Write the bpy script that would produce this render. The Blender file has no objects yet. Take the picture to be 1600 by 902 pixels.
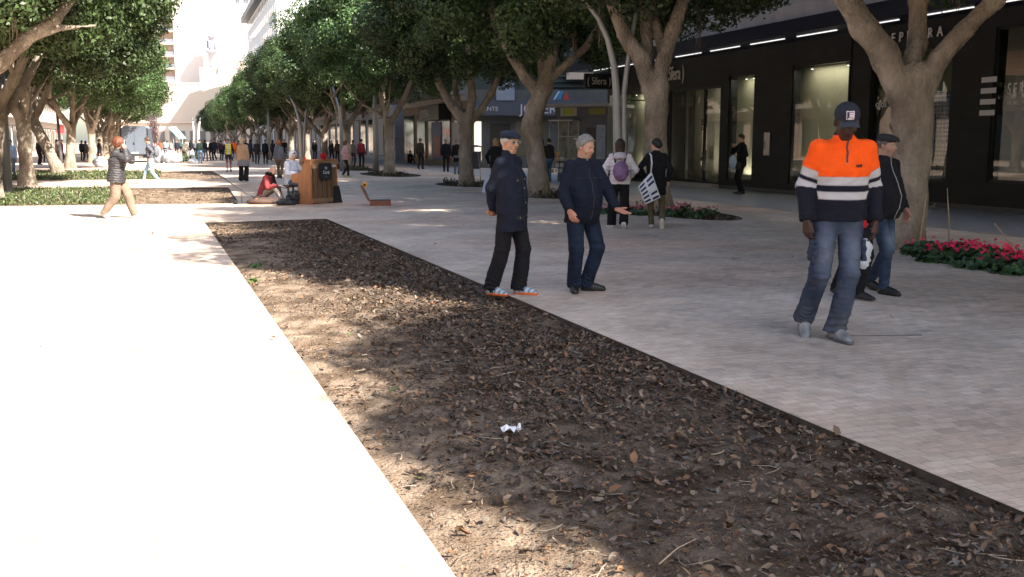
import bpy, math, random, numpy as np
from mathutils import Vector, Matrix, geometry
random.seed(7); RNG = np.random.default_rng(7)
C = bpy.context.scene.collection
R = math.radians
# ------------------------------------------------------------------ camera geometry
F = 1556.; HZ = 221.; VX = 270.; CH = 1.58
PIT = math.atan((451 - HZ) / F); YAW = math.atan((800 - VX) * math.cos(PIT) / F)
FW = np.array([math.sin(YAW) * math.cos(PIT), math.cos(YAW) * math.cos(PIT), -math.sin(PIT)])
FH = np.array([math.sin(YAW), math.cos(YAW), 0.])
RT = np.array([math.cos(YAW), -math.sin(YAW), 0.])
UP = np.cross(RT, FW)
def ray(px, py): return FW * F + RT * (px - 800) - UP * (py - 451)
def g(px, py, z=0.):
    d = ray(px, py); t = (z - CH) / d[2]; return np.array([d[0] * t, d[1] * t, z])
def xp(px, py, X):
    d = ray(px, py); t = X / d[0]; return np.array([X, d[1] * t, CH + d[2] * t])
def fp(px, py, D):            # point on the upright plane D metres ahead of the lens
    d = ray(px, py); t = D / (d @ FH); return np.array([0, 0, CH]) + d * t

# ------------------------------------------------------------------ materials
def mat(name, col=(.5, .5, .5), rough=.8, metal=0., var=0., vscale=3., bump=0., bscale=30., vcol=False,
        island=0., spec=.5, emit=None, estr=0., dark=None, trans=0., sheen=0., stretch=(1, 1, 1), detail=4., objr=0.):
    m = bpy.data.materials.new(name); m.use_nodes = True
    nt = m.node_tree; N = nt.nodes; L = nt.links; N.clear()
    out = N.new('ShaderNodeOutputMaterial'); b = N.new('ShaderNodeBsdfPrincipled')
    b.inputs['Roughness'].default_value = rough; b.inputs['Metallic'].default_value = metal
    b.inputs['Specular IOR Level'].default_value = spec
    if sheen: b.inputs['Sheen Weight'].default_value = sheen
    L.new(b.outputs[0], out.inputs[0])
    tc = N.new('ShaderNodeTexCoord'); mp = N.new('ShaderNodeMapping'); mp.inputs['Scale'].default_value = stretch
    L.new(tc.outputs['Object'], mp.inputs[0])
    src = None
    if vcol:
        a = N.new('ShaderNodeAttribute'); a.attribute_name = 'col'; src = a.outputs['Color']
    else:
        a = N.new('ShaderNodeRGB'); a.outputs[0].default_value = (*col, 1); src = a.outputs[0]
    if dark is not None:
        n = N.new('ShaderNodeTexNoise'); n.inputs['Scale'].default_value = vscale * .6; n.inputs['Detail'].default_value = 6
        L.new(mp.outputs[0], n.inputs[0])
        r = N.new('ShaderNodeMapRange'); r.inputs[1].default_value = .42; r.inputs[2].default_value = .62
        L.new(n.outputs[0], r.inputs[0])
        mx = N.new('ShaderNodeMix'); mx.data_type = 'RGBA'; L.new(r.outputs[0], mx.inputs[0])
        L.new(src, mx.inputs[6]); mx.inputs[7].default_value = (*dark, 1); src = mx.outputs[2]
    if var:
        n = N.new('ShaderNodeTexNoise'); n.inputs['Scale'].default_value = vscale; n.inputs['Detail'].default_value = detail
        n.inputs['Roughness'].default_value = .65
        L.new(mp.outputs[0], n.inputs[0])
        r = N.new('ShaderNodeMapRange'); r.inputs[1].default_value = .25; r.inputs[2].default_value = .75
        r.inputs[3].default_value = 1 - var; r.inputs[4].default_value = 1 + var
        L.new(n.outputs[0], r.inputs[0])
        mx = N.new('ShaderNodeVectorMath'); mx.operation = 'SCALE'
        L.new(src, mx.inputs[0]); L.new(r.outputs[0], mx.inputs['Scale']); src = mx.outputs[0]
    if objr:
        oi = N.new('ShaderNodeObjectInfo'); r = N.new('ShaderNodeMapRange'); r.inputs[3].default_value = 1 - objr; r.inputs[4].default_value = 1 + objr
        L.new(oi.outputs['Random'], r.inputs[0]); hv_ = N.new('ShaderNodeHueSaturation'); L.new(src, hv_.inputs['Color']); L.new(r.outputs[0], hv_.inputs['Value'])
        r = N.new('ShaderNodeMapRange'); r.inputs[3].default_value = .475; r.inputs[4].default_value = .5; L.new(oi.outputs['Random'], r.inputs[0]); L.new(r.outputs[0], hv_.inputs['Hue']); src = hv_.outputs[0]
    if island:
        gm = N.new('ShaderNodeNewGeometry'); r = N.new('ShaderNodeMapRange')
        r.inputs[3].default_value = 1 - island; r.inputs[4].default_value = 1 + island
        L.new(gm.outputs['Random Per Island'], r.inputs[0])
        mx = N.new('ShaderNodeVectorMath'); mx.operation = 'SCALE'
        L.new(src, mx.inputs[0]); L.new(r.outputs[0], mx.inputs['Scale']); src = mx.outputs[0]
    L.new(src, b.inputs['Base Color'])
    if bump:
        n = N.new('ShaderNodeTexNoise'); n.inputs['Scale'].default_value = bscale; n.inputs['Detail'].default_value = 5
        L.new(mp.outputs[0], n.inputs[0])
        bp = N.new('ShaderNodeBump'); bp.inputs['Strength'].default_value = min(1, bump); bp.inputs['Distance'].default_value = .02
        L.new(n.outputs[0], bp.inputs['Height']); L.new(bp.outputs[0], b.inputs['Normal'])
    if emit is not None:
        b.inputs['Emission Color'].default_value = (*emit, 1); b.inputs['Emission Strength'].default_value = estr
    if trans:
        t = N.new('ShaderNodeBsdfTranslucent'); s = N.new('ShaderNodeMixShader'); s.inputs[0].default_value = trans
        hs = N.new('ShaderNodeHueSaturation'); hs.inputs['Saturation'].default_value = 1.15; hs.inputs['Value'].default_value = 1.9
        hs.inputs['Hue'].default_value = .48
        L.new(src, hs.inputs['Color']); L.new(hs.outputs[0], t.inputs[0])
        L.new(b.outputs[0], s.inputs[1]); L.new(t.outputs[0], s.inputs[2]); L.new(s.outputs[0], out.inputs[0])
    return m
_mc = {}
def M(name, *a, **k):
    if name not in _mc: _mc[name] = mat(name, *a, **k)
    return _mc[name]

# ------------------------------------------------------------------ object helpers
def tag(o, label=None, cat=None, group=None, kind=None):
    if label: o['label'] = label
    if cat: o['category'] = cat
    if group: o['group'] = group
    if kind: o['kind'] = kind
    return o
def empty(name, loc=(0, 0, 0), rz=0., label=None, cat=None, group=None):
    o = bpy.data.objects.new(name, None); C.objects.link(o); o.location = Vector(loc); o.rotation_euler = (0, 0, rz)
    o.empty_display_size = .2
    return tag(o, label, cat, group)
def link(name, me, parent=None, m=None):
    o = bpy.data.objects.new(name, me); C.objects.link(o)
    if m is not None:
        me.materials.clear(); me.materials.append(m)
    if parent is not None: o.parent = parent
    return o
def np_mesh(name, V, Q, col=None, smooth=True, k=4):
    me = bpy.data.meshes.new(name); V = np.ascontiguousarray(V, dtype=np.float32); Q = np.ascontiguousarray(Q, dtype=np.int32)
    me.vertices.add(len(V)); me.vertices.foreach_set('co', V.ravel())
    me.loops.add(Q.size); me.loops.foreach_set('vertex_index', Q.ravel())
    me.polygons.add(len(Q)); me.polygons.foreach_set('loop_start', np.arange(0, Q.size, k, dtype=np.int32))
    me.polygons.foreach_set('loop_total', np.full(len(Q), k, dtype=np.int32))
    me.update(calc_edges=True)
    if smooth: me.polygons.foreach_set('use_smooth', np.ones(len(Q), dtype=bool))
    if col is not None:
        a = me.color_attributes.new('col', 'FLOAT_COLOR', 'POINT')
        c = np.ones((len(V), 4), dtype=np.float32); c[:, :3] = col; a.data.foreach_set('color', c.ravel())
    return me
def copy_tree(o, parent=None):
    c = o.copy(); C.objects.link(c); c.parent = parent
    for ch in list(o.children): copy_tree(ch, c)
    return c
class MB:
    def __init__(s): s.v = []; s.f = []; s.c = []; s.cur = None; s.sm = []
    def col(s, c): s.cur = c; return s
    def add(s, vs, fs, smooth=False):
        o = len(s.v); s.v += [tuple(map(float, v)) for v in vs]; s.f += [tuple(i + o for i in f) for f in fs]
        s.c += [s.cur] * len(vs); s.sm += [smooth] * len(fs); return s
    def box(s, x0, x1, y0, y1, z0, z1, X=None):
        vs = [(x, y, z) for z in (z0, z1) for y in (y0, y1) for x in (x0, x1)]
        if X is not None: vs = [X(Vector(v)) for v in vs]
        return s.add(vs, [(0, 2, 3, 1), (4, 5, 7, 6), (0, 1, 5, 4), (2, 6, 7, 3), (0, 4, 6, 2), (1, 3, 7, 5)])
    def quad(s, a, b, c, d): return s.add([a, b, c, d], [(0, 1, 2, 3)])
    def tube(s, pts, rad, n=8, cap=True):
        pts = [np.array(p, float) for p in pts]; rs = rad if hasattr(rad, '__len__') else [rad] * len(pts)
        rings = []; pu = None
        for i, p in enumerate(pts):
            t = pts[min(i + 1, len(pts) - 1)] - pts[max(i - 1, 0)]; t /= np.linalg.norm(t) + 1e-9
            if pu is None: pu = np.cross(t, [0, 0, 1.]) if abs(t[2]) < .9 else np.cross(t, [1., 0, 0])
            u = pu - t * (pu @ t); u /= np.linalg.norm(u) + 1e-9; w = np.cross(t, u); pu = u
            rings += [p + rs[i] * (math.cos(2 * math.pi * j / n) * u + math.sin(2 * math.pi * j / n) * w) for j in range(n)]
        fs = [(i * n + j, i * n + (j + 1) % n, (i + 1) * n + (j + 1) % n, (i + 1) * n + j) for i in range(len(pts) - 1) for j in range(n)]
        s.add(rings, fs, True)
        if cap:
            o = len(s.v) - len(rings); s.f.append(tuple(o + j for j in range(n))[::-1]); s.sm.append(False)
            s.f.append(tuple(o + (len(pts) - 1) * n + j for j in range(n))); s.sm.append(False)
        return s
    def lathe(s, prof, c=(0, 0, 0), n=16):
        vs = [(c[0] + r * math.cos(2 * math.pi * j / n), c[1] + r * math.sin(2 * math.pi * j / n), c[2] + z) for r, z in prof for j in range(n)]
        fs = [(i * n + j, i * n + (j + 1) % n, (i + 1) * n + (j + 1) % n, (i + 1) * n + j) for i in range(len(prof) - 1) for j in range(n)]
        return s.add(vs, fs, True)
    def build(s, name, m=None, parent=None):
        me = bpy.data.meshes.new(name); me.from_pydata(s.v, [], s.f); me.update()
        me.polygons.foreach_set('use_smooth', s.sm)
        if any(c is not None for c in s.c):
            a = me.color_attributes.new('col', 'FLOAT_COLOR', 'POINT')
            a.data.foreach_set('color', [x for c in s.c for x in (*(c or (1, 1, 1)), 1.)])
        return link(name, me, parent, m)
def text(name, body, size, m, parent, loc, rot, ext=.01, xs=1., align='LEFT', spacing=1.):
    cu = bpy.data.curves.new(name, 'FONT'); cu.body = body; cu.size = size; cu.extrude = ext; cu.align_x = align
    cu.space_character = spacing
    tmp = bpy.data.objects.new(name, cu); C.objects.link(tmp)
    dg = bpy.context.evaluated_depsgraph_get(); me = bpy.data.meshes.new_from_object(tmp.evaluated_get(dg))
    bpy.data.objects.remove(tmp); o = link(name, me, parent, m)
    o.matrix_local = Matrix.Translation(loc) @ rot.to_4x4() @ Matrix.Diagonal((xs, 1, 1, 1))
    return o
ROT_MX = Matrix(((0, 0, -1), (-1, 0, 0), (0, 1, 0)))         # lettering that faces -X
def rot_from(x, n):                                          # lettering with baseline x and normal n
    x = Vector(x).normalized(); n = Vector(n).normalized(); y = n.cross(x)
    return Matrix((x, y, n)).transposed()

# ------------------------------------------------------------------ implicit surfaces
def snoise(p, sc, seed=0):
    r = np.random.default_rng(seed); out = np.zeros(len(p)); q = p * sc
    for i in range(4):
        k = r.normal(size=3); k /= np.linalg.norm(k); m2 = r.normal(size=3)
        out += np.sin(q @ k * (1 + .4 * i) * 2 * math.pi + 1.6 * np.sin(q @ m2 * 2.2 + r.uniform(0, 6)) + r.uniform(0, 6))
    return out / 4
class Fld:
    def __init__(s): s.p = []; s.noise = None; s.clip = []
    def cap(s, a, b, ra, rb, k=.02, op='u', f0=None, f1=None):
        a = np.array(a, float); b = np.array(b, float); r = max(ra, rb)
        s.p.append(('c', op, k, np.minimum(a, b) - r, np.maximum(a, b) + r, (a, b, ra, rb, f0, f1))); return s
    def ell(s, c, r, Rm=None, k=.02, op='u'):
        c = np.array(c, float); r = np.array(r, float); Rm = np.eye(3) if Rm is None else np.array(Rm)
        e = np.sqrt((Rm ** 2) @ (r ** 2)); s.p.append(('e', op, k, c - e, c + e, (c, r, Rm))); return s
    def loft(s, o, Rm, secs, k=.02, op='u', e=2.3):
        o = np.array(o, float); Rm = np.array(Rm, float); S = np.array(secs, float)
        pts = []
        for q in S:
            for i in (-1, 1):
                for j in (-1, 1): pts.append(o + Rm @ np.array([q[1] + i * q[3], q[2] + j * q[4], q[0]]))
        pts = np.array(pts); s.p.append(('l', op, k, pts.min(0), pts.max(0), (o, Rm, S, e))); return s
    def plane(s, o, n, k=.005): s.clip.append((np.array(o, float), np.array(n, float), k)); return s
    def _ev(s, kind, d, P):
        if kind == 'c':
            a, b, ra, rb, f0, f1 = d; ab = b - a; L = np.linalg.norm(ab) + 1e-9; u = ab / L
            q = P - a; t = q @ u; tt = np.clip(t, 0, L)
            r = ra + (rb - ra) * tt / L; v = np.linalg.norm(q - tt[..., None] * u, axis=-1) - r
            if f0 is not None: v = np.maximum(v, -t + f0)
            if f1 is not None: v = np.maximum(v, t - L - f1)
            return v
        if kind == 'e':
            c, r, Rm = d; q = (P - c) @ Rm; k0 = np.linalg.norm(q / r, axis=-1); k1 = np.linalg.norm(q / r ** 2, axis=-1) + 1e-9
            return k0 * (k0 - 1) / k1
        o, Rm, S, e = d; q = (P - o) @ Rm; z = q[..., 2]
        cx = np.interp(z, S[:, 0], S[:, 1]); cy = np.interp(z, S[:, 0], S[:, 2])
        wx = np.interp(z, S[:, 0], S[:, 3]); wy = np.interp(z, S[:, 0], S[:, 4])
        k0 = ((np.abs(q[..., 0] - cx) / wx) ** e + (np.abs(q[..., 1] - cy) / wy) ** e) ** (1 / e)
        v = (k0 - 1) * np.minimum(wx, wy)
        return np.maximum(v, np.maximum(S[0, 0] - z, z - S[-1, 0]))
    def mesh(s, h):
        us = [q for q in s.p if q[1] == 'u']
        lo = np.min([q[3] for q in us], 0) - 3 * h - .01; hi = np.max([q[4] for q in us], 0) + 3 * h + .01
        n = np.ceil((hi - lo) / h).astype(int) + 1; G = np.full(n, .5, dtype=np.float32)
        for kind, op, k, a, b, d in s.p:
            m = k + 2.5 * h
            i0 = np.clip(np.floor((a - m - lo) / h).astype(int), 0, n); i1 = np.clip(np.ceil((b + m - lo) / h).astype(int) + 1, 0, n)
            if np.any(i1 <= i0): continue
            ax = [lo[i] + h * np.arange(i0[i], i1[i]) for i in range(3)]
            P = np.stack(np.meshgrid(*ax, indexing='ij'), -1)
            v = s._ev(kind, d, P); sl = tuple(slice(i0[i], i1[i]) for i in range(3)); A = G[sl]
            if op == 'u':
                hh = np.clip(.5 + .5 * (A - v) / k, 0, 1); G[sl] = A * (1 - hh) + v * hh - k * hh * (1 - hh)
            else:
                hh = np.clip(.5 - .5 * (A + v) / k, 0, 1); G[sl] = A * (1 - hh) - v * hh + k * hh * (1 - hh)
        if s.clip or s.noise:
            idx = np.nonzero(np.abs(G) < (2.5 * h + .03)); P = lo + h * np.stack(idx, -1); v = G[idx]
            if s.noise: v = v + s.noise(P)
            for o, nn, k in s.clip:
                w = (P - o) @ nn; hh = np.clip(.5 + .5 * (w - v) / k, 0, 1); v = v * (1 - hh) + w * hh + k * hh * (1 - hh)
            G[idx] = v
            if s.clip:
                deep = np.nonzero(G < -(2.5 * h + .03))
                if len(deep[0]):
                    P = lo + h * np.stack(deep, -1)
                    for o, nn, k in s.clip: G[deep] = np.maximum(G[deep], (P - o) @ nn)
        return nets(G, lo, h)
def nets(G, lo, h):
    S = G < 0
    c = [S[:-1, :-1, :-1], S[1:, :-1, :-1], S[:-1, 1:, :-1], S[1:, 1:, :-1], S[:-1, :-1, 1:], S[1:, :-1, 1:], S[:-1, 1:, 1:], S[1:, 1:, 1:]]
    cnt = np.zeros(c[0].shape, np.int8)
    for q in c: cnt += q
    act = (cnt > 0) & (cnt < 8); I = np.nonzero(act); nv = len(I[0])
    if nv == 0: return np.zeros((0, 3)), np.zeros((0, 4), int)
    ids = np.full(act.shape, -1, np.int32); ids[I] = np.arange(nv)
    off = [(0, 0, 0), (1, 0, 0), (0, 1, 0), (1, 1, 0), (0, 0, 1), (1, 0, 1), (0, 1, 1), (1, 1, 1)]
    val = [G[I[0] + o[0], I[1] + o[1], I[2] + o[2]] for o in off]
    acc = np.zeros((nv, 3)); w = np.zeros(nv)
    for a, b in ((0, 1), (2, 3), (4, 5), (6, 7), (0, 2), (1, 3), (4, 6), (5, 7), (0, 4), (1, 5), (2, 6), (3, 7)):
        va, vb = val[a], val[b]; x = (va < 0) != (vb < 0); t = np.where(x, va / np.where(x, va - vb, 1), 0)
        oa = np.array(off[a]); ob = np.array(off[b]); acc += np.where(x[:, None], oa + t[:, None] * (ob - oa), 0); w += x
    V = lo + h * (np.stack(I, -1) + acc / w[:, None])
    Q = []
    for ax in range(3):
        sl0 = [slice(None)] * 3; sl1 = [slice(None)] * 3; sl0[ax] = slice(0, -1); sl1[ax] = slice(1, None)
        A = S[tuple(sl0)]; B = S[tuple(sl1)]; o = [i for i in range(3) if i != ax]
        E = np.array(np.nonzero(A != B)).T
        sh = np.array(act.shape); ok = np.ones(len(E), bool)
        for q in o: ok &= (E[:, q] > 0) & (E[:, q] < sh[q])
        E = E[ok]; a = A[tuple(E.T)]
        e1 = np.zeros(3, int); e1[o[0]] = 1; e2 = np.zeros(3, int); e2[o[1]] = 1
        q = np.stack([ids[tuple((E - e1 - e2).T)], ids[tuple((E - e2).T)], ids[tuple(E.T)], ids[tuple((E - e1).T)]], -1)
        fl = a if ax != 1 else ~a
        q[~fl] = q[~fl][:, ::-1]; Q.append(q)
    return V, np.concatenate(Q)
SUN_E, SKY_S, EXPO, SHOP_E = 5., .1, 1.95, 1.8
# ------------------------------------------------------------------ people
def rotm(yaw=0, pitch=0, roll=0):     # yaw + = to the person's right, pitch + = forward/down, in degrees
    return np.array(Matrix.Rotation(-R(yaw), 3, 'Z') @ Matrix.Rotation(-R(pitch), 3, 'X') @ Matrix.Rotation(R(roll), 3, 'Y'))
def ik(a, c, l1, l2, hint):
    a = np.array(a, float); c = np.array(c, float); d = c - a; L = np.linalg.norm(d)
    if L > (l1 + l2) * .995: c = a + d / L * (l1 + l2) * .995; d = c - a; L = np.linalg.norm(d)
    x = (L * L + l1 * l1 - l2 * l2) / (2 * L); y = math.sqrt(max(l1 * l1 - x * x, 0)); u = d / L
    h = np.array(hint, float); h = h - u * (h @ u); h /= np.linalg.norm(h) + 1e-9
    return a + u * x + h * y, c
def hand(Fd, w, d, n, side, pose, coarse):
    w = np.array(w, float); d = np.array(d, float); d /= np.linalg.norm(d); n = np.array(n, float); n = n - d * (n @ d); n /= np.linalg.norm(n)
    t = np.cross(d, n) * side
    if coarse:
        Fd.cap(w, w + d * .09, .026, .03, .02).cap(w + d * .09, w + d * .15 + n * .02, .028, .018, .02)
        Fd.cap(w + d * .03 + t * .02, w + d * .09 + t * .045, .014, .012, .01); return
    curl = {'relax': (25, 60), 'open': (-3, 10), 'fist': (75, 160), 'hold': (50, 110)}[pose]
    for i, (o, L) in enumerate(((.031, .95), (.010, 1.05), (-.011, 1.), (-.030, .8))):
        k0 = w + d * (.088 - .004 * abs(i - 1)) + t * o; Fd.cap(w + t * o * .55, k0, .017, .0125, .014)
        c1 = R(curl[0] + 4 * i); c2 = R(curl[1] + 6 * i); sp = t * (o * 1.6 if pose == 'open' else o * .2)
        e1 = d * math.cos(c1) + n * math.sin(c1) + sp; e2 = d * math.cos(c2) + n * math.sin(c2) + sp
        k1 = k0 + e1 * .042 * L; k2 = k1 + e2 * .038 * L
        Fd.cap(k0, k1, .0108, .0098, .004).cap(k1, k2, .0098, .0078, .004)
    th = .9 if pose == 'open' else .45
    b0 = w + d * .022 + t * .02; b1 = b0 + (d * .75 + t * th + n * .15) * .045; b2 = b1 + (d * .95 + t * th * .6 + n * .25) * .034
    Fd.cap(b0, b1, .017, .0125, .014).cap(b1, b2, .0118, .0088, .005)
HL = dict(cran=((0, -.012, .03), (.077, .098, .09)), face=((0, .02, -.03), (.062, .07, .086)))
def head_prims(Fd, hc, Rh, N, female, coarse):
    T = lambda p: hc + Rh @ np.array(p, float)
    Fd.ell(T(HL['cran'][0]), HL['cran'][1], Rh, .02).ell(T(HL['face'][0]), HL['face'][1], Rh, .03)
    Fd.cap(T((0, -.03, -.06)), N, .052 if female else .06, .06 if female else .068, .03)
    if coarse:
        Fd.cap(T((0, .092, -.012)), T((0, .103, -.03)), .01, .013, .01); return
    Fd.cap(T((-.02, .052, -.1)), T((.02, .052, -.1)), .017, .017, .025)                     # chin
    Fd.cap(T((-.034, .078, .02)), T((.034, .078, .02)), .011, .011, .02)                    # brow
    for s in (-1, 1):
        Fd.ell(T((s * .033, .094, -.002)), (.017, .014, .012), Rh, .012, 's')               # eye socket
        Fd.ell(T((s * .031, .076, -.003)), (.0135, .0125, .011), Rh, .004)                  # eyeball
        Fd.ell(T((s * .04, .058, -.035)), (.022, .026, .02), Rh, .02)                       # cheek
        Fd.ell(T((s * .078, -.008, -.008)), (.011, .02, .034), Rh @ rotm(s * 18), .008)      # ear
    Fd.cap(T((0, .088, .005)), T((0, .108, -.031)), .0085, .0125, .01)                      # nose
    Fd.cap(T((-.012, .094, -.035)), T((.012, .094, -.035)), .0095, .0095, .008)
    Fd.cap(T((-.018, .083, -.061)), T((.018, .083, -.061)), .0078, .0078, .006)             # lips
    Fd.cap(T((-.015, .08, -.073)), T((.015, .08, -.073)), .0085, .0085, .006)
def skin_paint(V, hc, Rh, skin, stub=0.):
    q = (V - hc) @ Rh; c = np.tile(np.array(skin, float), (len(V), 1)); f = q[:, 1] > .05
    def blob(cx, cz, rx, rz, colr, a=1., y0=.05):
        nonlocal c
        d = ((np.abs(q[:, 0]) - cx) / rx) ** 2 + ((q[:, 2] - cz) / rz) ** 2
        w = np.clip(1.35 - d, 0, 1)[:, None] * a * (q[:, 1] > y0)[:, None]
        c = c * (1 - w) + np.array(colr) * w
    s = np.array(skin)
    if stub: blob(0, -.085, .06, .035, s * (.72, .76, .8), stub, .0)
    blob(.04, -.03, .022, .018, s * (1.08, .82, .78), .5)
    blob(0, -.066, .024, .0095, s * (.95, .6, .58), .85)
    blob(0, -.0665, .02, .0025, s * .35, .8)
    blob(.031, -.003, .013, .0065, (.6, .56, .52) if s[0] > .2 else (.3, .27, .24), .9, .07)
    blob(.031, -.003, .0065, .0065, (.02, .012, .01), 1., .07)
    blob(.031, .006, .015, .0028, s * .3, .8, .07)
    blob(.031, -.018, .014, .004, s * .75, .5, .07)
    ear = (np.abs(q[:, 0]) > .07); c[ear] *= (1.05, .85, .82)
    return c
def hair_mesh(style, Rh, vox, cut=(.085, .07, -.03, -.05), grow=.012):
    h = Fld(); I = np.eye(3); c0, r0 = HL['cran']; r = np.array(r0) + grow
    if style == 'short': h.ell(c0, r)
    elif style == 'grey':
        h.ell((0, -.014, .034), r + (.004, .002, .006)); 
        for i in range(26):
            a = RNG.uniform(-1.1, 1.1); y = RNG.uniform(-.08, .07)
            p = np.array((math.sin(a) * .078, y, .035 + math.cos(a) * .082)); h.cap(p, p + np.array((.012 * math.sin(a) + .01, -.03, -.004)), .009, .005, .006)
    elif style == 'bald':
        h.ell(c0, r - .003); h.plane((0, 0, .045), (0, 0, 1), .01)
    elif style == 'bob':
        h.ell(c0, r + .008); h.loft((0, -.02, 0), I, [(-.15, 0, -.01, .075, .06), (-.1, 0, 0, .095, .078), (0, 0, 0, .096, .085), (.06, 0, 0, .08, .08)], .03)
    elif style == 'curly':
        h.ell((0, -.015, .03), r + .02); h.ell((0, -.035, -.03), (.095, .075, .08), None, .03)
        for i in range(110):
            v = RNG.normal(size=3); v /= np.linalg.norm(v); v[1] = v[1] * .8 - .15
            h.ell(np.array((0, -.02, .01)) + v * (.098, .102, .108) * RNG.uniform(.9, 1.16), RNG.uniform(.01, .024, 3), None, .006)
    elif style == 'long':
        h.ell(c0, r + .006); h.loft((0, -.03, 0), I, [(-.34, 0, -.045, .05, .025), (-.25, 0, -.045, .085, .035), (-.12, 0, -.03, .09, .05), (0, 0, 0, .092, .075), (.06, 0, 0, .08, .07)], .03)
    elif style == 'bun':
        h.ell(c0, r + .004); h.ell((0, -.1, .0), (.05, .045, .045), None, .02); h.ell((0, -.06, -.03), (.06, .05, .05), None, .02)
    elif style == 'tail':
        h.ell(c0, r + .004); h.cap((0, -.1, .03), (0, -.12, -.1), .028, .022, .02).cap((0, -.12, -.1), (0, -.1, -.2), .022, .01, .02)
    y1, z1, y2, z2 = cut
    nn = np.array((0, z1 - z2, -(y1 - y2))); nn /= np.linalg.norm(nn)
    h.plane((0, y1, z1), nn, .01)
    if style in ('bob', 'long', 'curly'):                           # hair falls in front of the ears too
        h.clip.clear()
        h.ell((0, .085, -.045), (.064, .06, .1), None, .012, 's')
    h.noise = lambda P: (.0035 * snoise(P * (1, .35, .5), 26, 4) + .003 * snoise(P, 12, 6)) * (1 if vox < .01 else .4)
    return h.mesh(vox)
def shoe_mesh(vox, L=1., boot=False, sole=False):
    s = Fld(); e = .006 if sole else 0
    s.cap((0, -.055, .035), (.0, .05, .035), .038 + e, .042 + e, .02).cap((0, .05, .035), (.004, .155 * L, .026), .042 + e, .034 + e, .02)
    if not sole:
        s.cap((0, -.03, .05), (0, -.035, .14 if boot else .085), .045, .042, .03).cap((0, .0, .07), (0, .1, .045), .034, .03, .03)
        s.plane((0, 0, .016), (0, 0, -1), .002).plane((0, 0, .16 if boot else .1), (0, 0, 1), .004)
    else:
        s.plane((0, 0, 0), (0, 0, -1), .002).plane((0, 0, .03), (0, 0, 1), .003)
    return s.mesh(vox)
CLOTH = lambda: M('cloth', rough=.9, vcol=True, var=.12, vscale=9, bump=.25, bscale=120, spec=.2)
PUFF = lambda: M('puffer_shell', rough=.6, vcol=True, var=.08, vscale=9, bump=.2, bscale=40, spec=.5)
DENIM = lambda: M('denim', rough=.95, vcol=True, var=.3, vscale=7, bump=.3, bscale=180, spec=.15)
SKIN = lambda: M('skin', rough=.55, vcol=True, var=.05, vscale=30, bump=.08, bscale=160, spec=.4)
HAIR = lambda: M('hair', rough=.6, vcol=True, var=.35, vscale=60, stretch=(1, 1, .15), spec=.4)
LEATH = lambda: M('shoe_leather', rough=.5, vcol=True, var=.2, vscale=30, bump=.1, bscale=60)
def colr(me_V, c): return np.tile(np.array(c, float), (len(me_V), 1))
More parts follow.
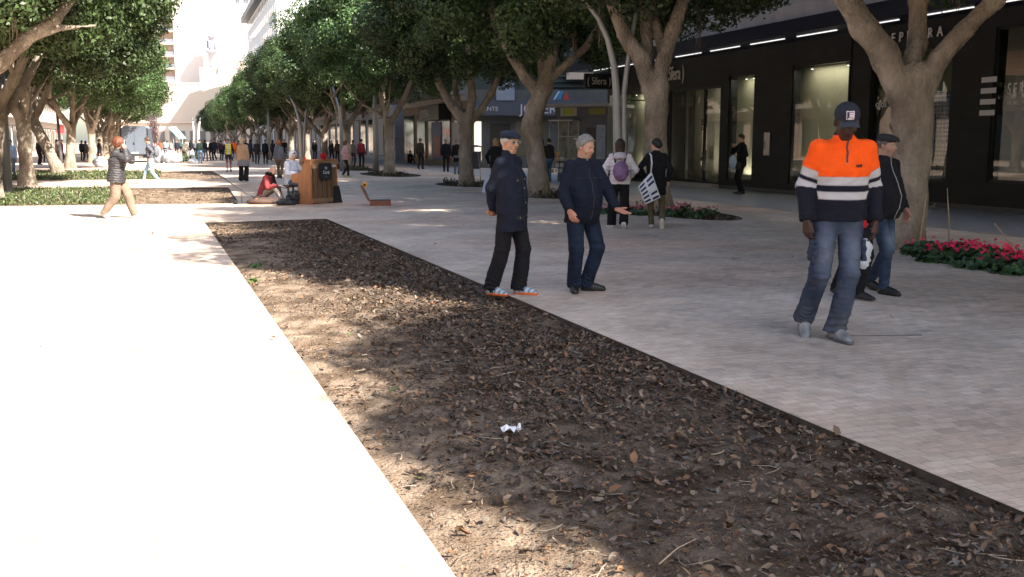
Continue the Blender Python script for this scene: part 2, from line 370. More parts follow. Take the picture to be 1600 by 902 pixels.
def person(px, py, H, phi, label, group=None, vox=.012, skin=(.5, .29, .2), lean=0, tilt=0, hy=0, hp=5, hr=0, feet=None, hands=None,
           fat=1., fem=False, belly=0., top=None, bot=None, shoe=None, hair=None, hat=None, loc=None, pel=(0, 0, .93), stub=0.,
           glasses=None, twist=0, extra=None, headc=None):
    sc = H / 1.75; P0 = np.array(loc, float) if loc is not None else g(px, py)
    root = empty('person', P0, -(YAW + R(phi)), label, 'person', group)
    coarse = vox > .0135; h = vox / sc
    top = dict(dict(c=(.02, .022, .03), len=.06, puff=0, loose=0, collar=.055, sleeve=1., mat=CLOTH), **(top or {}))
    bot = dict(dict(c=(.02, .02, .025), w=1., short=False, skirt=0, mat=CLOTH), **(bot or {}))
    shoe = dict(dict(c=(.02, .02, .02), sole=None, boot=False), **(shoe or {}))
    # skeleton
    pel = np.array(pel, float); B = rotm(0, lean, tilt); Bt = rotm(twist, lean, tilt); up = B @ np.array([0, 0, 1.])
    N = pel + up * .56; sw = .150 if fem else .172
    sh = {s: pel + up * .468 + Bt @ np.array([s * sw, 0, 0]) for s in (-1, 1)}
    hp_ = {s: pel + np.array([s * .085, 0, -.02]) for s in (-1, 1)}
    feet = feet or {}; hands = hands or {}
    FT = {}
    for s in (-1, 1):
        x, y, z, yw, pt = feet.get(s, (s * .1, 0, 0, s * 8, 0))[:5]
        FT[s] = (np.array([x, y, z]), rotm(yw, pt))
    ank = {s: FT[s][0] + FT[s][1] @ np.array([0, -.03, .085]) for s in (-1, 1)}; kn = {}
    for s in (-1, 1):
        hint = (FT[s][1] @ np.array([0, 1, 0])) * .8 + np.array([s * .05, .3, 0]); 
        if s in feet and len(feet[s]) > 5: hint = feet[s][5]
        kn[s], a2 = ik(hp_[s], ank[s], .435, .425, hint)
    HD = {}
    for s in (-1, 1):
        q = dict(dict(w=(s * .25, .02, .86), d=(0, .15, -1), n=(-s, .1, 0), pose='relax', hint=(s * .5, -1, -.2)), **hands.get(s, {}))
        if s not in hands: q['w'] = sh[s] + np.array([s * .06, .03, -.54])
        el, w = ik(sh[s], q['w'], .285, .26, q['hint']); HD[s] = (el, w, q)
    Rh = rotm(hy, lean * .6 + hp, hr); hc = N + up * .03 + rotm(hy * .3, lean * .6 + hp) @ np.array([0, .025, .105])
    # body: one continuous skin
    b = Fld(); head_prims(b, hc, Rh, N - up * .03, fem, coarse)
    b.loft(pel, Bt, [(-.05, 0, 0, .13, .08), (.15, 0, 0, .12, .08), (.4, 0, 0, .14, .08), (.52, 0, 0, .1, .06)], .03)
    for s in (-1, 1):
        el, w, q = HD[s]
        b.cap(sh[s], el, .04, .034, .02).cap(el, w, .033, .023, .02)
        hand(b, w, q['d'] if not callable(q['d']) else q['d'](el, w), q['n'], s, q['pose'], coarse)
        b.cap(hp_[s], kn[s], .06, .045, .02).cap(kn[s], ank[s], .048, .034, .02)
        b.cap(ank[s], ank[s] + FT[s][1] @ np.array([0, .08, -.03]), .03, .022, .02)
    V, Q = b.mesh(h); col = skin_paint(V, hc, Rh, skin, stub)
    link('body', np_mesh('body', V * sc, Q, col), root, SKIN())
    # trousers
    t = Fld(); w = bot['w']; fh = .5 + .5 * fat
    t.loft(pel, rotm(twist * .4, lean * .5, tilt), [(-.13, 0, -.01, .14 * fh, .1 * fh), (-.05, 0, -.012, .168 * fh, .122 * fh), (.05, 0, 0, .158 * fh, .112 * fh), (.12, 0, 0, .145 * fat, .1 * fat)], .03)
    for s in (-1, 1):
        kr = .066 * w * fh; t.cap(hp_[s] + (s * .005, 0, 0), kn[s], .092 * fh * (.6 + .4 * w), kr, .025)
        if not bot['short']:
            dd = ank[s] - kn[s]; dd /= np.linalg.norm(dd); fl = bot.get('flare', 0)
            t.cap(kn[s], ank[s] + dd * .03, kr, (.056 + .014 * fl) * w, .02, f1=0.)
    if bot['skirt']:
        t.loft(pel, np.eye(3), [(-bot['skirt'], 0, 0, .25, .2), (-.1, 0, 0, .19, .15), (0, 0, 0, .15, .11)], .03)
    amp = bot.get('fold', .006) * (0 if coarse else 1)
    if amp:
        def tn(P):
            v = amp * .8 * snoise(P * (1, 1, .7), 3.6, 3) + amp * .35 * snoise(P * (1, 1, 1.6), 8.5, 5)
            for s in (-1, 1):
                dk = np.linalg.norm(P - kn[s], axis=1); w1 = np.clip(1 - np.abs(dk) / .14, 0, 1); v += amp * .5 * w1 * np.sin(P[:, 2] * 95 + 9 * P[:, 0] + 14 * P[:, 1])
            w2 = np.clip(1 - (P[:, 2] - .08) / .16, 0, 1); v += amp * .75 * w2 * np.sin(P[:, 2] * 120 + 10 * P[:, 0] + 20 * np.sin(P[:, 1] * 9))
            return v
        t.noise = tn
    V, Q = t.mesh(h); cf = bot.get('cf'); kk = dict(kn=kn, ank=ank, hp=hp_)
    link(bot.get('name', 'trousers'), np_mesh('trousers', V * sc, Q, cf(V, kk) if cf else colr(V, bot['c'])), root, bot['mat']())
    # top
    j = Fld(); lo = top['loose']; ln = top['len']; pf = top['puff']; fw = .17 * fat + lo; fd = .118 * fat + lo * .7
    if fem: secs = [(-ln, 0, 0, fw * 1.03, fd * 1.02), (.0, 0, -.005, fw * 1.0, fd), (.16, 0, 0, fw * .88, fd * .9), (.33, 0, .012, fw * .98, fd * 1.06), (.42, 0, 0, .155 + lo, .095 + lo * .5), (.49, 0, 0, .115 + lo * .5, .08), (.54, 0, 0, .08, .07), (.57, 0, 0, .06, .06)]
    else: secs = [(-ln, 0, belly * .3, fw * .99, fd), (.02, 0, belly * .8, fw * 1.0, fd + belly * .8), (.16, 0, belly, fw * 1.0, fd + belly), (.34, 0, .01, fw * 1.06, fd * 1.02), (.43, 0, 0, .175 + lo, .1 + lo * .5), (.49, 0, 0, .135 + lo * .5, .085), (.54, 0, 0, .085, .075), (.57, 0, 0, .065, .06)]
    j.loft(pel, Bt, secs, .03)
    for s in (-1, 1):
        el, wv, q = HD[s]; sr = (.064 + lo * .6 + pf * .6) * (.94 if fem else 1) * (.7 + .3 * fat)
        j.cap(N - up * .045, sh[s] + up * .012, .05, sr * .78, .03).cap(sh[s], el, sr * .93, sr * .84, .03).cap(el, el + (wv - el) * (top['sleeve']), sr * .86, sr * .66, .015, f1=0)
    if top['collar']: j.loft(N + up * -.03, rotm(hy * .3, lean * .8 + 6), [(-.05, 0, 0, .085, .08), (0, 0, 0, .074, .072), (top['collar'], 0, .002, .07, .07)], .012)
    fa = top.get('fold', .007) * (0 if coarse else 1)
    if pf:
        per = top.get('quilt', .075)
        j.noise = lambda P: pf * (.6 - np.abs(np.sin((P - pel) @ up * math.pi / per + .5))) + fa * snoise(P, 6, 2)
    elif fa: j.noise = lambda P: fa * snoise(P * (1, 1, .8), 3.6, 1) + fa * .45 * snoise(P * (1.3, 1.3, 1.5), 7.5, 8)
    V, Q = j.mesh(h); cf = top.get('cf'); kk = dict(pel=pel, up=up, sh=sh, HD=HD, Bt=Bt, N=N)
    link(top.get('name', 'jacket'), np_mesh('jacket', V * sc, Q, cf(V, kk) if cf else colr(V, top['c'])), root, top['mat']())
    # shoes
    for s in (-1, 1):
        V, Q = shoe_mesh(h, boot=shoe['boot']); V2 = (V @ FT[s][1].T + FT[s][0]) * sc; cf = shoe.get('cf')
        o = link('shoe', np_mesh('shoe', V2, Q, cf(V) if cf else colr(V, shoe['c'])), root, LEATH())
        if shoe['sole'] is not None and not coarse:
            V, Q = shoe_mesh(h * .8, sole=True); V2 = (V @ FT[s][1].T + FT[s][0]) * sc
            link('sole', np_mesh('sole', V2, Q, colr(V, shoe['sole'])), o, LEATH())
    # head wear
    def HW(V): return (V @ Rh.T + hc) * sc
    hv = max(h * .7, .0045) if not coarse else h * .8
    if hair:
        V, Q = hair_mesh(hair['s'], Rh, hv, **hair.get('k', {}))
        if len(V): link('hair', np_mesh('hair', HW(V), Q, colr(V, hair['c'])), root, HAIR())
    if hat:
        f = Fld(); kd = hat['s']
        if kd == 'flat':
            f.ell((0, -.012, .083), (.093, .108, .04), rotm(0, 8)); f.ell((0, .062, .075), (.078, .06, .026), rotm(0, 16), .02)
            f.loft((0, -.012, .045), np.eye(3), [(-.015, 0, 0, .083, .1), (.04, 0, 0, .09, .106)], .015, e=2)
            f.ell((0, .1, .057), (.062, .035, .008), rotm(0, 20), .006)
        elif kd == 'cap':
            f.ell((0, -.01, .055), (.09, .108, .088)); f.plane((0, 0, .032), (0, 0, -1), .003)
            f.cap((-.035, .1, .04), (.035, .1, .04), .006, .006, .01)
        elif kd == 'hood':
            f.ell((0, -.025, .015), (.1, .115, .13)); f.ell((0, .11, -.012), (.066, .1, .1), None, .012, 's')
        elif kd == 'beanie':
            f.ell((0, -.01, .05), (.087, .105, .09)); f.plane((0, 0, .03), (0, 0, -1), .003)
        V, Q = f.mesh(hv)
        hm = link({'flat': 'flat_cap', 'cap': 'baseball_cap', 'hood': 'hood', 'beanie': 'beanie'}[kd], np_mesh('hat', HW(V), Q, colr(V, hat['c'])), root, CLOTH())
        if kd == 'cap':
            z = Fld(); 
            for i in range(19):
                a = R(-54 + 6 * i); z.cap((math.sin(a) * .06, .06, .038), (math.sin(a) * .082, .075 + math.cos(a) * .085, .036 - .03 * abs(math.sin(a)) ** 2 - .012), .007, .0055, .006)
            V, Q = z.mesh(.005); link('visor', np_mesh('visor', HW(V), Q, colr(V, hat.get('vc', hat['c']))), hm, CLOTH())
            mb = MB()                                            # embroidered patch: white frame round a pale and black block
            def PP(x, z_, d=.0): 
                k0 = math.sqrt(max(0, 1 - (x / .09) ** 2 - ((z_ - .055) / .088) ** 2)); return HW(np.array([[x, -.01 + .108 * k0 + .003 + d, z_]]))[0]
            def patch(x0, x1, z0, z1, c, d):
                mb.col(c); n = 4
                vs = [PP(x0 + (x1 - x0) * i / n, z0 + (z1 - z0) * k / n, d) for k in range(n + 1) for i in range(n + 1)]
                mb.add(vs, [(k * (n + 1) + i + 1, k * (n + 1) + i, (k + 1) * (n + 1) + i, (k + 1) * (n + 1) + i + 1) for k in range(n) for i in range(n)])
            patch(-.03, .026, .052, .108, (.7, .62, .66), 0); patch(-.026, .022, .056, .104, (.03, .03, .05), .001)
            patch(-.025, .006, .057, .1, (.62, .48, .55), .002); patch(-.02, -.004, .088, .091, (.02, .02, .03), .003)
            patch(-.0, .012, .088, .091, (.02, .02, .03), .003); patch(-.016, .004, .07, .073, (.1, .05, .08), .003); patch(-.005, .014, .056, .066, (.62, .48, .55), .003)
            patch(-.022, -.012, .06, .064, (.03, .02, .04), .003)
            mb.build('patch', M('patch', vcol=True, rough=.9), hm)
    if glasses:
        mb = MB(); lens = MB()
        for s in (-1, 1):
            ring = [(s * .034 + .024 * math.cos(a), .098, .0 + .017 * math.sin(a)) for a in np.linspace(0, 2 * math.pi, 13)]
            mb.tube([HW(np.array([p]))[0] for p in ring], .0022, 6)
            lens.add([HW(np.array([(p[0], .0985, p[2])]))[0] for p in ring[:-1]], [tuple(range(12))])
            mb.tube([HW(np.array([p]))[0] for p in ((s * .058, .096, .006), (s * .08, .05, .008), (s * .082, -.01, .0))], .0028, 6)
        mb.tube([HW(np.array([p]))[0] for p in ((-.011, .1, .004), (.011, .1, .004))], .002, 6)
        gl = mb.build('spectacles', M('spectacle_metal', (.35, .33, .3), .3, .8), root); lens.build('lens', M('dark_lens', (.05, .035, .04), .12), gl)
    if extra: extra(root, sc, dict(pel=pel, up=up, sh=sh, HD=HD, Bt=Bt, N=N, hc=hc, Rh=Rh, kn=kn, ank=ank, FT=FT, h=h, hp=hp_))
    return root
def wpt(root, p):           # a point of a person's own frame in the world
    a = root.rotation_euler.z; return np.array(root.location) + np.array([p[0] * math.cos(a) - p[1] * math.sin(a), p[0] * math.sin(a) + p[1] * math.cos(a), p[2]])
# ------------------------------------------------------------------ ground
def noise2(x, y, s, seed=0):
    p = np.stack([x, y, np.zeros_like(x) + seed * 3.3], -1); return snoise(p, s, seed)
def g2(px, py): q = g(px, py); return (q[0], q[1])
def ellp(cx, cy, rx, ry, n=28, pw=1.): return [(cx + rx * abs(math.cos(a)) ** pw * (1 if math.cos(a) > 0 else -1), cy + ry * math.sin(a)) for a in [2 * math.pi * i / n for i in range(n)]]
BED1 = [g2(712, 902)[0:2], (3.4, 3.19), (2.93, 20.68), (.52, 20.45)]
k0 = (.91 - .52) / (20.45 - 3.34)
BED1 = [(.91 + k0 * 3.1, .2), (3.4 + .08, .2), (2.93, 20.68), (.52, 20.45)]
BED2 = [(-9., 27.9), (1.55, 26.6), (1.75, 36.0), (-9., 37.4)]
BED3 = [(-9., 45.5), (2.11, 44.2), (1.95, 55.8), (-9., 57.)]
PITS = [ellp(10.75, 8.7, 1.15, 4.1), ellp(10.6, 19.9, .9, 2.3), ellp(10.3, 27.7, .95, 2.0), ellp(10.3, 35.4, 1.2, 2.2), ellp(9.8, 47.5, 1.3, 3.6), ellp(9.9, 58, 1.2, 4.5), ellp(9.9, 71, 1.2, 5.)]
HOLES = [BED1, BED2, BED3] + PITS
def make_paving():
    outer = [(-90, -15), (60, -15), (60, 430), (-90, 430)]
    polys = [[Vector((x, y, 0)) for x, y in p] for p in [outer] + HOLES]
    tris = geometry.tessellate_polygon(polys); vs = [v for p in polys for v in p]
    mb = MB(); mb.add(vs, [tuple(t) for t in tris])
    me = mb.build('paved_street', None); bpy.data.objects.remove(me)
    # flip upward and add the cut edges round each bed
    V = [tuple(v) for v in vs]; Fc = []
    for t in tris:
        a, b, c = (Vector(V[i]) for i in t); Fc.append(tuple(t) if (b - a).cross(c - a).z > 0 else tuple(t)[::-1])
    mb = MB(); mb.add(V, Fc)
    for p in HOLES:
        n = len(p)
        n = n
    return mb
m = bpy.data.materials.new('clay_pavers'); m.use_nodes = True; nt = m.node_tree; N = nt.nodes; L = nt.links
b = N['Principled BSDF']; b.inputs['Roughness'].default_value = .75; b.inputs['Specular IOR Level'].default_value = .35
tc = N.new('ShaderNodeTexCoord'); br = N.new('ShaderNodeTexBrick'); mp = N.new('ShaderNodeMapping')
mp.inputs['Rotation'].default_value = (0, 0, R(0)); L.new(tc.outputs['Object'], mp.inputs[0]); L.new(mp.outputs[0], br.inputs[0])
for k, v in (('Scale', 1.), ('Mortar Size', .003), ('Mortar Smooth', .3), ('Brick Width', .135), ('Row Height', .09), ('Bias', -.1)): br.inputs[k].default_value = v
br.inputs['Color1'].default_value = (.60, .505, .42, 1); br.inputs['Color2'].default_value = (.515, .405, .32, 1); br.inputs['Mortar'].default_value = (.39, .31, .255, 1)
n1 = N.new('ShaderNodeTexNoise'); n1.inputs['Scale'].default_value = .55; n1.inputs['Detail'].default_value = 9; n1.inputs['Roughness'].default_value = .72
L.new(tc.outputs['Object'], n1.inputs[0]); r1 = N.new('ShaderNodeMapRange'); r1.inputs[1].default_value = .3; r1.inputs[2].default_value = .7; r1.inputs[3].default_value = .62; r1.inputs[4].default_value = 1.34
L.new(n1.outputs[0], r1.inputs[0])
n2 = N.new('ShaderNodeTexNoise'); n2.inputs['Scale'].default_value = 7; n2.inputs['Detail'].default_value = 8; n2.inputs['Roughness'].default_value = .75
mp2 = N.new('ShaderNodeMapping'); mp2.inputs['Scale'].default_value = (1, 2.2, 1); L.new(tc.outputs['Object'], mp2.inputs[0]); L.new(mp2.outputs[0], n2.inputs[0])
r2 = N.new('ShaderNodeMapRange'); r2.inputs[1].default_value = .3; r2.inputs[2].default_value = .7; r2.inputs[3].default_value = .78; r2.inputs[4].default_value = 1.2; L.new(n2.outputs[0], r2.inputs[0])
mm = N.new('ShaderNodeMath'); mm.operation = 'MULTIPLY'; L.new(r1.outputs[0], mm.inputs[0]); L.new(r2.outputs[0], mm.inputs[1])
br2 = N.new('ShaderNodeTexBrick'); L.new(mp.outputs[0], br2.inputs[0])
for k, v in (('Scale', 1.), ('Mortar Size', 0.), ('Brick Width', .135), ('Row Height', .09), ('Bias', 0.)): br2.inputs[k].default_value = v
br2.inputs['Color1'].default_value = (0, 0, 0, 1); br2.inputs['Color2'].default_value = (1, 1, 1, 1); br2.inputs['Mortar'].default_value = (1, 1, 1, 1)
rb = N.new('ShaderNodeMapRange'); rb.inputs[1].default_value = .03; rb.inputs[2].default_value = .16; rb.inputs[3].default_value = .74; rb.inputs[4].default_value = 1.; L.new(br2.outputs[0], rb.inputs[0])
mb_ = N.new('ShaderNodeMath'); mb_.operation = 'MULTIPLY'; L.new(mm.outputs[0], mb_.inputs[0]); L.new(rb.outputs[0], mb_.inputs[1]); mm = mb_
sc_ = N.new('ShaderNodeVectorMath'); sc_.operation = 'SCALE'; L.new(br.outputs[0], sc_.inputs[0]); L.new(mm.outputs[0], sc_.inputs['Scale'])
n3 = N.new('ShaderNodeTexNoise'); n3.inputs['Scale'].default_value = .22; n3.inputs['Detail'].default_value = 5; L.new(tc.outputs['Object'], n3.inputs[0])
r3 = N.new('ShaderNodeMapRange'); r3.inputs[1].default_value = .45; r3.inputs[2].default_value = .65; L.new(n3.outputs[0], r3.inputs[0])
mx = N.new('ShaderNodeMix'); mx.data_type = 'RGBA'; mx.blend_type = 'MULTIPLY'; L.new(r3.outputs[0], mx.inputs[0]); L.new(sc_.outputs[0], mx.inputs[6]); mx.inputs[7].default_value = (.98, .84, .77, 1)
L.new(mx.outputs[2], b.inputs['Base Color'])
ad = N.new('ShaderNodeMath'); ad.operation = 'MULTIPLY_ADD'; L.new(n2.outputs[0], ad.inputs[0]); ad.inputs[1].default_value = .6; L.new(br.outputs['Fac'], ad.inputs[2])
iv = N.new('ShaderNodeMath'); iv.operation = 'MULTIPLY'; iv.inputs[1].default_value = -1; L.new(ad.outputs[0], iv.inputs[0])
bp = N.new('ShaderNodeBump'); bp.inputs['Strength'].default_value = .35; bp.inputs['Distance'].default_value = .006; L.new(iv.outputs[0], bp.inputs['Height']); L.new(bp.outputs[0], b.inputs['Normal'])
PAVER = m
tag(make_paving().build('paved_street', PAVER), kind='structure')
mb = MB()
for p in HOLES:
    for i in range(len(p)):
        a, b_ = p[i], p[(i + 1) % len(p)]; mb.add([(*a, -.003), (*b_, -.003), (*b_, -.2), (*a, -.2)], [(0, 1, 2, 3)])
tag(mb.build('bed_edge', M('edge_earth', (.075, .056, .042), .95, var=.4, vscale=12)), kind='structure')
mb = MB(); mb.add([(-600, -300, -.2), (600, -300, -.2), (600, 1200, -.2), (-600, 1200, -.2)], [(0, 1, 2, 3)])
tag(mb.build('ground', M('earth', (.2, .16, .12), .95, var=.2), None), kind='structure')
mb = MB(); mb.add([(13.3, -15, .004), (17.6, -15, .004), (17.6, 200, .004), (13.3, 200, .004)], [(0, 1, 2, 3)])
tag(mb.build('granite_footpath', M('granite', (.30, .29, .29), .45, var=.25, vscale=2.5, bump=.05, detail=8), None), kind='structure')
# steel edging strip along the near bed
def inside(p, x, y):
    c = np.zeros(len(x), bool); n = len(p)
    for i in range(n):
        (x1, y1), (x2, y2) = p[i], p[(i + 1) % n]
        if y1 == y2: continue
        k = ((y1 > y) != (y2 > y)) & (x < (x2 - x1) * (y - y1) / (y2 - y1) + x1); c ^= k
    return c
def soil_h(x, y): return -.045 + .018 * noise2(x, y, .8, 1) + .012 * noise2(x, y, 2.6, 2) + .006 * noise2(x, y, 7.5, 3) + .004 * noise2(x, y, 15., 4)
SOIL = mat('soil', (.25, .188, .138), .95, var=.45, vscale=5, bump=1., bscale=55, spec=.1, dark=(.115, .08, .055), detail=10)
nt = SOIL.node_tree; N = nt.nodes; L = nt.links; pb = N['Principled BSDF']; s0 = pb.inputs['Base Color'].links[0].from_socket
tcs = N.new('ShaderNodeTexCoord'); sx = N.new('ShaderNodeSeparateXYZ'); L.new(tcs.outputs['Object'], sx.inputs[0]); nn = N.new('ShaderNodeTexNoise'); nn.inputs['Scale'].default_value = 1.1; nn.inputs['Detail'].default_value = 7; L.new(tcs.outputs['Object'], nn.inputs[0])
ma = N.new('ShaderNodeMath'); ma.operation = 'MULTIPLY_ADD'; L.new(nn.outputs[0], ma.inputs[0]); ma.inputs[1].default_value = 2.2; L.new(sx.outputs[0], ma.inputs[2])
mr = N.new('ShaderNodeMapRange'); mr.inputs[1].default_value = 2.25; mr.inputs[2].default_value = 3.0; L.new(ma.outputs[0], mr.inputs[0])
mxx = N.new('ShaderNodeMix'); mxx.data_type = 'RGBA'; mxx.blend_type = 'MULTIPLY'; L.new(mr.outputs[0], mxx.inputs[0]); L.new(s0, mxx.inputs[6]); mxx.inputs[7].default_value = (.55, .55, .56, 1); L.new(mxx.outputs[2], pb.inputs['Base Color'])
def soil(name, poly, st):
    xs = [p[0] for p in poly]; ys = [p[1] for p in poly]; x0, x1, y0, y1 = min(xs) - .04, max(xs) + .04, min(ys) - .04, max(ys) + .04
    X = np.arange(x0, x1 + st, st); Y = np.arange(y0, y1 + st, st); gx, gy = np.meshgrid(X, Y, indexing='ij'); x = gx.ravel(); y = gy.ravel()
    z = soil_h(x, y)
    if st < .05: z = z + .005 * noise2(x, y, 24., 9)
    nx, ny = len(X), len(Y); i = np.arange(nx * ny).reshape(nx, ny)
    Q = np.stack([i[:-1, :-1], i[1:, :-1], i[1:, 1:], i[:-1, 1:]], -1).reshape(-1, 4)
    cx = x[Q].mean(1); cy = y[Q].mean(1); grow = inside([(px + (.03 if px > np.mean(xs) else -.03), py) for px, py in poly], cx, cy) | inside(poly, cx, cy)
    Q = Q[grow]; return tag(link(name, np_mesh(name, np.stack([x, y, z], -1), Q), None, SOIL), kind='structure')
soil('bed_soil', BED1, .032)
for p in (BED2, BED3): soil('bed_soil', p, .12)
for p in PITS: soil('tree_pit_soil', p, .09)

# fallen leaves
def leaves(name, polys, counts, size, cols, label_m, zoff=.004, flat=.35, dens=None, zf=soil_h):
    VV = []; CC = []
    for poly, n in zip(polys, counts):
        xs = [p[0] for p in poly]; ys = [p[1] for p in poly]
        x = RNG.uniform(min(xs), max(xs), n * 4); y = RNG.uniform(min(ys), max(ys), n * 4)
        k = inside(poly, x, y)
        if dens is not None: k &= RNG.uniform(size=len(x)) < dens(x, y)
        x = x[k][:n]; y = y[k][:n]; n = len(x); z = zf(x, y) + zoff + RNG.uniform(0, .016, n)
        Ls = RNG.uniform(*size, n) * (1 + .3 * RNG.normal(size=n).clip(-1, 2)); W = Ls * RNG.uniform(.16, .27, n); cu = RNG.uniform(-.25, .55, n) * Ls; fo = RNG.uniform(.0, .8, n) * W
        t = np.array([0, .3, .3, .3, .68, .68, .68, 1.]); wv = np.array([0, -1, 0, 1, -.85, 0, .85, 0]); me_ = np.array([0, 1, 0, 1, 1, 0, 1, 0.])
        P = np.stack([(t[None] - .5) * Ls[:, None], wv[None] * W[:, None], (4 * (t - .5) ** 2)[None] * cu[:, None] * .5 + me_[None] * fo[:, None]], -1)
        a = RNG.uniform(0, 2 * math.pi, n); b_ = RNG.normal(0, flat, n); c_ = RNG.normal(0, flat, n)
        ca, sa = np.cos(a), np.sin(a); cb, sb = np.cos(b_), np.sin(b_); cc, sc2 = np.cos(c_), np.sin(c_)
        y1 = P[..., 1] * cc[:, None] - P[..., 2] * sc2[:, None]; z1 = P[..., 1] * sc2[:, None] + P[..., 2] * cc[:, None]
        x2 = P[..., 0] * cb[:, None] + z1 * sb[:, None]; z2 = -P[..., 0] * sb[:, None] + z1 * cb[:, None]
        X = x2 * ca[:, None] - y1 * sa[:, None] + x[:, None]; Y = x2 * sa[:, None] + y1 * ca[:, None] + y[:, None]
        z2 -= z2.min(1)[:, None] * .8; VV.append(np.stack([X, Y, z2 + z[:, None]], -1).reshape(-1, 3))
        ci = np.array(cols)[RNG.integers(0, len(cols), n)] * RNG.uniform(.22, .95, n)[:, None]; CC.append(np.repeat(ci, 8, 0))
    V = np.concatenate(VV); n = len(V) // 8; T = np.array([(0, 1, 2), (0, 2, 3), (1, 4, 5), (1, 5, 2), (2, 5, 6), (2, 6, 3), (4, 7, 5), (5, 7, 6)])
    Q = (T[None] + 8 * np.arange(n)[:, None, None]).reshape(-1, 3)
    return tag(link(name, np_mesh(name, V, Q, np.concatenate(CC), k=3), None, label_m), kind='stuff')
DEADL = M('dead_leaf', rough=.6, vcol=True, var=.15, vscale=40, spec=.35)
DC = [(.21, .115, .065), (.16, .09, .055), (.25, .16, .095), (.13, .085, .06), (.3, .215, .14), (.19, .14, .11), (.11, .075, .055), (.24, .12, .06), (.17, .15, .13), (.28, .2, .15)]
def bdens(x, y):
    n = noise2(x, y, .28, 11) + .5 * noise2(x, y, .8, 12); lft = np.clip((x - 1.0 - .25 * n) / 1.3, 0, 1)
    return np.clip(.04 + .55 * n + .75 * lft, .03, 1)
NEAR1 = [(.85, 2.6), (3.43, 2.6), (3.27, 8.), (.8, 8.)]; MID1 = [(.8, 8.), (3.25, 8.), (3.1, 14), (.7, 14)]; FAR1 = [(.65, 14), (3.1, 14), (2.9, 20.6), (.55, 20.4)]
leaves('fallen_leaves', [NEAR1, MID1, FAR1], [9500, 9500, 9000], (.022, .052), DC, DEADL, dens=bdens)
leaves('fallen_leaves', [[(.8, 2.6), (3.5, 2.6), (3.1, 13), (.7, 13)]], [30000], (.007, .018), DC, DEADL, flat=.5, dens=lambda x, y: np.clip(.35 + .5 * noise2(x, y, .5, 21), .1, 1))
leaves('green_leaf_litter', [NEAR1, MID1], [22, 14], (.04, .07), [(.07, .11, .035), (.1, .13, .04), (.16, .17, .05)], DEADL)
leaves('fallen_leaves', [BED2, BED3] + PITS, [1500, 1200] + [900, 600, 300, 400, 400, 300, 200], (.05, .09), DC, DEADL)
def offbed(x, y):
    k = np.zeros(len(x), bool)
    for p in HOLES: k |= inside(p, x, y)
    return np.where(k, 0, 1.) * np.clip(.25 + .9 * noise2(x, y, .2, 31), .05, 1)
leaves('leaf_specks_on_paving', [[(-6, 4), (13, 4), (13, 45), (-6, 45)]], [130], (.03, .05), DC, DEADL, zf=lambda x, y: np.zeros_like(x), dens=offbed)
# twigs
mb = MB()
def hz_(x, y): return float(soil_h(np.array([x]), np.array([y]))[0])
for i in range(230):
    y = 2.8 + 12 * random.random() ** 1.5; x = random.uniform(1., 3.25); a = random.uniform(0, 6.28); l = random.uniform(.05, .16); bend = random.uniform(-.6, .6)
    p = [(x + math.cos(a + bend * t) * l * t, y + math.sin(a + bend * t) * l * t) for t in (0, .35, .7, 1)]
    gy_ = random.uniform(.2, .45); mb.col((gy_ * .8, gy_ * .65, gy_ * .48)).tube([(q[0], q[1], hz_(*q) + .022) for q in p], random.uniform(.0012, .003), 4)
tag(mb.build('fallen_twigs', M('twig', vcol=True, rough=.8), None), kind='stuff')
def stick(px0, py0, px1, py1, lab):
    a = g(px0, py0); c = g(px1, py1); mb = MB(); m_ = (a + c) / 2; mb.tube([(a[0], a[1], hz_(a[0], a[1]) + .02), (m_[0], m_[1] + .01, hz_(m_[0], m_[1]) + .035), (c[0], c[1], hz_(c[0], c[1]) + .03)], [.0035, .003, .002], 6)
    tag(mb.build('stick', M('stick_wood', (.34, .26, .19), .8), None), lab, 'stick')
stick(1030, 872, 1088, 836, 'pale bare stick lying on the sunlit soil at the near end of the bed')
# crumpled tissue
def lump(name, c, r, n, m_, lab, cat, amp=.35, sq=(1, 1, 1), seed=0, group=None):
    f = Fld(); f.ell((0, 0, 0), np.array(r)); f.noise = lambda P: amp * min(r) * snoise(P / max(r), 1.1, seed) + amp * .4 * min(r) * snoise(P / max(r), 3.1, seed + 1)
    V, Q = f.mesh(max(r) / n); V = V + np.array(c); V[:, 2] = np.maximum(V[:, 2], .003)
    return tag(link(name, np_mesh(name, V, Q), None, m_), lab, cat, group)
mb = MB(); q0 = g(801, 672); zz = hz_(q0[0], q0[1]) + .03; r_ = random.Random(3); n = 7; vs = []
for i in range(n + 1):
    for k in range(4): vs.append((q0[0] + (i - n / 2) * .016 + r_.uniform(-.004, .004), q0[1] + (k - 1.5) * .022 + r_.uniform(-.008, .008) + .01 * math.sin(i), zz + r_.uniform(0, .035)))
mb.add(vs, [(i * 4 + k, (i + 1) * 4 + k, (i + 1) * 4 + k + 1, i * 4 + k + 1) for i in range(n) for k in range(3)])
tag(mb.build('crumpled_tissue', M('tissue', (.8, .8, .84), .9), None), 'crumpled white tissue lying on the dead leaves of the bed', 'litter')

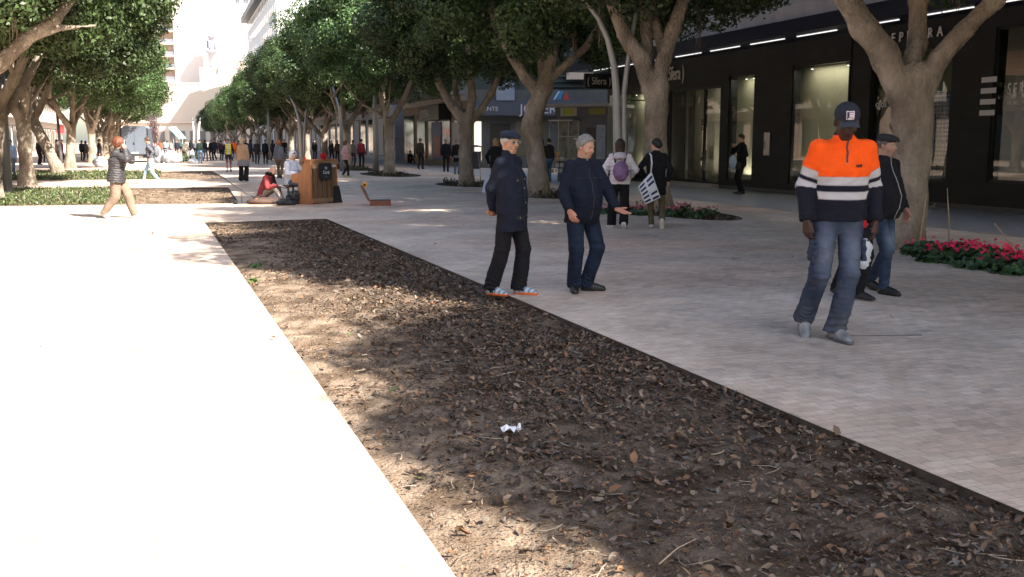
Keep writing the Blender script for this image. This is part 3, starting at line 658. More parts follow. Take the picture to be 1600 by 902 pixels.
# bright ground cover on the left beds
def tuft_field(name, poly, n, size, cols, h, m_, zup=.0):
    return leaves(name, [poly], [n], size, cols, m_, zoff=.01, flat=1.0, zf=lambda x, y: soil_h(x, y) + np.abs(RNG.normal(0, h, len(x))))
GC = M('ground_cover_leaf', rough=.5, vcol=True, var=.2, vscale=8, trans=.25)
GREENS = [(.13, .19, .06), (.08, .14, .04), (.2, .25, .1), (.06, .1, .035), (.24, .25, .13), (.3, .27, .18)]
tuft_field('ground_cover', [(-9, 28.), (-1.3, 27.5), (-1.0, 29.5), (-1.6, 31), (-1.3, 34), (-1.5, 36.6), (-9., 37.2)], 25000, (.045, .09), GREENS, .035, GC)
tuft_field('ground_cover', [(-9, 45.7), (-.7, 44.7), (-.6, 55.6), (-9., 56.7)], 13000, (.07, .12), GREENS, .05, GC)
tuft_field('low_ground_cover', ellp(10.75, 8.7, 1., 3.9), 1300, (.04, .08), [(.04, .07, .02), (.06, .09, .03), (.12, .1, .05)], .03, GC)
for (cx, cy, r, n) in ((10.4, 19.9, 1.6, 260), (10.2, 27.7, 1.6, 500), (10.2, 35.4, 1.9, 900), (9.7, 47.5, 3., 1200), (9.8, 58, 4, 1200)):
    tuft_field('low_ground_cover', ellp(cx, cy, .8, r), n, (.06, .11), [(.05, .06, .025), (.07, .08, .03), (.1, .07, .04)], .07, GC)

# cyclamens and other small plants
def plant(name, x, y, r, h, nl, nf, pcol, label, cat, group, seed=0, lcol=((.03, .07, .025), (.05, .1, .03), (.025, .05, .02))):
    rr = random.Random(seed); root = empty(name, (x, y, hz_(x, y)), 0, label, cat, group); mb = MB(); fb = MB()
    for i in range(nl):
        a = rr.uniform(0, 6.28); d = r * math.sqrt(rr.random()); z = h * (.25 + .6 * rr.random()) * (1 - .4 * (d / r) ** 2); s = rr.uniform(.025, .05) * (1.3 if r > .25 else 1)
        c = Vector((math.cos(a) * d, math.sin(a) * d, z)); n = Vector((math.cos(a) * .6 + rr.uniform(-.5, .5), math.sin(a) * .6 + rr.uniform(-.5, .5), .8)).normalized()
        u = n.orthogonal().normalized(); v = n.cross(u); cc = lcol[i % 3]; k = rr.uniform(.7, 1.3); mb.col(tuple(q * k for q in cc))
        ring = [c + (u * math.cos(t) * s + v * math.sin(t) * s * .85) + n * .006 * math.cos(3 * t) for t in [math.pi * 2 * j / 6 for j in range(6)]]
        mb.add([c - n * .01] + ring, [(0, 1 + j, 1 + (j + 1) % 6) for j in range(6)])
        if i % 5 == 0: mb.tube([(0, 0, 0), tuple(c * .6), tuple(c)], .003, 4)
    mb.build('foliage', M('plant_leaf', rough=.5, vcol=True, spec=.4), root)
    for i in range(nf):
        cl = rr.choice([(.2, .1), (-.3, .2), (0, -.25), (.35, -.2), (-.2, -.1)]); x_ = r * (cl[0] * 1.6 + rr.gauss(0, .28)); y_ = r * (cl[1] * 1.6 + rr.gauss(0, .28)); z_ = h * rr.uniform(.75, 1.15)
        k = rr.uniform(.65, 1.2); fb.col(tuple(q * k for q in pcol))
        for j in range(7):
            d = Vector((rr.gauss(0, 1), rr.gauss(0, 1), abs(rr.gauss(0, 1)) + .2)).normalized(); u = d.orthogonal().normalized(); u.rotate(Matrix.Rotation(rr.uniform(0, 6), 3, d)); l = rr.uniform(.026, .046); w_ = rr.uniform(.011, .017); c0_ = Vector((x_, y_, z_)); k2 = rr.uniform(.75, 1.15); fb.col(tuple(q * k * k2 for q in pcol))
            fb.add([c0_, c0_ + d * l * .55 + u * w_, c0_ + d * l, c0_ + d * l * .55 - u * w_], [(0, 1, 2), (0, 2, 3)])
    if nf: fb.build('blossom', M('petal', rough=.55, vcol=True, trans=.2), root)
    return root
cy = [(1446, 392, 'beside the trunk foot, flowers low and sparse'), (1470, 402, 'with a wide cluster of coral pink heads nearest the tree'), (1492, 392, 'behind the coral cluster, mostly leaves'),
      (1512, 398, 'with a tall dense pink head in the middle of the flower bed'), (1530, 412, 'low and leafy in front of the tall pink head'), (1551, 400, 'with two ragged deep pink heads'),
      (1568, 410, 'with a wide magenta cluster near the leaning cane'), (1586, 420, 'with bright red-pink heads close to the paving edge'), (1603, 414, 'right of the leaning cane, cut by the picture edge')]
for i, (px, py, s) in enumerate(cy):
    q = g(px, py + 6); plant('flowering_plant', q[0], q[1], .34, .26, 260, (5, 30, 2, 36, 1, 14, 32, 24, 10)[i], (.85, .04, .14) if i % 3 else (.9, .10, .18), 'pink cyclamen ' + s, 'plant', 'pink cyclamens in the flower bed', i)
for i, (px, py, s) in enumerate(((948, 334, 'left of the woman with the purple backpack'), (1003, 336, 'between the two walking women'), (1046, 338, 'just right of the trousers of the woman with the tote'), (1062, 333, 'with pale blossoms behind its neighbours'), (1083, 338, 'green and nearly without blossom'), (1102, 336, 'last of the row at the tip of the bed'))):
    q = g(px, py); plant('flowering_plant', q[0], q[1], .27, .22, 120, (14, 26, 34, 26, 6, 8)[i], (.62, .2, .28), 'small pink bedding plant ' + s, 'plant', 'bedding plants round the second tree', 20 + i)
for i, (px, py, s) in enumerate(((384, 437, 'at the left edge of the near bed'), (392, 412, 'half buried in leaves by the left edge of the near bed'))):
    q = g(px, py); plant('weed', q[0] + .06, q[1], .08, .04, 26, 0, (0, 0, 0), 'small green weed ' + s, 'plant', 'weeds in the near bed', 40 + i, ((.06, .12, .03), (.1, .17, .05), (.05, .09, .03)))
for i, (a, b2, lab) in enumerate((((1434, 392), (1448, 302), 'bare upright cane beside the near trunk'), ((1483, 388), (1480, 294), 'thin straight bamboo cane in the middle of the flower bed'), ((1598, 408), (1554, 349), 'short bamboo cane leaning left over the pink flowers'))):
    q = g(*a); D = q @ FH; t = fp(*b2, D); mb = MB(); mb.tube([q - [0, 0, .05], q * .5 + t * .5 + [.01, 0, 0], t], [.012, .01, .006], 6)
    if i == 0: mb.tube([q * .45 + t * .55, fp(1462, 318, D)], [.005, .003], 5).tube([q * .75 + t * .25, fp(1428, 345, D)], [.005, .003], 5)
    tag(mb.build('garden_cane', M('cane', (.36, .28, .2), .7, var=.3, vscale=20), None), lab, 'cane', 'canes in the flower bed')
for i, (a, b2) in enumerate((((752, 292), (746, 238)), ((762, 296), (770, 250)))):
    q = g(*a); D = q @ FH; t = fp(*b2, D); mb = MB(); mb.tube([q - [0, 0, .05], q * .5 + t * .5 + [.03, 0, 0], t], [.014, .01, .006], 6)
    mb.tube([q * .4 + t * .6, q * .1 + t * .9 + [.2, 0, 0]], [.007, .004], 5)
    tag(mb.build('bare_sapling', M('cane'), None), ('thin bare sapling beside the fourth trunk' if i == 0 else 'short bare sapling left of the woman with the white papers'), 'sapling')
# ------------------------------------------------------------------ trees
BARK = mat('bark', (.325, .275, .222), .9, var=.45, vscale=3.2, bump=1., bscale=24, spec=.12, dark=(.20, .16, .125), detail=10, stretch=(1, 1, .55))
for n_ in BARK.node_tree.nodes:
    if n_.type == 'BUMP': n_.inputs['Distance'].default_value = .07
def trunk_mesh(br, vox, seed=0, amp=.02, rk=.86):
    f = Fld(); b0 = np.array(br[0][0][1], float); q0 = br[0][1][1] * rk; rq = random.Random(seed + 50)
    for i in range(6):
        a = i * 1.047 + rq.uniform(-.3, .3); e = np.array([math.cos(a), math.sin(a), 0]) * q0; f.cap((b0[0] + e[0] * .55, b0[1] + e[1] * .55, .55), (b0[0] + e[0] * 1.05, b0[1] + e[1] * 1.05, -.02), q0 * .26, q0 * .2, .06)
    for pts, rs in br:
        for i in range(len(pts) - 1): f.cap(pts[i], pts[i + 1], rs[i] * rk, rs[i + 1] * rk, max(.025, rs[i] * .35))
    f.noise = lambda P: amp * snoise(P * (1, 1, .45), 1.9, seed) + amp * .55 * snoise(P * (1, 1, .6), 4.3, seed + 1) + amp * .35 * snoise(P, 7.5, seed + 2) + amp * .25 * snoise(P * (1, 1, 2), 13., seed + 3)
    V, Q = f.mesh(vox); return np_mesh('trunk', V, Q)
def gen_branches(seed, h0=2.2, lean=(0, 0), top=6.2, spread=3.2, r0=.25):
    rr = random.Random(seed); br = []; fx, fy = lean[0], lean[1]
    br.append(([(0, 0, -.12), (0, 0, .25), (fx * .4, fy * .4, h0 * .5), (fx, fy, h0)], [r0 * 1.5, r0 * 1.12, r0 * .95, r0 * 1.05])); tips = []
    n = rr.choice([3, 4, 4]); a0 = rr.uniform(0, 6.28)
    for i in range(n):
        a = a0 + i * 6.283 / n + rr.uniform(-.35, .35); sp = spread * rr.uniform(.45, .8) if i else spread * .15; hh = h0 + rr.uniform(-.25, .3)
        p0 = (fx, fy, hh - .25); p1 = (fx + math.cos(a) * sp * .35, fy + math.sin(a) * sp * .35, hh + .55); p2 = (fx + math.cos(a) * sp * .75, fy + math.sin(a) * sp * .75, hh + 1.7); p3 = (fx + math.cos(a) * sp * 1.05, fy + math.sin(a) * sp * 1.05, top - .6)
        r = r0 * rr.uniform(.52, .68); br.append(([p0, p1, p2, p3], [r * 1.15, r, r * .8, r * .45])); 
        for k in range(3):
            s = p2 if k else p1; b = a + rr.choice([-1, 1]) * rr.uniform(.5, 1.3); l = spread * rr.uniform(.4, .75)
            q = (s[0] + math.cos(b) * l * .5, s[1] + math.sin(b) * l * .5, s[2] + rr.uniform(.5, .9)); e = (s[0] + math.cos(b) * l, s[1] + math.sin(b) * l, min(top, s[2] + rr.uniform(1.4, 2.4)))
            br.append(([s, q, e], [r * .55, r * .42, r * .26])); tips.append(e)
    return br
LEAFCOL = M('ficus_leaf', (.046, .085, .028), .5, island=.45, var=.4, vscale=.6, spec=.4, trans=.15, objr=.28)
def crown_mesh(seed, c=(0, 0, 6.3), r=(4.2, 4.2, 3.0), nclump=150, leaves_n=120000, ls=(.10, .16), inner=.25, lowcut=-.93, solid=False):
    rg = np.random.default_rng(seed); c = np.array(c); r = np.array(r)
    v = rg.normal(size=(nclump * 4, 3)); v /= np.linalg.norm(v, axis=1)[:, None]; v = v[v[:, 2] > lowcut][:nclump]
    nl = len(v); bul = 1 + .09 * snoise(v * 1.3, 1.2, seed) + .06 * rg.normal(size=nl)
    rad = np.where(rg.uniform(size=nl) < .78, rg.uniform(.8, .93, nl), rg.uniform(.35, .75, nl)) * bul
    if solid: rad = np.where(rg.uniform(size=nl) < .6, rg.uniform(.74, .84, nl), rg.uniform(.3, .7, nl)) * bul
    cc = c + v * r * rad[:, None]; cc[:, 2] = np.maximum(cc[:, 2], 3.75 + rg.uniform(0, .5, nl)); cr = rg.uniform(.42, .95, nl) * r[0] / 4.3
    w = cr ** 2; idx = rg.choice(nl, leaves_n, p=w / w.sum())
    u = rg.normal(size=(leaves_n, 3)); u /= np.linalg.norm(u, axis=1)[:, None]
    dist = np.where(rg.uniform(size=leaves_n) < inner, rg.uniform(.2, .8, leaves_n), rg.normal(.93, .1, leaves_n).clip(.6, 1.35))
    P = cc[idx] + u * (cr[idx] * dist)[:, None] * (1, 1, .8)
    n = u * .9 + v[idx] * .5 + rg.normal(size=(leaves_n, 3)) * .55 + (0, 0, .35); n /= np.linalg.norm(n, axis=1)[:, None]
    a = np.cross(n, rg.normal(size=(leaves_n, 3))); a /= np.linalg.norm(a, axis=1)[:, None]; b = np.cross(n, a)
    L = rg.uniform(*ls, leaves_n)[:, None]; W = L * rg.uniform(.24, .32, leaves_n)[:, None]
    V = np.stack([P - a * L * .5, P + b * W + n * L * .05, P + a * L * .5 - n * L * .1, P - b * W + n * L * .05], 1).reshape(-1, 3)
    Q = np.arange(len(V)).reshape(-1, 4)
    return np_mesh('crown', V, Q, smooth=False)
CROWNS = [crown_mesh(11), crown_mesh(12), crown_mesh(13)]
CROWNF = [crown_mesh(14, leaves_n=30000, ls=(.16, .24)), crown_mesh(15, leaves_n=30000, ls=(.16, .24))]
BIGS = crown_mesh(18, c=(0, 0, 6.7), r=(4.5, 4.5, 3.2), nclump=260, leaves_n=150000, ls=(.15, .24), inner=.35, solid=True)
BIG = [crown_mesh(16, c=(0, 0, 6.7), r=(4.5, 4.5, 3.3), nclump=165, leaves_n=125000, ls=(.10, .165)), crown_mesh(17, c=(0, 0, 6.7), r=(4.5, 4.5, 3.3), nclump=165, leaves_n=125000, ls=(.10, .165))]
TR = [trunk_mesh(gen_branches(s), .05, s) for s in (1, 2, 3, 4)]
def fpl(px, py, D, o, dz=0., dy=0.):
    return fp(px, py, D + dy) - o
def roots(o, lo, n, rad, ztop, seed):                     # aerial roots hanging under a crown
    rr = random.Random(seed); mb = MB()
    for i in range(n):
        a = rr.uniform(0, 6.28); d = rad * rr.uniform(.3, .8); x, y = math.cos(a) * d, math.sin(a) * d
        for k in range(9):
            xx, yy = x + rr.gauss(0, .035), y + rr.gauss(0, .035); l = rr.uniform(.25, .75)
            mb.tube([(xx, yy, ztop + .5), (xx + .02, yy, ztop - l * .5), (xx + rr.uniform(-.04, .04), yy, ztop - l)], .005, 4)
    mb.build('aerial_root_fringe', M('root_fibre', (.2, .15, .11), .9), o)
def tree(X, Y, label, group, tm, cm, rz=0., s=1., trz=None, crz=0., co=(0, 0, 0), cs=None, rt=0, sub=None):
    root = empty('ficus_tree', (X, Y, 0), 0, label, 'tree', group)
    t = link('trunk', tm, root, BARK); t.rotation_euler = (0, 0, trz if trz is not None else rz)
    if trz is None: t.scale = (s, s, s)
    c = link('crown', cm, root, LEAFCOL); c.rotation_euler = (0, 0, crz); c.location = co; k = cs or (s, s, s); c.scale = k
    if rt: roots(root, 0, rt, 3.2, 4.3, int(abs(Y) * 10))
    return root
RG = 'ficus trees of the right-hand row'; LG = 'ficus trees of the left-hand row'
# the three nearest trunks of the right row are drawn limb by limb
def custom(base, D, limbs, vox=.032, seed=0, amp=.02, rk=.84):
    o = np.array(g(*base)); o[2] = 0; br = []
    D = o @ FH
    for pts, rs in limbs: br.append(([fp(p[0], p[1], D + (p[2] if len(p) > 2 else 0)) - o for p in pts], rs))
    return o, trunk_mesh(br, vox, seed, amp, rk)
o1, t1 = custom((1410, 388), 0, [
    ([(1409, 400), (1411, 380), (1420, 300), (1425, 230), (1425, 175), (1432, 120)], [.50, .35, .315, .31, .35, .30]),
    ([(1405, 150), (1385, 88), (1352, 45), (1322, -5), (1290, -60, -.3), (1230, -170, -.6)], [.23, .25, .235, .22, .2, .13]),
    ([(1418, 130, .1), (1433, 70, .2), (1436, 0, .3), (1440, -80, .4), (1450, -200, .5)], [.2, .17, .17, .16, .1]),
    ([(1440, 150), (1468, 92, -.1), (1510, 45, -.2), (1555, 2, -.3), (1620, -70, -.5), (1720, -180, -.8)], [.2, .18, .165, .15, .14, .1]),
    ([(1322, -5), (1350, -90, -.8), (1370, -200, -1.5)], [.15, .12, .08]),
    ([(1424, 385), (1438, 310), (1446, 240), (1445, 150)], [.2, .12, .12, .14]),
    ([(1395, 385), (1384, 393)], [.2, .12]), ([(1425, 388), (1440, 392)], [.18, .1])], .03, 5, .024, .76)
o2, t2 = custom((1028, 333), 0, [
    ([(1028, 340), (1029, 320), (1024, 240), (1026, 170), (1028, 135)], [.42, .32, .30, .28, .30]),
    ([(1018, 150), (1003, 95), (975, 55), (958, 5, -.2), (930, -60, -.5)], [.2, .21, .18, .16, .1]),
    ([(1014, 140, .2), (1012, 80, .3), (1008, 20, .4), (1000, -60, .5)], [.2, .17, .15, .1]),
    ([(1026, 150), (1036, 95), (1052, 45), (1070, -5), (1095, -80, -.4)], [.19, .19, .18, .17, .1]),
    ([(1036, 90, .1), (1026, 40, .5), (1015, -20, .9)], [.14, .12, .08])], .034, 6, .02)
o3, t3 = custom((842, 306), 0, [
    ([(842, 314), (842, 300), (838, 250), (832, 205), (836, 170), (850, 140)], [.45, .36, .31, .30, .31, .27]),
    ([(826, 190), (822, 202)], [.22, .2]),
    ([(846, 152), (820, 120), (795, 80), (772, 30), (760, -20)], [.2, .19, .17, .15, .1]),
    ([(850, 140), (862, 90), (868, 40), (860, -20)], [.26, .21, .19, .12]),
    ([(850, 130), (846, 80, .6), (842, 30, .8)], [.2, .16, .1]),
    ([(855, 130), (885, 100), (915, 75), (945, 20)], [.16, .14, .12, .08]),
    ([(848, 300), (862, 312)], [.22, .12])], .038, 7, .022)
o4, t4 = custom((729, 290), 0, [
    ([(729, 296), (729, 280), (727, 240), (728, 205), (732, 185)], [.4, .30, .27, .27, .28]),
    ([(726, 195), (706, 165), (688, 135), (672, 98), (655, 60)], [.2, .18, .16, .14, .1]),
    ([(733, 185), (738, 150), (734, 110), (730, 70)], [.2, .17, .14, .1]),
    ([(736, 190), (752, 172), (768, 145), (784, 110), (798, 80)], [.16, .15, .14, .11, .08]),
    ([(722, 185), (712, 145, .5), (708, 100, .7)], [.15, .12, .08])], .04, 8, .02)
tree(o1[0], o1[1], 'thick pale ficus trunk forking into three limbs over the pink flower bed', RG, t1, BIG[0], trz=0, crz=1., co=(.7, 1.2, .7), cs=(1, 1.0, 1), rt=2)
tree(o2[0], o2[1], 'mottled ficus with a V fork behind the two walking women', RG, t2, BIG[1], trz=0, crz=2.2, co=(.5, .6, .75), cs=(.95, .9, .95), rt=2)
tree(o3[0], o3[1], 'ficus with a knobbly bulge low on its trunk, behind the two elderly men', RG, t3, CROWNS[0], trz=0, crz=.4, co=(.5, 0, 0), cs=(1.08, 1.0, 1.08), rt=2)
tree(o4[0], o4[1], 'ficus with three spreading bare limbs in front of the jeweller shopfront', RG, t4, CROWNS[1], trz=0, crz=1.9, co=(.4, 0, 0), cs=(1.05, 1, 1.05), rt=2)
def yX(px, X): return xp(px, 250, X)[1]
tree(10.1, 5.9, 'ficus shading the near pavement, its crown over the right picture edge', RG, TR[0], BIGS, rz=2., crz=3.9, co=(.1, .6, .1), cs=(1.03, 1.16, 1.))
tree(10.1, -1.6, 'ficus out of the frame that shades the near end of the bed', RG, TR[1], BIGS, rz=1., crz=.5, co=(.25, -.05, 0), cs=(1.0, .9, .97))
pls = [(608, 9.6, 'leaning ficus beside the grey lamp post, third from the jeweller'), (543, 9.9, 'ficus right behind the pink-jacketed woman'), (508, 9.9, 'ficus behind the top of the piano'), (480, 9.8, 'ficus behind the hooded piano player'),
       (456, 9.8, 'ficus just right of the rusty-haired woman in grey'), (438, 9.8, 'slim ficus above the rusty-haired woman in grey'), (420, 9.8, 'ficus behind the two men in dark coats'), (405, 9.8, 'ficus above the pair of dark coats, next farther on'),
       (393, 9.8, 'ficus behind the blonde woman in the camel jacket'), (381, 9.8, 'ficus above the blonde head in the right row'), (371, 9.8, 'ficus above the yellow jacket, deep in the right row'), (362, 9.8, 'ficus above the orange vest in the right row'), (352, 9.8, 'fourth farthest ficus of the right row, above the shorter dark figures'), (344, 9.8, 'third farthest ficus of the right row'), (337, 9.6, 'farthest but one ficus of the right row'), (331, 9.4, 'farthest ficus of the right row, its crown ending the green wall')]
for i, (px, X, lab) in enumerate(pls):
    Y = yX(px, X); far = i > 5
    tree(X, Y, lab, RG, TR[i % 4], (CROWNF if far else CROWNS)[i % (2 if far else 3)], rz=i * 1.7, s=1.03 + .05 * math.sin(i * 2.3), crz=i * 2.1, co=(.5, 0, 0), cs=(1.02, 1.08, 1.04 + .05 * math.sin(i * 2.3)), rt=1 if i < 3 else 0)
# left row
ob, tb = custom((-90, 335), 0, [
    ([(-90, 345), (-88, 300), (-80, 230), (-70, 190)], [.5, .38, .34, .33]),
    ([(-70, 200), (-20, 120), (40, 62), (85, 30), (130, -25, .5)], [.22, .2, .17, .15, .1]),
    ([(-75, 200), (-110, 100), (-150, 0)], [.25, .22, .15]), ([(-72, 190), (-60, 100, .6), (-40, 20, 1.)], [.22, .18, .1]),
    ([(40, 62), (95, 45), (150, 40, .4)], [.1, .07, .04])], .04, 9)
tree(ob[0], ob[1], 'near ficus of the left row whose big limb crosses the top left corner', LG, tb, BIG[1], trz=0, crz=1.2, co=(.2, 0, .2), cs=(.92, .85, .92), rt=4)
lts = [(-14, 310, 'ficus trunk cut by the left picture edge beside the grey pole', .3), (43, 290, 'broad sunlit ficus trunk right of the man in the blue shirt', 0), (90, 273, 'white sunlit ficus trunk leaning left behind the thin pole', -.9), (110, 264, 'ficus with a bright forked trunk left of the red-haired woman', .2),
       (145, 253, 'dark ficus trunk directly left of the red-haired woman', 0), (157, 249, 'ficus behind the head of the red-haired woman', 0), (166, 246, 'slim ficus just left of the van', 0), (174, 243, 'ficus behind the left side of the van', 0), (182, 240, 'ficus hidden half by the van roof', 0), (189, 238, 'far ficus above the van', 0), (195, 236, 'farthest ficus of the left row', 0)]
for i, (px, py, lab, ln) in enumerate(lts):
    q = g(px, py); X = q[0] if i < 5 else -5.7; Y = q[1] if i < 5 else yX(px, X); far = i > 4
    if i == 4: Y = yX(px, -5.6); X = -5.6
    tm = TR[(i + 1) % 4] if not ln else trunk_mesh(gen_branches(20 + i, 2.5, (ln, .1), 6.2, 3.2, .29), .045, 20 + i)
    tree(X, Y, lab, LG, tm, (CROWNF if far else CROWNS)[i % (2 if far else 3)], rz=i * 2.3, s=1.08, trz=0 if ln else None, crz=i * 1.3 + 2, co=(.6, 0, -.1), cs=(1.12, 1.05, 1.12), rt=1 if i < 3 else 0)
# bare purple-brown young tree above the sacks
rr = random.Random(5); D = 92; q = fp(243, 246, D); o = empty('bare_young_tree', (q[0], q[1], 0), 0, 'bare purplish young tree with upright twigs right of the van', 'tree')
mb = MB(); mb.tube([(0, 0, 0), (.02, 0, 1.3), (0, .02, 2.0)], [.1, .08, .07], 8); mb.build('trunk', BARK, o); mb = MB()
for i in range(240):
    z = rr.uniform(1.4, 3.2); a = rr.uniform(0, 6.28); l = rr.uniform(.5, 1.5); k = rr.uniform(.15, .45)
    s = (rr.gauss(0, .15), rr.gauss(0, .15), z); mb.tube([s, (s[0] + math.cos(a) * l * k, s[1] + math.sin(a) * l * k, z + l * .6), (s[0] + math.cos(a) * l * k * 1.4, s[1] + math.sin(a) * l * k * 1.4, z + l)], [.016, .011, .005], 4)
mb.build('twigs', M('twig_purple', (.16, .11, .12), .9), o)
# ------------------------------------------------------------------ buildings
def glass(name='window_glass', tint=(.85, .88, .86), rough=.01, ior=1.45, add=.03):
    if name in _mc: return _mc[name]
    m = bpy.data.materials.new(name); m.use_nodes = True; nt = m.node_tree; N = nt.nodes; L = nt.links; N.clear()
    out = N.new('ShaderNodeOutputMaterial'); t = N.new('ShaderNodeBsdfTransparent'); t.inputs[0].default_value = (*tint, 1)
    gl = N.new('ShaderNodeBsdfGlossy'); gl.inputs['Roughness'].default_value = rough
    fr = N.new('ShaderNodeFresnel'); fr.inputs[0].default_value = ior; mx = N.new('ShaderNodeMixShader')
    ad = N.new('ShaderNodeMath'); ad.operation = 'ADD'; ad.inputs[1].default_value = add; L.new(fr.outputs[0], ad.inputs[0]); ad.use_clamp = True
    L.new(ad.outputs[0], mx.inputs[0]); L.new(t.outputs[0], mx.inputs[1]); L.new(gl.outputs[0], mx.inputs[2]); L.new(mx.outputs[0], out.inputs[0])
    _mc[name] = m; return m
def brickmat(name, c1, c2, mort, w, h, rough=.5, ms=.006, bump=.2, rot=None, spec=.5):
    m = bpy.data.materials.new(name); m.use_nodes = True; nt = m.node_tree; N = nt.nodes; L = nt.links; b = N['Principled BSDF']
    b.inputs['Roughness'].default_value = rough; b.inputs['Specular IOR Level'].default_value = spec
    tc = N.new('ShaderNodeTexCoord'); mp = N.new('ShaderNodeMapping'); mp.inputs['Rotation'].default_value = rot or (0, 0, 0)
    sx = N.new('ShaderNodeSeparateXYZ'); cx = N.new('ShaderNodeCombineXYZ'); L.new(tc.outputs['Object'], sx.inputs[0])
    a = N.new('ShaderNodeMath'); a.operation = 'ADD'; L.new(sx.outputs[0], a.inputs[0]); L.new(sx.outputs[1], a.inputs[1])
    L.new(a.outputs[0], cx.inputs[0]); L.new(sx.outputs[2], cx.inputs[1])
    br = N.new('ShaderNodeTexBrick'); L.new(cx.outputs[0], br.inputs[0])
    for k, v in (('Scale', 1.), ('Mortar Size', ms), ('Brick Width', w), ('Row Height', h)): br.inputs[k].default_value = v
    br.inputs['Color1'].default_value = (*c1, 1); br.inputs['Color2'].default_value = (*c2, 1); br.inputs['Mortar'].default_value = (*mort, 1)
    n = N.new('ShaderNodeTexNoise'); n.inputs['Scale'].default_value = 1.3; n.inputs['Detail'].default_value = 7; L.new(tc.outputs['Object'], n.inputs[0])
    r = N.new('ShaderNodeMapRange'); r.inputs[1].default_value = .3; r.inputs[2].default_value = .7; r.inputs[3].default_value = .8; r.inputs[4].default_value = 1.15; L.new(n.outputs[0], r.inputs[0])
    s = N.new('ShaderNodeVectorMath'); s.operation = 'SCALE'; L.new(br.outputs[0], s.inputs[0]); L.new(r.outputs[0], s.inputs['Scale']); L.new(s.outputs[0], b.inputs['Base Color'])
    bp = N.new('ShaderNodeBump'); bp.inputs['Strength'].default_value = bump; bp.inputs['Distance'].default_value = .01; bp.invert = True; L.new(br.outputs['Fac'], bp.inputs['Height']); L.new(bp.outputs[0], b.inputs['Normal'])
    return m
XF = 17.5
BLK = brickmat('black_tile', (.017, .018, .020), (.022, .0235, .025), (.006, .006, .007), .9, .3, .5, .004, spec=.22)
OLV = M('shop_backdrop', (.38, .365, .25), .8, var=.15, vscale=.6)
WHM = M('sign_letter_white', (.75, .75, .78), .5)
def yY(px): return xp(px, 250, XF)[1]
shop = empty('fashion_shop_building', (XF, 28, 0), 0, 'black tiled shop front with tall olive windows and a strip-lit canopy', 'shop')
def L3(o): return lambda m_, nm, mt: m_.build(nm, mt, o)
def rel(x0, x1, y0, y1, z0, z1, mb=None):
    mb = mb or MB(); return mb.box(x0 - XF, x1 - XF, y0 - 28, y1 - 28, z0, z1)
# openings: (y near, y far, z0, z1)
OPN = [(10.5, 18.15, .66, 4.1, 'dark'), (19.42, 22.3, .6, 3.85, 'lattice'), (23.2, 25.95, .3, 3.8, 'olive'), (27.95, 29.5, .32, 3.72, 'olive'), (30.0, 33.6, .16, 3.42, 'door'), (34.6, 37.7, .3, 3.55, 'olive')]
wall = MB(); y = 4.; ends = sorted(OPN)
for (a, b_, z0, z1, k) in ends:
    rel(XF, XF + .35, y, a, 0, 4.74, wall); rel(XF + .002, XF + .35, a, b_, 0, z0, wall); rel(XF + .002, XF + .35, a, b_, z1, 4.74, wall); y = b_
rel(XF, XF + .35, y, 39.3, 0, 4.74, wall); rel(XF + .35, XF + 30, 38.95, 39.3, 0, 4.74, wall)
for yy in (22.3, 23.16): rel(XF - .04, XF - .001, yy, yy + .05, 0, 4.48, wall)
wall.build('tiled_wall', BLK, shop)
mb = MB(); rel(XF - .03, XF - .002, 4., 39.3, 0, .12, mb); mb.build('plinth', M('plinth_stone', (.05, .055, .06), .4), shop)
mb = MB(); rel(XF + .36, XF + 6, 4, 38.9, 0, .14, mb); mb.build('shop_floor', M('shop_floor', (.18, .16, .13), .3), shop)
mb = MB(); rel(XF + .36, XF + 6, 4, 38.9, 4.2, 4.3, mb); mb.build('shop_ceiling', M('shop_ceiling', (.3, .3, .28), .8), shop)
FRM = M('black_frame', (.012, .013, .015), .35, .3)
rr = random.Random(2)
def lamp_in(a, b_, z1, e=1.):                                    # light of the shop's ceiling spots, plus an added fill from below
    l = bpy.data.lights.new('shop_spot_and_fill', 'AREA'); l.shape = 'RECTANGLE'; l.size = .3; l.size_y = (b_ - a) * .8; l.energy = SHOP_E * (b_ - a) * e; l.color = (1, .96, .86)
    o = bpy.data.objects.new('shop_spot_and_fill', l); C.objects.link(o); o.parent = shop; o.location = (.30, (a + b_) / 2 - 28, z1 - .1); o.rotation_euler = (0, R(-10), 0)
    o = bpy.data.objects.new('shop_spot_and_fill', l); C.objects.link(o); o.parent = shop; o.location = (.42, (a + b_) / 2 - 28, .5); o.rotation_euler = (0, R(-170), 0)  # added fill lamp near the floor, evens out the backdrop
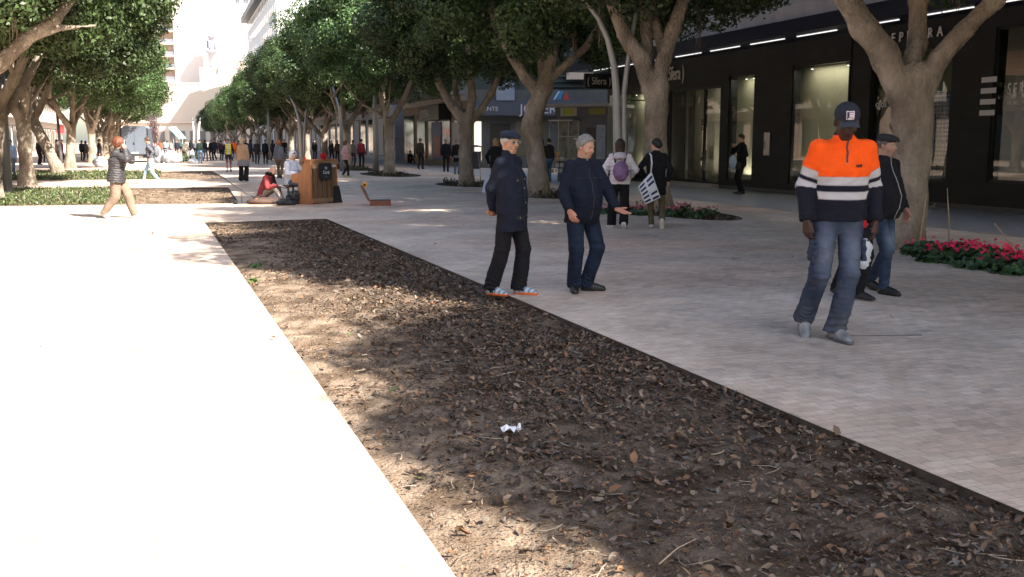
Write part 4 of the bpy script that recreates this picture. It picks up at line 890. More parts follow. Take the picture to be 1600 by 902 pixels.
for (a, b_, z0, z1, k) in OPN:
    f = MB(); t = .06
    rel(XF + .05, XF + .16, a + .002, a + t, z0 + .002, z1 - .002, f); rel(XF + .05, XF + .16, b_ - t, b_ - .002, z0 + .002, z1 - .002, f)
    rel(XF + .05, XF + .16, a + t, b_ - t, z0 + .002, z0 + t, f); rel(XF + .05, XF + .16, a + t, b_ - t, z1 - t, z1 - .002, f)
    if k == 'door': rel(XF + .04, XF + .17, 32.45, 32.53, z0 + t, z1 - t, f); rel(XF + .04, XF + .17, 31.15, 31.2, z0 + t, z1 - t, f)
    fo = f.build('window' if k != 'door' else 'entrance', FRM, shop)
    p = MB(); p.quad((.09, b_ - t - 28, z0 + t), (.09, a + t - 28, z0 + t), (.09, a + t - 28, z1 - t), (.09, b_ - t - 28, z1 - t)); p.build('pane', glass(), fo)
    d = MB()
    if k == 'olive':
        rel(XF + .62, XF + .66, a - .3, b_ + 1.3, .15, 4.1, d); d.build('backdrop', OLV, fo)
        for yy in (a + .5, b_ - .6):
            s = MB(); s.lathe([(0, 0), (.05, 0), (.05, -.12), (.035, -.12), (0, -.115)], (.3, yy - 28, z1 - .02), 10); so = s.build('spotlight', M('spot_body', (.1, .1, .1), .4), fo)
            s = MB(); s.lathe([(.0, -.121), (.033, -.121)], (.3, yy - 28, z1 - .02), 10); s.build('bulb', M('bulb', (1, 1, .9), emit=(1, .95, .8), estr=4), so)
        lamp_in(a, b_, z1)
    elif k == 'door':
        lamp_in(a, b_, z1 + .4, .9)
        rel(XF + 1.6, XF + 1.65, 32.5, 34.6, .15, 4.1, d); rel(XF + 1.2, XF + 1.25, 31.3, 32.4, .15, 4.1, d); d.build('inner_panel', M('inner_panel', (.42, .39, .30), .6, var=.15), fo)
        d = MB(); rel(XF + 1.15, XF + 1.17, 32.9, 33.3, 1.95, 2.4, d); rel(XF + 1.15, XF + 1.17, 32.95, 33.3, .75, 1.05, d); d.build('notice', M('dark_notice', (.03, .03, .03), .5), fo)
        d = MB()
        for i in range(16): rel(XF + 3 + rr.uniform(0, 1), XF + 3.3 + rr.uniform(0, 1), 30.2 + i * .2, 30.3 + i * .2 + rr.uniform(0, .08), .15, rr.uniform(1., 2.4), d.col(rr.choice([(.5, .5, .48), (.25, .2, .15), (.1, .1, .12), (.4, .3, .2)])))
        d.build('clothes_rack', M('clothes_rack', vcol=True, rough=.8), fo)
        d = MB(); rel(XF - .32, XF - .031, a - .1, b_ + .1, .0, .14, d); d.build('step', M('step_stone', (.35, .33, .3), .6), fo)
    elif k == 'lattice':
        rel(XF + 1.1, XF + 1.14, a - .4, b_ + .4, .15, 4.1, d); d.build('backdrop', M('green_backdrop', (.13, .16, .10), .7), fo)
        d = MB()
        for i in range(11):
            for j in range(20):
                cc = (.05, .12, .32) if j > 7 else (.45, .45, .42)
                yy = a + .1 + i * .115; zz = .72 + j * .105; d.col(cc); rel(XF + .6, XF + .62, yy, yy + .075, zz, zz + .07, d)
        d.build('lattice_screen', M('lattice_screen', vcol=True, rough=.5), fo)
        d = MB(); d.col((.25, .3, .36)); rel(XF + .75, XF + .77, a, a + 1.45, .66, 2.75, d); d.col((.55, .6, .62)); rel(XF + .5, XF + .52, a + 1.05, a + 1.4, 1.2, 2.2, d); d.col((.1, .4, .3)); rel(XF + .49, XF + .495, a + 1.1, a + 1.35, 1.5, 2., d)
        d.build('display_panel', M('display_panel', vcol=True, rough=.6), fo)
        text('decal', 'ojos', .26, M('decal_white', (.6, .62, .62), .6), fo, (XF + .045 - XF, 22.15 - 28, 2.46), ROT_MX, .002)
    else:
        rel(XF + 1.8, XF + 1.84, a - .4, b_ + .4, .15, 4.1, d); d.build('backdrop', M('dark_backdrop', (.02, .022, .026), .6, var=.5, vscale=.7), fo)
# canopy with lit strips
mb = MB(); rel(15.9, XF - .003, 4, 40.4, 4.50, 4.74, mb); can = mb.build('canopy', M('canopy_metal', (.022, .028, .055), .45, .2), shop)
mb = MB(); rel(15.87, 15.9, 4, 40.4, 4.44, 4.82, mb); mb.build('canopy_fascia', M('canopy_edge', (.018, .022, .045), .4, .2), can)
LED = M('led_strip', (1, 1, 1), emit=(.95, .97, 1.), estr=.3)
per = None
def yXp(px, X): return xp(px, 100, X)[1]
segs = [(928, 978), (988, 1002), (1055, 1095), (1110, 1155), (1172, 1224), (1244, 1302), (1327, 1337), (1386, 1391)]
XL = 16.75
p0, p1 = yXp(1224, XL), yXp(1172, XL); L0 = p1 - p0; gap = p0 - yXp(1244, XL)
yy = p0
while yy > 8: yy -= L0 + gap
while yy < 39.5:
    mb = MB(); rel(XL - .024, XL + .024, yy, min(yy + L0, 40.2), 4.475, 4.498, mb); mb.build('light_strip', LED, can); yy += L0 + gap
# lettering
SE = rot_from((0, -1, 0), (-1, 0, 0))
def sgn(body, px, z, size, xs=1., sp=1., nm='lettering', x=XF - .05, ext=.015, par=None, m_=None):
    return text(nm, body, size, m_ or WHM, par or shop, (x - XF, yY(px) - 28, z), SE, ext, xs, spacing=sp)
SGM = M('sign_letter_cream', (.62, .60, .52), .5)
sgn('( Sfera )', 1038, 3.80, .70, .66, 1.0, m_=SGM)
sgn('SEPHORA', 1374, 4.06, .34, .84, 2.0, m_=WHM)
sgn('SEPHORA', 1564, 2.6, .36, .62, 1.5, nm='window_decal', x=XF + .04, ext=.002, m_=M('decal_white'))
sgn('WE BELONG TO SOMETHING BEAUTIFUL', 1564, 2.37, .13, .72, 1.05, nm='window_decal', x=XF + .04, ext=.002, m_=M('decal_white'))
for i in range(4):
    mb = MB(); a, b_ = yXp(1560, XF), yXp(1536, XF); z = 2.16 + i * .245; rel(XF - .012, XF - .006, a, b_, z, z + .12, mb); mb.build('decal_bar', M('decal_grey', (.55, .55, .6), .6), shop)
mb = MB(); a = yY(1203); rel(XF - .04, XF - .004, a, a + .32, 1.15, 1.85, mb); mb.build('steel_plate', M('brushed_steel', (.35, .35, .34), .35, .8), shop)
mb = MB(); a = yY(1196); rel(XF - .05, XF - .041, a - .02, a + .06, 1.35, 1.6, mb); mb.build('intercom', M('intercom', (.2, .2, .2), .3), shop)
# blade sign
bs = empty('blade_sign', (16.2, 38.6, 3.7), 0); bs.parent = shop; bs.location = (16.15 - XF, 38.6 - 28, 3.72)
mb = MB(); mb.box(0, 1.35, -.08, .08, 0, .62); bb = mb.build('sign_box', M('sign_black', (.012, .012, .014), .4), bs)
text('lettering', '( Sfera )', .42, SGM, bb, (.08, -.085, .18), rot_from((1, 0, 0), (0, -1, 0)), .005, .8)
# upper storey
UP_ = brickmat('pinkish_render', (.55, .44, .36), (.52, .42, .34), (.45, .36, .28), 3.2, 1.4, .8, .01)
mb = MB(); rel(XF - .003, XF + 25, 4, 39.3, 4.745, 8.8, mb); mb.build('upper_wall', UP_, shop)
mb = MB(); rel(XF + 12.5, XF + 35, -30, 38, 8.8, 32, mb); mb.build('added_shade_mass', UP_, shop)  # unseen mass added to shade the jeweller corner and the right-hand paving
mb = MB(); rel(XF - .25, XF + .2, 4, 39.5, 8.8, 9.05, mb); mb.build('cornice', M('cornice_stone', (.42, .35, .29), .8), shop)
for i in range(7):
    y0 = 7 + i * 4.6; mb = MB(); rel(XF - .03, XF - .006, y0, y0 + 2.6, 6.2, 7.9, mb); w = mb.build('window', M('grey_frame', (.12, .12, .13), .5), shop)
    mb = MB(); rel(XF - .04, XF - .031, y0 + .08, y0 + 2.52, 6.28, 7.82, mb); mb.build('pane', M('dark_pane', (.02, .025, .03), .08), w)
# street name plate on the corner
mb = MB(); mb.box(-.32, .32, -.01, .01, -.18, .18); o = mb.build('street_plate', M('plate_white', (.55, .55, .5), .6), None); q = fp(966, 157, 38.5); o.location = q; o.rotation_euler = (0, 0, -YAW)
tag(o, 'small pale street name plate left of the twin-mast lamp', 'sign')
mb = MB()
for i in range(2): mb.box(-.24, .24 - .1 * i, -.014, -.011, .03 - i * .1, .07 - i * .1)
mb.build('plate_lines', M('plate_ink', (.15, .15, .15)), o)
mb = MB(); mb.box(.2, 2.1, .012, .05, -.02, .02); mb.build('bracket', FRM, o)

# jeweller corner building (its corner face looks back down the street)
D = 60.; jw = empty('jeweller_building', (0, 0, 0), -YAW, 'grey corner building with a pale lettered jeweller fascia', 'building')
def jx(px, D=D): return (px - 800) * (fp(px, 221, D) @ RT) / (px - 800 if px != 800 else 1) if px != 800 else 0.
def jx(px, D=D): return float(fp(px, 200, D) @ RT)
def jz(py, D=D): return float(fp(800, py, D)[2])
def jb(x0, x1, y0, y1, z0, z1, nm, m_, par=None, mb=None):
    mb = mb or MB(); mb.box(x0, x1, y0, y1, z0, z1); return mb.build(nm, m_, par or jw)
xa, xb = jx(735), jx(1010)
jb(xa, xb, D, D + 9, 0, 4.6, 'lower_wall', brickmat('grey_cladding', (.085, .09, .088), (.07, .075, .074), (.04, .04, .04), 1.4, 2.4, .5, .01))
jb(xa, xb, D + .4, D + 9, 4.6, 12, 'upper_wall', M('teal_dark_wall', (.02, .034, .034), .5, var=.2))
mb = MB()
for i in range(24): mb.box(jx(840), xb, D + .2, D + .398, 4.75 + i * .3, 4.87 + i * .3)
mb.build('slat_screen', M('green_slats', (.018, .04, .037), .45), jw)
fa = jb(jx(733), jx(912), D - .8, D - .002, jz(181), jz(158), 'fascia', M('fascia_blue_grey', (.055, .066, .092), .5))
text('lettering', 'JOYERIA', .78, M('letter_pale', (.48, .50, .52), .5), fa, (jx(812), D - .81, jz(178)), rot_from((1, 0, 0), (0, -1, 0)), .02, 1., spacing=1.)
text('lettering', 'VICENTE', .34, M('letter_pale'), fa, (jx(742), D - .81, jz(174)), rot_from((1, 0, 0), (0, -1, 0)), .02, 1.05)
jb(jx(776), jx(804), D - .9, D - .803, jz(158) , jz(127), 'poster_panel', M('poster_blue_grey', (.2, .24, .3), .5, var=.2))
dr = jb(jx(766), jx(797), D - .06, D - .004, 0, jz(193), 'doorway', M('door_dark', (.012, .012, .012), .3))
mb = MB()
for i in range(9): mb.box(jx(768) + i * .12, jx(768) + i * .12 + .03, D - .09, D - .062, .1, jz(197))
mb.build('door_bars', M('door_bars', (.06, .05, .04), .4), dr)
w = jb(jx(741), jx(752), D - .07, D - .004, .4, jz(190), 'window', M('bright_window', (.5, .45, .4), .4, emit=(1, .85, .7), estr=.35))
jb(jx(806), jx(858), D - .05, D - .004, .7, jz(188), 'window', M('dim_window', (.09, .09, .07), .15), None)
mb = MB(); mb.col((.25, .45, .7)); x = jx(863); z = jz(157); mb.add([(x, D - .83, z), (x + .12, D - .83, z), (x + .42, D - .83, z + .5), (x + .3, D - .83, z + .5)], [(0, 1, 2, 3)])
mb.col((.02, .18, .35)); mb.add([(x + .22, D - .83, z), (x + .45, D - .83, z), (x + .6, D - .83, z + .5), (x + .46, D - .83, z + .5)], [(0, 1, 2, 3)])
mb.col((.4, .03, .03)); mb.add([(x + .62, D - .83, z), (x + .95, D - .83, z), (x + .74, D - .83, z + .5)], [(0, 1, 2)])
mb.build('roof_logo', M('roof_logo', vcol=True, rough=.4), jw)
jb(jx(884), jx(925), D - .6, D - .003, jz(125), jz(112), 'stone_slab', M('cream_stone', (.5, .42, .33), .8))
jb(xa, xb + 3, D - 1.0, D + .39, 8.6, 9.0, 'balcony_slab', M('balcony_conc', (.35, .33, .3), .8))

# generic street building along X = const
def street_building(name, X, sgnx, Y0, Y1, H, wall_c, label, floors, gf='mixed', seed=0, depth=12, wm=None, balc=True, pc=(.04, .05, .06), gz=4.2, pitch=3.1):
    rr = random.Random(seed); o = empty(name, (X, (Y0 + Y1) / 2, 0), 0, label, 'building'); ym = (Y0 + Y1) / 2; s = sgnx
    def bx(a, b_, y0, y1, z0, z1, mb):                           # a, b_ : distance out of the wall plane (towards the street +)
        xs = sorted((-s * a, -s * b_)); return mb.box(xs[0], xs[1], y0 - ym, y1 - ym, z0, z1)
    wm = wm or M(name + '_wall_%d' % seed, wall_c, .85, var=.08, vscale=.4)
    mb = MB(); bx(-depth, 0, Y0, Y1, 0, H, mb); mb.build('wall', wm, o)
    mb = MB(); bx(-depth, .35, Y0 - .1, Y1 + .1, H, H + .35, mb); mb.build('roof', M('roof_edge_%d' % seed, tuple(.8 * c for c in wall_c), .8), o)
    mb = MB(); bx(.002, .25, Y0, Y1, gz - .1, gz + .25, mb); mb.build('band', M('band_stone', (.42, .40, .38), .8), o)
    y = Y0 + .8
    while y < Y1 - 2:
        w_ = rr.uniform(2.2, 3.6); k = rr.random(); z1 = gz - .6
        mb = MB(); bx(.003, .06, y, min(y + w_, Y1 - .3), .3, z1, mb); f = mb.build('shop_window', FRM, o)
        mb = MB(); bx(.062, .07, y + .08, min(y + w_, Y1 - .3) - .08, .4, z1 - .1, mb)
        if gf == 'mixed' and k < .35: mb.build('pane', M('lit_window', (.5, .48, .42), .4, emit=(1, .92, .8), estr=.45), f)
        else: mb.build('pane', M('dark_pane'), f)
        y += w_ + rr.uniform(.7, 1.6)
    for fl in range(floors):
        z0 = gz + 1.0 + fl * pitch; y = Y0 + 1.2
        while y < Y1 - 1.8:
            mb = MB(); bx(.003, .06, y, y + 1.4, z0, z0 + 1.7, mb); f = mb.build('window', M('win_frame_white', (.55, .55, .53), .6), o)
            mb = MB(); bx(.061, .07, y + .08, y + 1.32, z0 + .08, z0 + 1.62, mb); mb.build('pane', M('dark_pane'), f)
            y += 3.4
        if balc: mb = MB(); bx(.003, .9, Y0 + .6, Y1 - .6, z0 - .75, z0 - .6, mb); mb.build('balcony', M('balcony_conc'), o)
    return o, bx
b1, bx1 = street_building('stone_building', XF, 1, 60.2, 79, 9, (.27, .22, .17), 'beige stone building with the black lettered sign and shop windows beyond the jeweller', 1, seed=3, wm=brickmat('beige_ashlar', (.27, .215, .16), (.23, .185, .14), (.14, .11, .09), 1.6, .8, .7, .012), balc=False)
def Yp(px): return xp(px, 200, XF)[1]
mb = MB(); bx1(.07, .9, Yp(706), Yp(673), 3.0, 4.0, mb); sb = mb.build('sign_box', M('sign_black'), b1)
text('lettering', 'JOYERIA', .75, M('letter_pale'), sb, (-.905, Yp(676) - 69.6, 3.22), SE, .01, .95)
mb = MB(); bx1(.071, .1, Yp(692), Yp(676), .3, 2.9, mb); mb.build('blue_poster', M('blue_poster', (.03, .05, .22), .5), b1)
mb = MB(); bx1(.1, .12, Yp(690), Yp(680), .5, 1.9, mb); mb.build('red_poster', M('red_poster', (.25, .05, .03), .5), b1)
mb = MB(); bx1(.071, .09, Yp(722), Yp(708), .5, 2.8, mb); mb.build('lit_display', M('lit_window'), b1)
mb = MB(); bx1(.0, 2.4, 60.2, 79, 4.46, 4.95, mb); mb.build('balcony', M('balcony_conc'), b1)
b2, bx2 = street_building('white_building', XF - .4, 1, 80.5, 108, 15, (.34, .40, .50), 'blue-white building with big shop windows behind the grey lamp post', 4, seed=4, wm=brickmat('white_panel', (.36, .42, .52), (.33, .39, .49), (.2, .24, .3), 1.8, .9, .6, .012))
mb = MB(); mb.lathe([(0, .0), (.55, .0), (.55, .12), (0, .12)], (0, 0, 0), 20); o = mb.build('round_sign', M('round_sign', (.16, .05, .07), .5), b2); o.location = (-.25, Yp(579) - 94.25, 4.2); o.rotation_euler = (0, R(-90), 0)
b3, _ = street_building('grey_building', XF, 1, 109, 140, 16, (.36, .34, .33), 'grey plastered building farther up the right side, seen between trunks', 4, seed=5)
b4, _ = street_building('tan_building', XF, 1, 141, 178, 16, (.42, .33, .26), 'tan building far up the right side, seen between trunks', 4, seed=6)
b5, bx5 = street_building('tall_white_building', XF + .5, 1, 181, 250, 30, (.58, .60, .62), 'tall white building with a dark panelled eave above the right tree row', 8, seed=7, balc=False)
mb = MB(); bx5(-1, 1.4, 180.5, 250.5, 29.2, 30.5, mb)
mb.build('eave', M('eave_dark', (.035, .045, .06), .5), b5)
for i, (a, b_, h_, c_, lab) in enumerate(((-14, 28, 16, (.40, .33, .27), 'pale building behind the nearest left trunks'), (29, 66, 17, (.44, .38, .32), 'cream building behind the left tree row with a red shop sign'), (67, 120, 18, (.40, .30, .24), 'reddish beige building behind the middle of the left tree row'), (121, 200, 17, (.48, .44, .4), 'light building behind the far left tree row'))):
    bl, bxl = street_building('left_side_building', -19, -1, a, b_, h_, c_, lab, 4, seed=30 + i, gf='dark')
    if i == 1:
        q = xp(93, 190, -19); mb = MB(); mb.box(.05, .4, q[1] - 3.6 - 47.5, q[1] + 3.2 - 47.5, 3.0, 4.4); rs = mb.build('red_shop_sign', M('red_sign', (.55, .02, .03), .5), bl)

# buildings closing the end of the street
def px_box(o, px0, px1, py_top, D, dep, nm, m_, z0=0., off=0.):
    mb = MB(); x0, x1 = float(fp(px0, 200, D) @ RT), float(fp(px1, 200, D) @ RT); mb.box(x0, x1, D + off, D + off + dep, z0, float(fp(px0, py_top, D)[2])); return mb.build(nm, m_, o)
PALE = lambda n, c: M(n, c, .85, var=.06, vscale=.1)
o = empty('parapet_building', (0, 0, 0), -YAW, 'long low cream building with a balustrade closing the street', 'building'); D = 255.
px_box(o, 150, 430, 136, D, 14, 'wall', PALE('cream_far', (.62, .54, .45)))
z = float(fp(300, 136, D)[2]); x0, x1 = float(fp(150, 200, D) @ RT), float(fp(430, 200, D) @ RT)
mb = MB()
for i in range(70):
    x = x0 + (x1 - x0) * i / 70; mb.box(x, x + .25, D + .1, D + .4, z, z + .9)
mb.box(x0, x1, D, D + .5, z + .9, z + 1.1); mb.build('balustrade', PALE('balustrade_far', (.62, .57, .52)), o)
mb = MB(); zc = float(fp(300, 190, D)[2]); mb.box(x0, x1, D - .6, D - .01, zc - .4, zc + .1); mb.build('cornice', PALE('cornice_far', (.66, .55, .47)), o)
for i in range(16):
    x = x0 + 3 + i * (x1 - x0 - 4) / 16; mb = MB(); mb.box(x, x + 1.5, D - .08, D - .005, 1, 4.2); w = mb.build('window', M('win_frame_far', (.45, .38, .32), .7), o)
    mb = MB(); mb.box(x + .12, x + 1.38, D - .1, D - .082, 1.1, 4.1); mb.build('pane', M('far_pane', (.16, .15, .15), .3), w)
o = empty('pink_apartment_block', (0, 0, 0), -YAW, 'tall pink apartment block with recessed balconies above the left trees', 'building'); D = 290.
px_box(o, 200, 258, -90, D, 20, 'wall', PALE('pink_far', (.60, .43, .34)), off=1.5); px_box(o, 278, 322, -90, D, 20, 'side_wall', PALE('pink_side', (.70, .64, .60)))
px_box(o, 258, 278.3, -90, D, 18, 'recess_wall', PALE('recess_far', (.62, .50, .44)), off=2.6)
for i in range(12):
    py = 128 - i * 19.5; z = float(fp(265, py, D)[2]); xx0, xx1 = float(fp(250, 200, D) @ RT), float(fp(278, 200, D) @ RT)
    mb = MB(); mb.box(xx0, xx1 - .05, D + .2, D + 2.55, z, z + .45); bl = mb.build('balcony', PALE('balc_far', (.75, .58, .48)), o)
    mb = MB(); mb.box(xx0, xx1 - .05, D + .25, D + .3, z + .45, z + 1.5); mb.build('railing', M('rail_far', (.2, .21, .24), .4), bl)
o = empty('white_tower_block', (0, 0, 0), -YAW, 'narrow white tower with a grey vertical stripe beside the pink block', 'building'); D = 310.
px_box(o, 300, 342, 8, D, 15, 'wall', PALE('white_far', (.74, .74, .75))); px_box(o, 311, 315, 12, D - .2, .15, 'stripe', PALE('stripe_far', (.35, .38, .45)))
o = empty('domed_building', (0, 0, 0), -YAW, 'ornate pale building with a domed turret and an arched gable', 'building'); D = 280.
px_box(o, 316, 400, 105, D, 14, 'wall', PALE('ornate_far', (.60, .53, .46)))
cx = float(fp(340, 100, D + 4) @ RT); u_ = D / F
def zz_(py): return float(fp(340, py, D + 4)[2])
mb = MB(); mb.lathe([(2.6, zz_(105)), (2.6, zz_(84)), (3.0, zz_(83)), (3.0, zz_(80)), (2.3, zz_(79)), (2.3, zz_(60)), (2.7, zz_(59)), (2.3, zz_(56)), (1.9, zz_(50)), (1.1, zz_(45)), (.3, zz_(42)), (.12, zz_(32)), (0, zz_(31))], (cx, D + 4, 0), 18)
mb.build('turret', PALE('turret_far', (.50, .52, .57)), o)
for i in range(8):
    a = i * math.pi / 4 + .2; mb = MB(); x, y = cx + 2.34 * math.cos(a), D + 4 + 2.34 * math.sin(a); mb.box(x - .3, x + .3, y - .3, y + .3, zz_(76), zz_(64)); mb.build('turret_window', PALE('turret_win', (.25, .28, .35)), o)
ax = float(fp(362, 100, D) @ RT); mb = MB(); pts = [(ax + 3.6 * math.cos(t), zz_(112) + 3.4 * math.sin(t)) for t in np.linspace(0, math.pi, 15)]; pi_ = [(ax + 2.7 * math.cos(t), zz_(112) + 2.5 * math.sin(t)) for t in np.linspace(0, math.pi, 15)]
vs = [(p[0], D - .8, p[1]) for p in pts] + [(p[0], D - .8, p[1]) for p in pi_] + [(p[0], D - .01, p[1]) for p in pts]
mb.add(vs, [(i, i + 1, 16 + i, 15 + i) for i in range(14)] + [(i + 1, i, 30 + i, 31 + i) for i in range(14)]); mb.build('arched_gable', PALE('gable_far', (.62, .48, .40)), o)
o = empty('banded_white_building', (0, 0, 0), -YAW, 'huge pale office building with thin horizontal floor bands', 'building'); D = 380.
px_box(o, 338, 520, -60, D, 25, 'wall', PALE('office_far', (.70, .72, .75)))
x0, x1 = float(fp(338, 200, D) @ RT), float(fp(520, 200, D) @ RT)
for i in range(9):
    z = float(fp(400, 100 - i * 20, D)[2]); mb = MB(); mb.box(x0, x1, D - .35, D - .01, z, z + .7); mb.build('floor_band', PALE('band_far', (.52, .53, .56)), o)
for (a, b_, t, bt) in ((341, 352, 14, 24), (376, 382, -3, 6), (388, 396, -3, 6), (405, 412, -3, 6)):
    x0, x1 = float(fp(a, 200, D) @ RT), float(fp(b_, 200, D) @ RT); mb = MB(); mb.box(x0, x1, D - .12, D - .012, float(fp(a, bt, D)[2]), float(fp(a, t, D)[2])); f = mb.build('window', PALE('ow_frame', (.4, .4, .42)), o)
    mb = MB(); w_ = (x1 - x0) / 2; mb.box(x0 + .15, x0 + w_ - .1, D - .2, D - .13, float(fp(a, bt - 1, D)[2]), float(fp(a, t + 1, D)[2])); mb.box(x0 + w_ + .1, x1 - .15, D - .2, D - .13, float(fp(a, bt - 1, D)[2]), float(fp(a, t + 1, D)[2])); mb.build('pane', M('ow_pane', (.12, .14, .18), .3), f)
# ------------------------------------------------------------------ street furniture
POLE = M('pole_grey', (.27, .27, .265), .5, .3, var=.1); POLED = M('pole_dark', (.16, .17, .18), .5, .3)
def lamp(name, base, pts_list, label, m_, rad, group='street lamps', D=None):
    o0 = g(*base); D = o0 @ FH; o = empty(name, o0, 0, label, 'street lamp', group)
    for pts, rs in zip(pts_list, rad):
        mb = MB(); P = [fp(p[0], p[1], D) - o0 for p in pts]; mb.tube(P, rs, 12); mb.build('mast', m_, o)
        e = P[-1]; d = P[-1] - P[-2]; d /= np.linalg.norm(d); mb = MB(); mb.tube([e - d * .05, e + d * .5], [.07, .05], 10); mb.build('lamp_head', POLED, o)
    mb = MB(); mb.lathe([(0, .03), (.16, .03), (.16, .0)], (0, 0, 0), 16); mb.build('base_plate', POLED, o)
    return o
lamp('street_lamp', (968, 332), [[(966, 332), (965, 220), (963, 143), (960, 105), (950, 62), (935, 28), (915, 2), (893, -22)], [(977, 332), (975, 220), (975, 143), (981, 98), (987, 60), (994, 20), (1003, -25)]],
     'pair of pale curved masts rising beside the woman with the purple backpack', POLE, [[.11, .1, .085, .075, .065, .06, .05, .04], [.07, .065, .06, .055, .05, .045, .035]])
lamp('street_lamp', (588, 272), [[(588, 272), (587, 200), (586, 168), (585, 150), (585, 110)]], 'thick straight grey post beside the leaning ficus', POLE, [[.15, .14, .13, .06, .05]])
lamp('street_lamp', (472, 262), [[(472, 262), (469, 200), (466, 182), (461, 165), (453, 150)], [(534, 262), (532, 175), (526, 152)][:0] or [(473, 262), (476, 200), (478, 180)]], 'pale mast curving left above the hooded piano player', POLE, [[.16, .14, .1, .08, .06], [.1, .08, .05]])
lamp('street_lamp', (534, 268), [[(534, 268), (533, 200), (530, 170), (524, 150)]], 'thin pale mast hugging the trunk behind the pink jacket', POLE, [[.1, .09, .07, .05]])
lamp('street_lamp', (421, 250), [[(421, 250), (420, 200), (419, 170)]], 'far grey post between the trunks above the two dark coats', POLE, [[.16, .14, .12]])
lamp('street_lamp', (13, 303), [[(13, 303), (8, 220), (4, 160), (0, 90)]], 'dark grey post in the ground cover at the left picture edge', POLED, [[.13, .125, .12, .1]])
lamp('street_lamp', (97, 264), [[(97, 264), (93, 220), (89, 175)]], 'thin grey pole behind the sunlit leaning ficus', POLED, [[.09, .08, .07]])
for i, px in enumerate((303, 310)): lamp('street_lamp', (px, 240), [[(px, 240), (px, 205), (px - 2 + i * 4, 190)]], ('left' if i == 0 else 'right') + ' one of two thin white far posts above the crowd', M('post_white', (.7, .7, .68), .6), [[.16, .12, .08]])

# kiosk
q = g(878, 284); ki = empty('kiosk', q, -YAW - .5, 'dark grey street kiosk with a yellow panel and a glazed front', 'kiosk', None)
KG = M('kiosk_grey', (.075, .085, .1), .5, .2, var=.1); KD = M('kiosk_dark', (.02, .02, .025), .4)
MB().box(-.2, 1.9, -.0, 2.2, .0, 2.55).build('body', KG, ki)
MB().box(-.55, 2.05, -.35, 2.4, 2.9, 3.02).build('roof', M('roof_plate', (.2, .2, .2), .5), ki)
MB().box(-.3, 1.95, -.05, 2.25, 2.552, 2.9).build('fascia', KG, ki)
f = MB().box(-.05, .65, -.066, -.052, 2.56, 2.88).build('yellow_sign', M('sign_pale', (.35, .35, .33), .5), ki); MB().box(.1, .5, -.075, -.068, 2.6, 2.84).build('yellow_panel', M('yellow_panel', (.35, .33, .03), .6), f)
MB().box(.08, .13, -.08, -.076, 2.6, 2.84).build('green_panel', M('green_panel', (.05, .3, .08), .5), f)
MB().box(1.15, 1.85, -.066, -.052, 2.6, 2.84).build('faded_sign', M('faded_yellow', (.2, .18, .04), .6), ki)
MB().box(1.05, 1.4, -.03, -.003, 1.15, 2.1).build('dark_poster', KD, ki)
f = MB().box(1.48, 1.84, -.03, -.003, .9, 2.2).build('poster_frame', M('poster_frame', (.3, .32, .35), .5), ki); MB().box(1.52, 1.8, -.04, -.031, .96, 2.14).build('poster', M('poster_blue', (.22, .27, .36), .5, var=.4, vscale=9), f)
fr = MB()
for x in (-.18, .25, .7): fr.box(x, x + .04, -.03, -.004, .9, 2.4)
for z in (.9, 1.75, 2.36): fr.box(-.18, .74, -.028, -.006, z, z + .04)
fr = fr.build('window', M('alu', (.3, .3, .3), .35, .7), ki); MB().box(-.14, .7, -.02, -.012, .94, 2.36).build('pane', M('kiosk_glass', (.16, .17, .15), .08, var=.6, vscale=4), fr)
mb = MB(); mb.box(-.25, .8, -.75, -.035, 2.36, 2.4); mb.tube([(-.2, -.7, 2.36), (-.2, -.05, 1.9)], .012, 6); mb.tube([(.75, -.7, 2.36), (.75, -.05, 1.9)], .012, 6); mb.tube([(-.2, -.72, 0), (-.2, -.72, 2.36)], .015, 6); mb.build('awning_frame', M('alu'), ki)
MB().box(-.18, .74, -.35, -.004, .82, .88).build('counter', M('alu'), ki)
# magazines rack
q = g(868, 284); rk = empty('newspaper_rack', q, -YAW - .2, 'sloping rack of papers and cards in front of the kiosk', 'rack'); mb = MB(); rr = random.Random(4)
for i in range(4):
    for j in range(4):
        mb.col(rr.choice([(.5, .5, .5), (.2, .3, .4), (.5, .3, .1), (.3, .35, .3)])); mb.box(-.35 + j * .18, -.21 + j * .18, -.25 + i * .1, -.23 + i * .1, .35 + i * .22, .52 + i * .22)
mb.build('papers', M('papers', vcol=True, rough=.7), rk); mb = MB()
for x in (-.4, .38): mb.tube([(x, -.3, 0), (x, .2, 1.35)], .014, 6); mb.tube([(x, .3, 0), (x, .2, 1.35)], .012, 6)
mb.build('frame', M('alu'), rk)

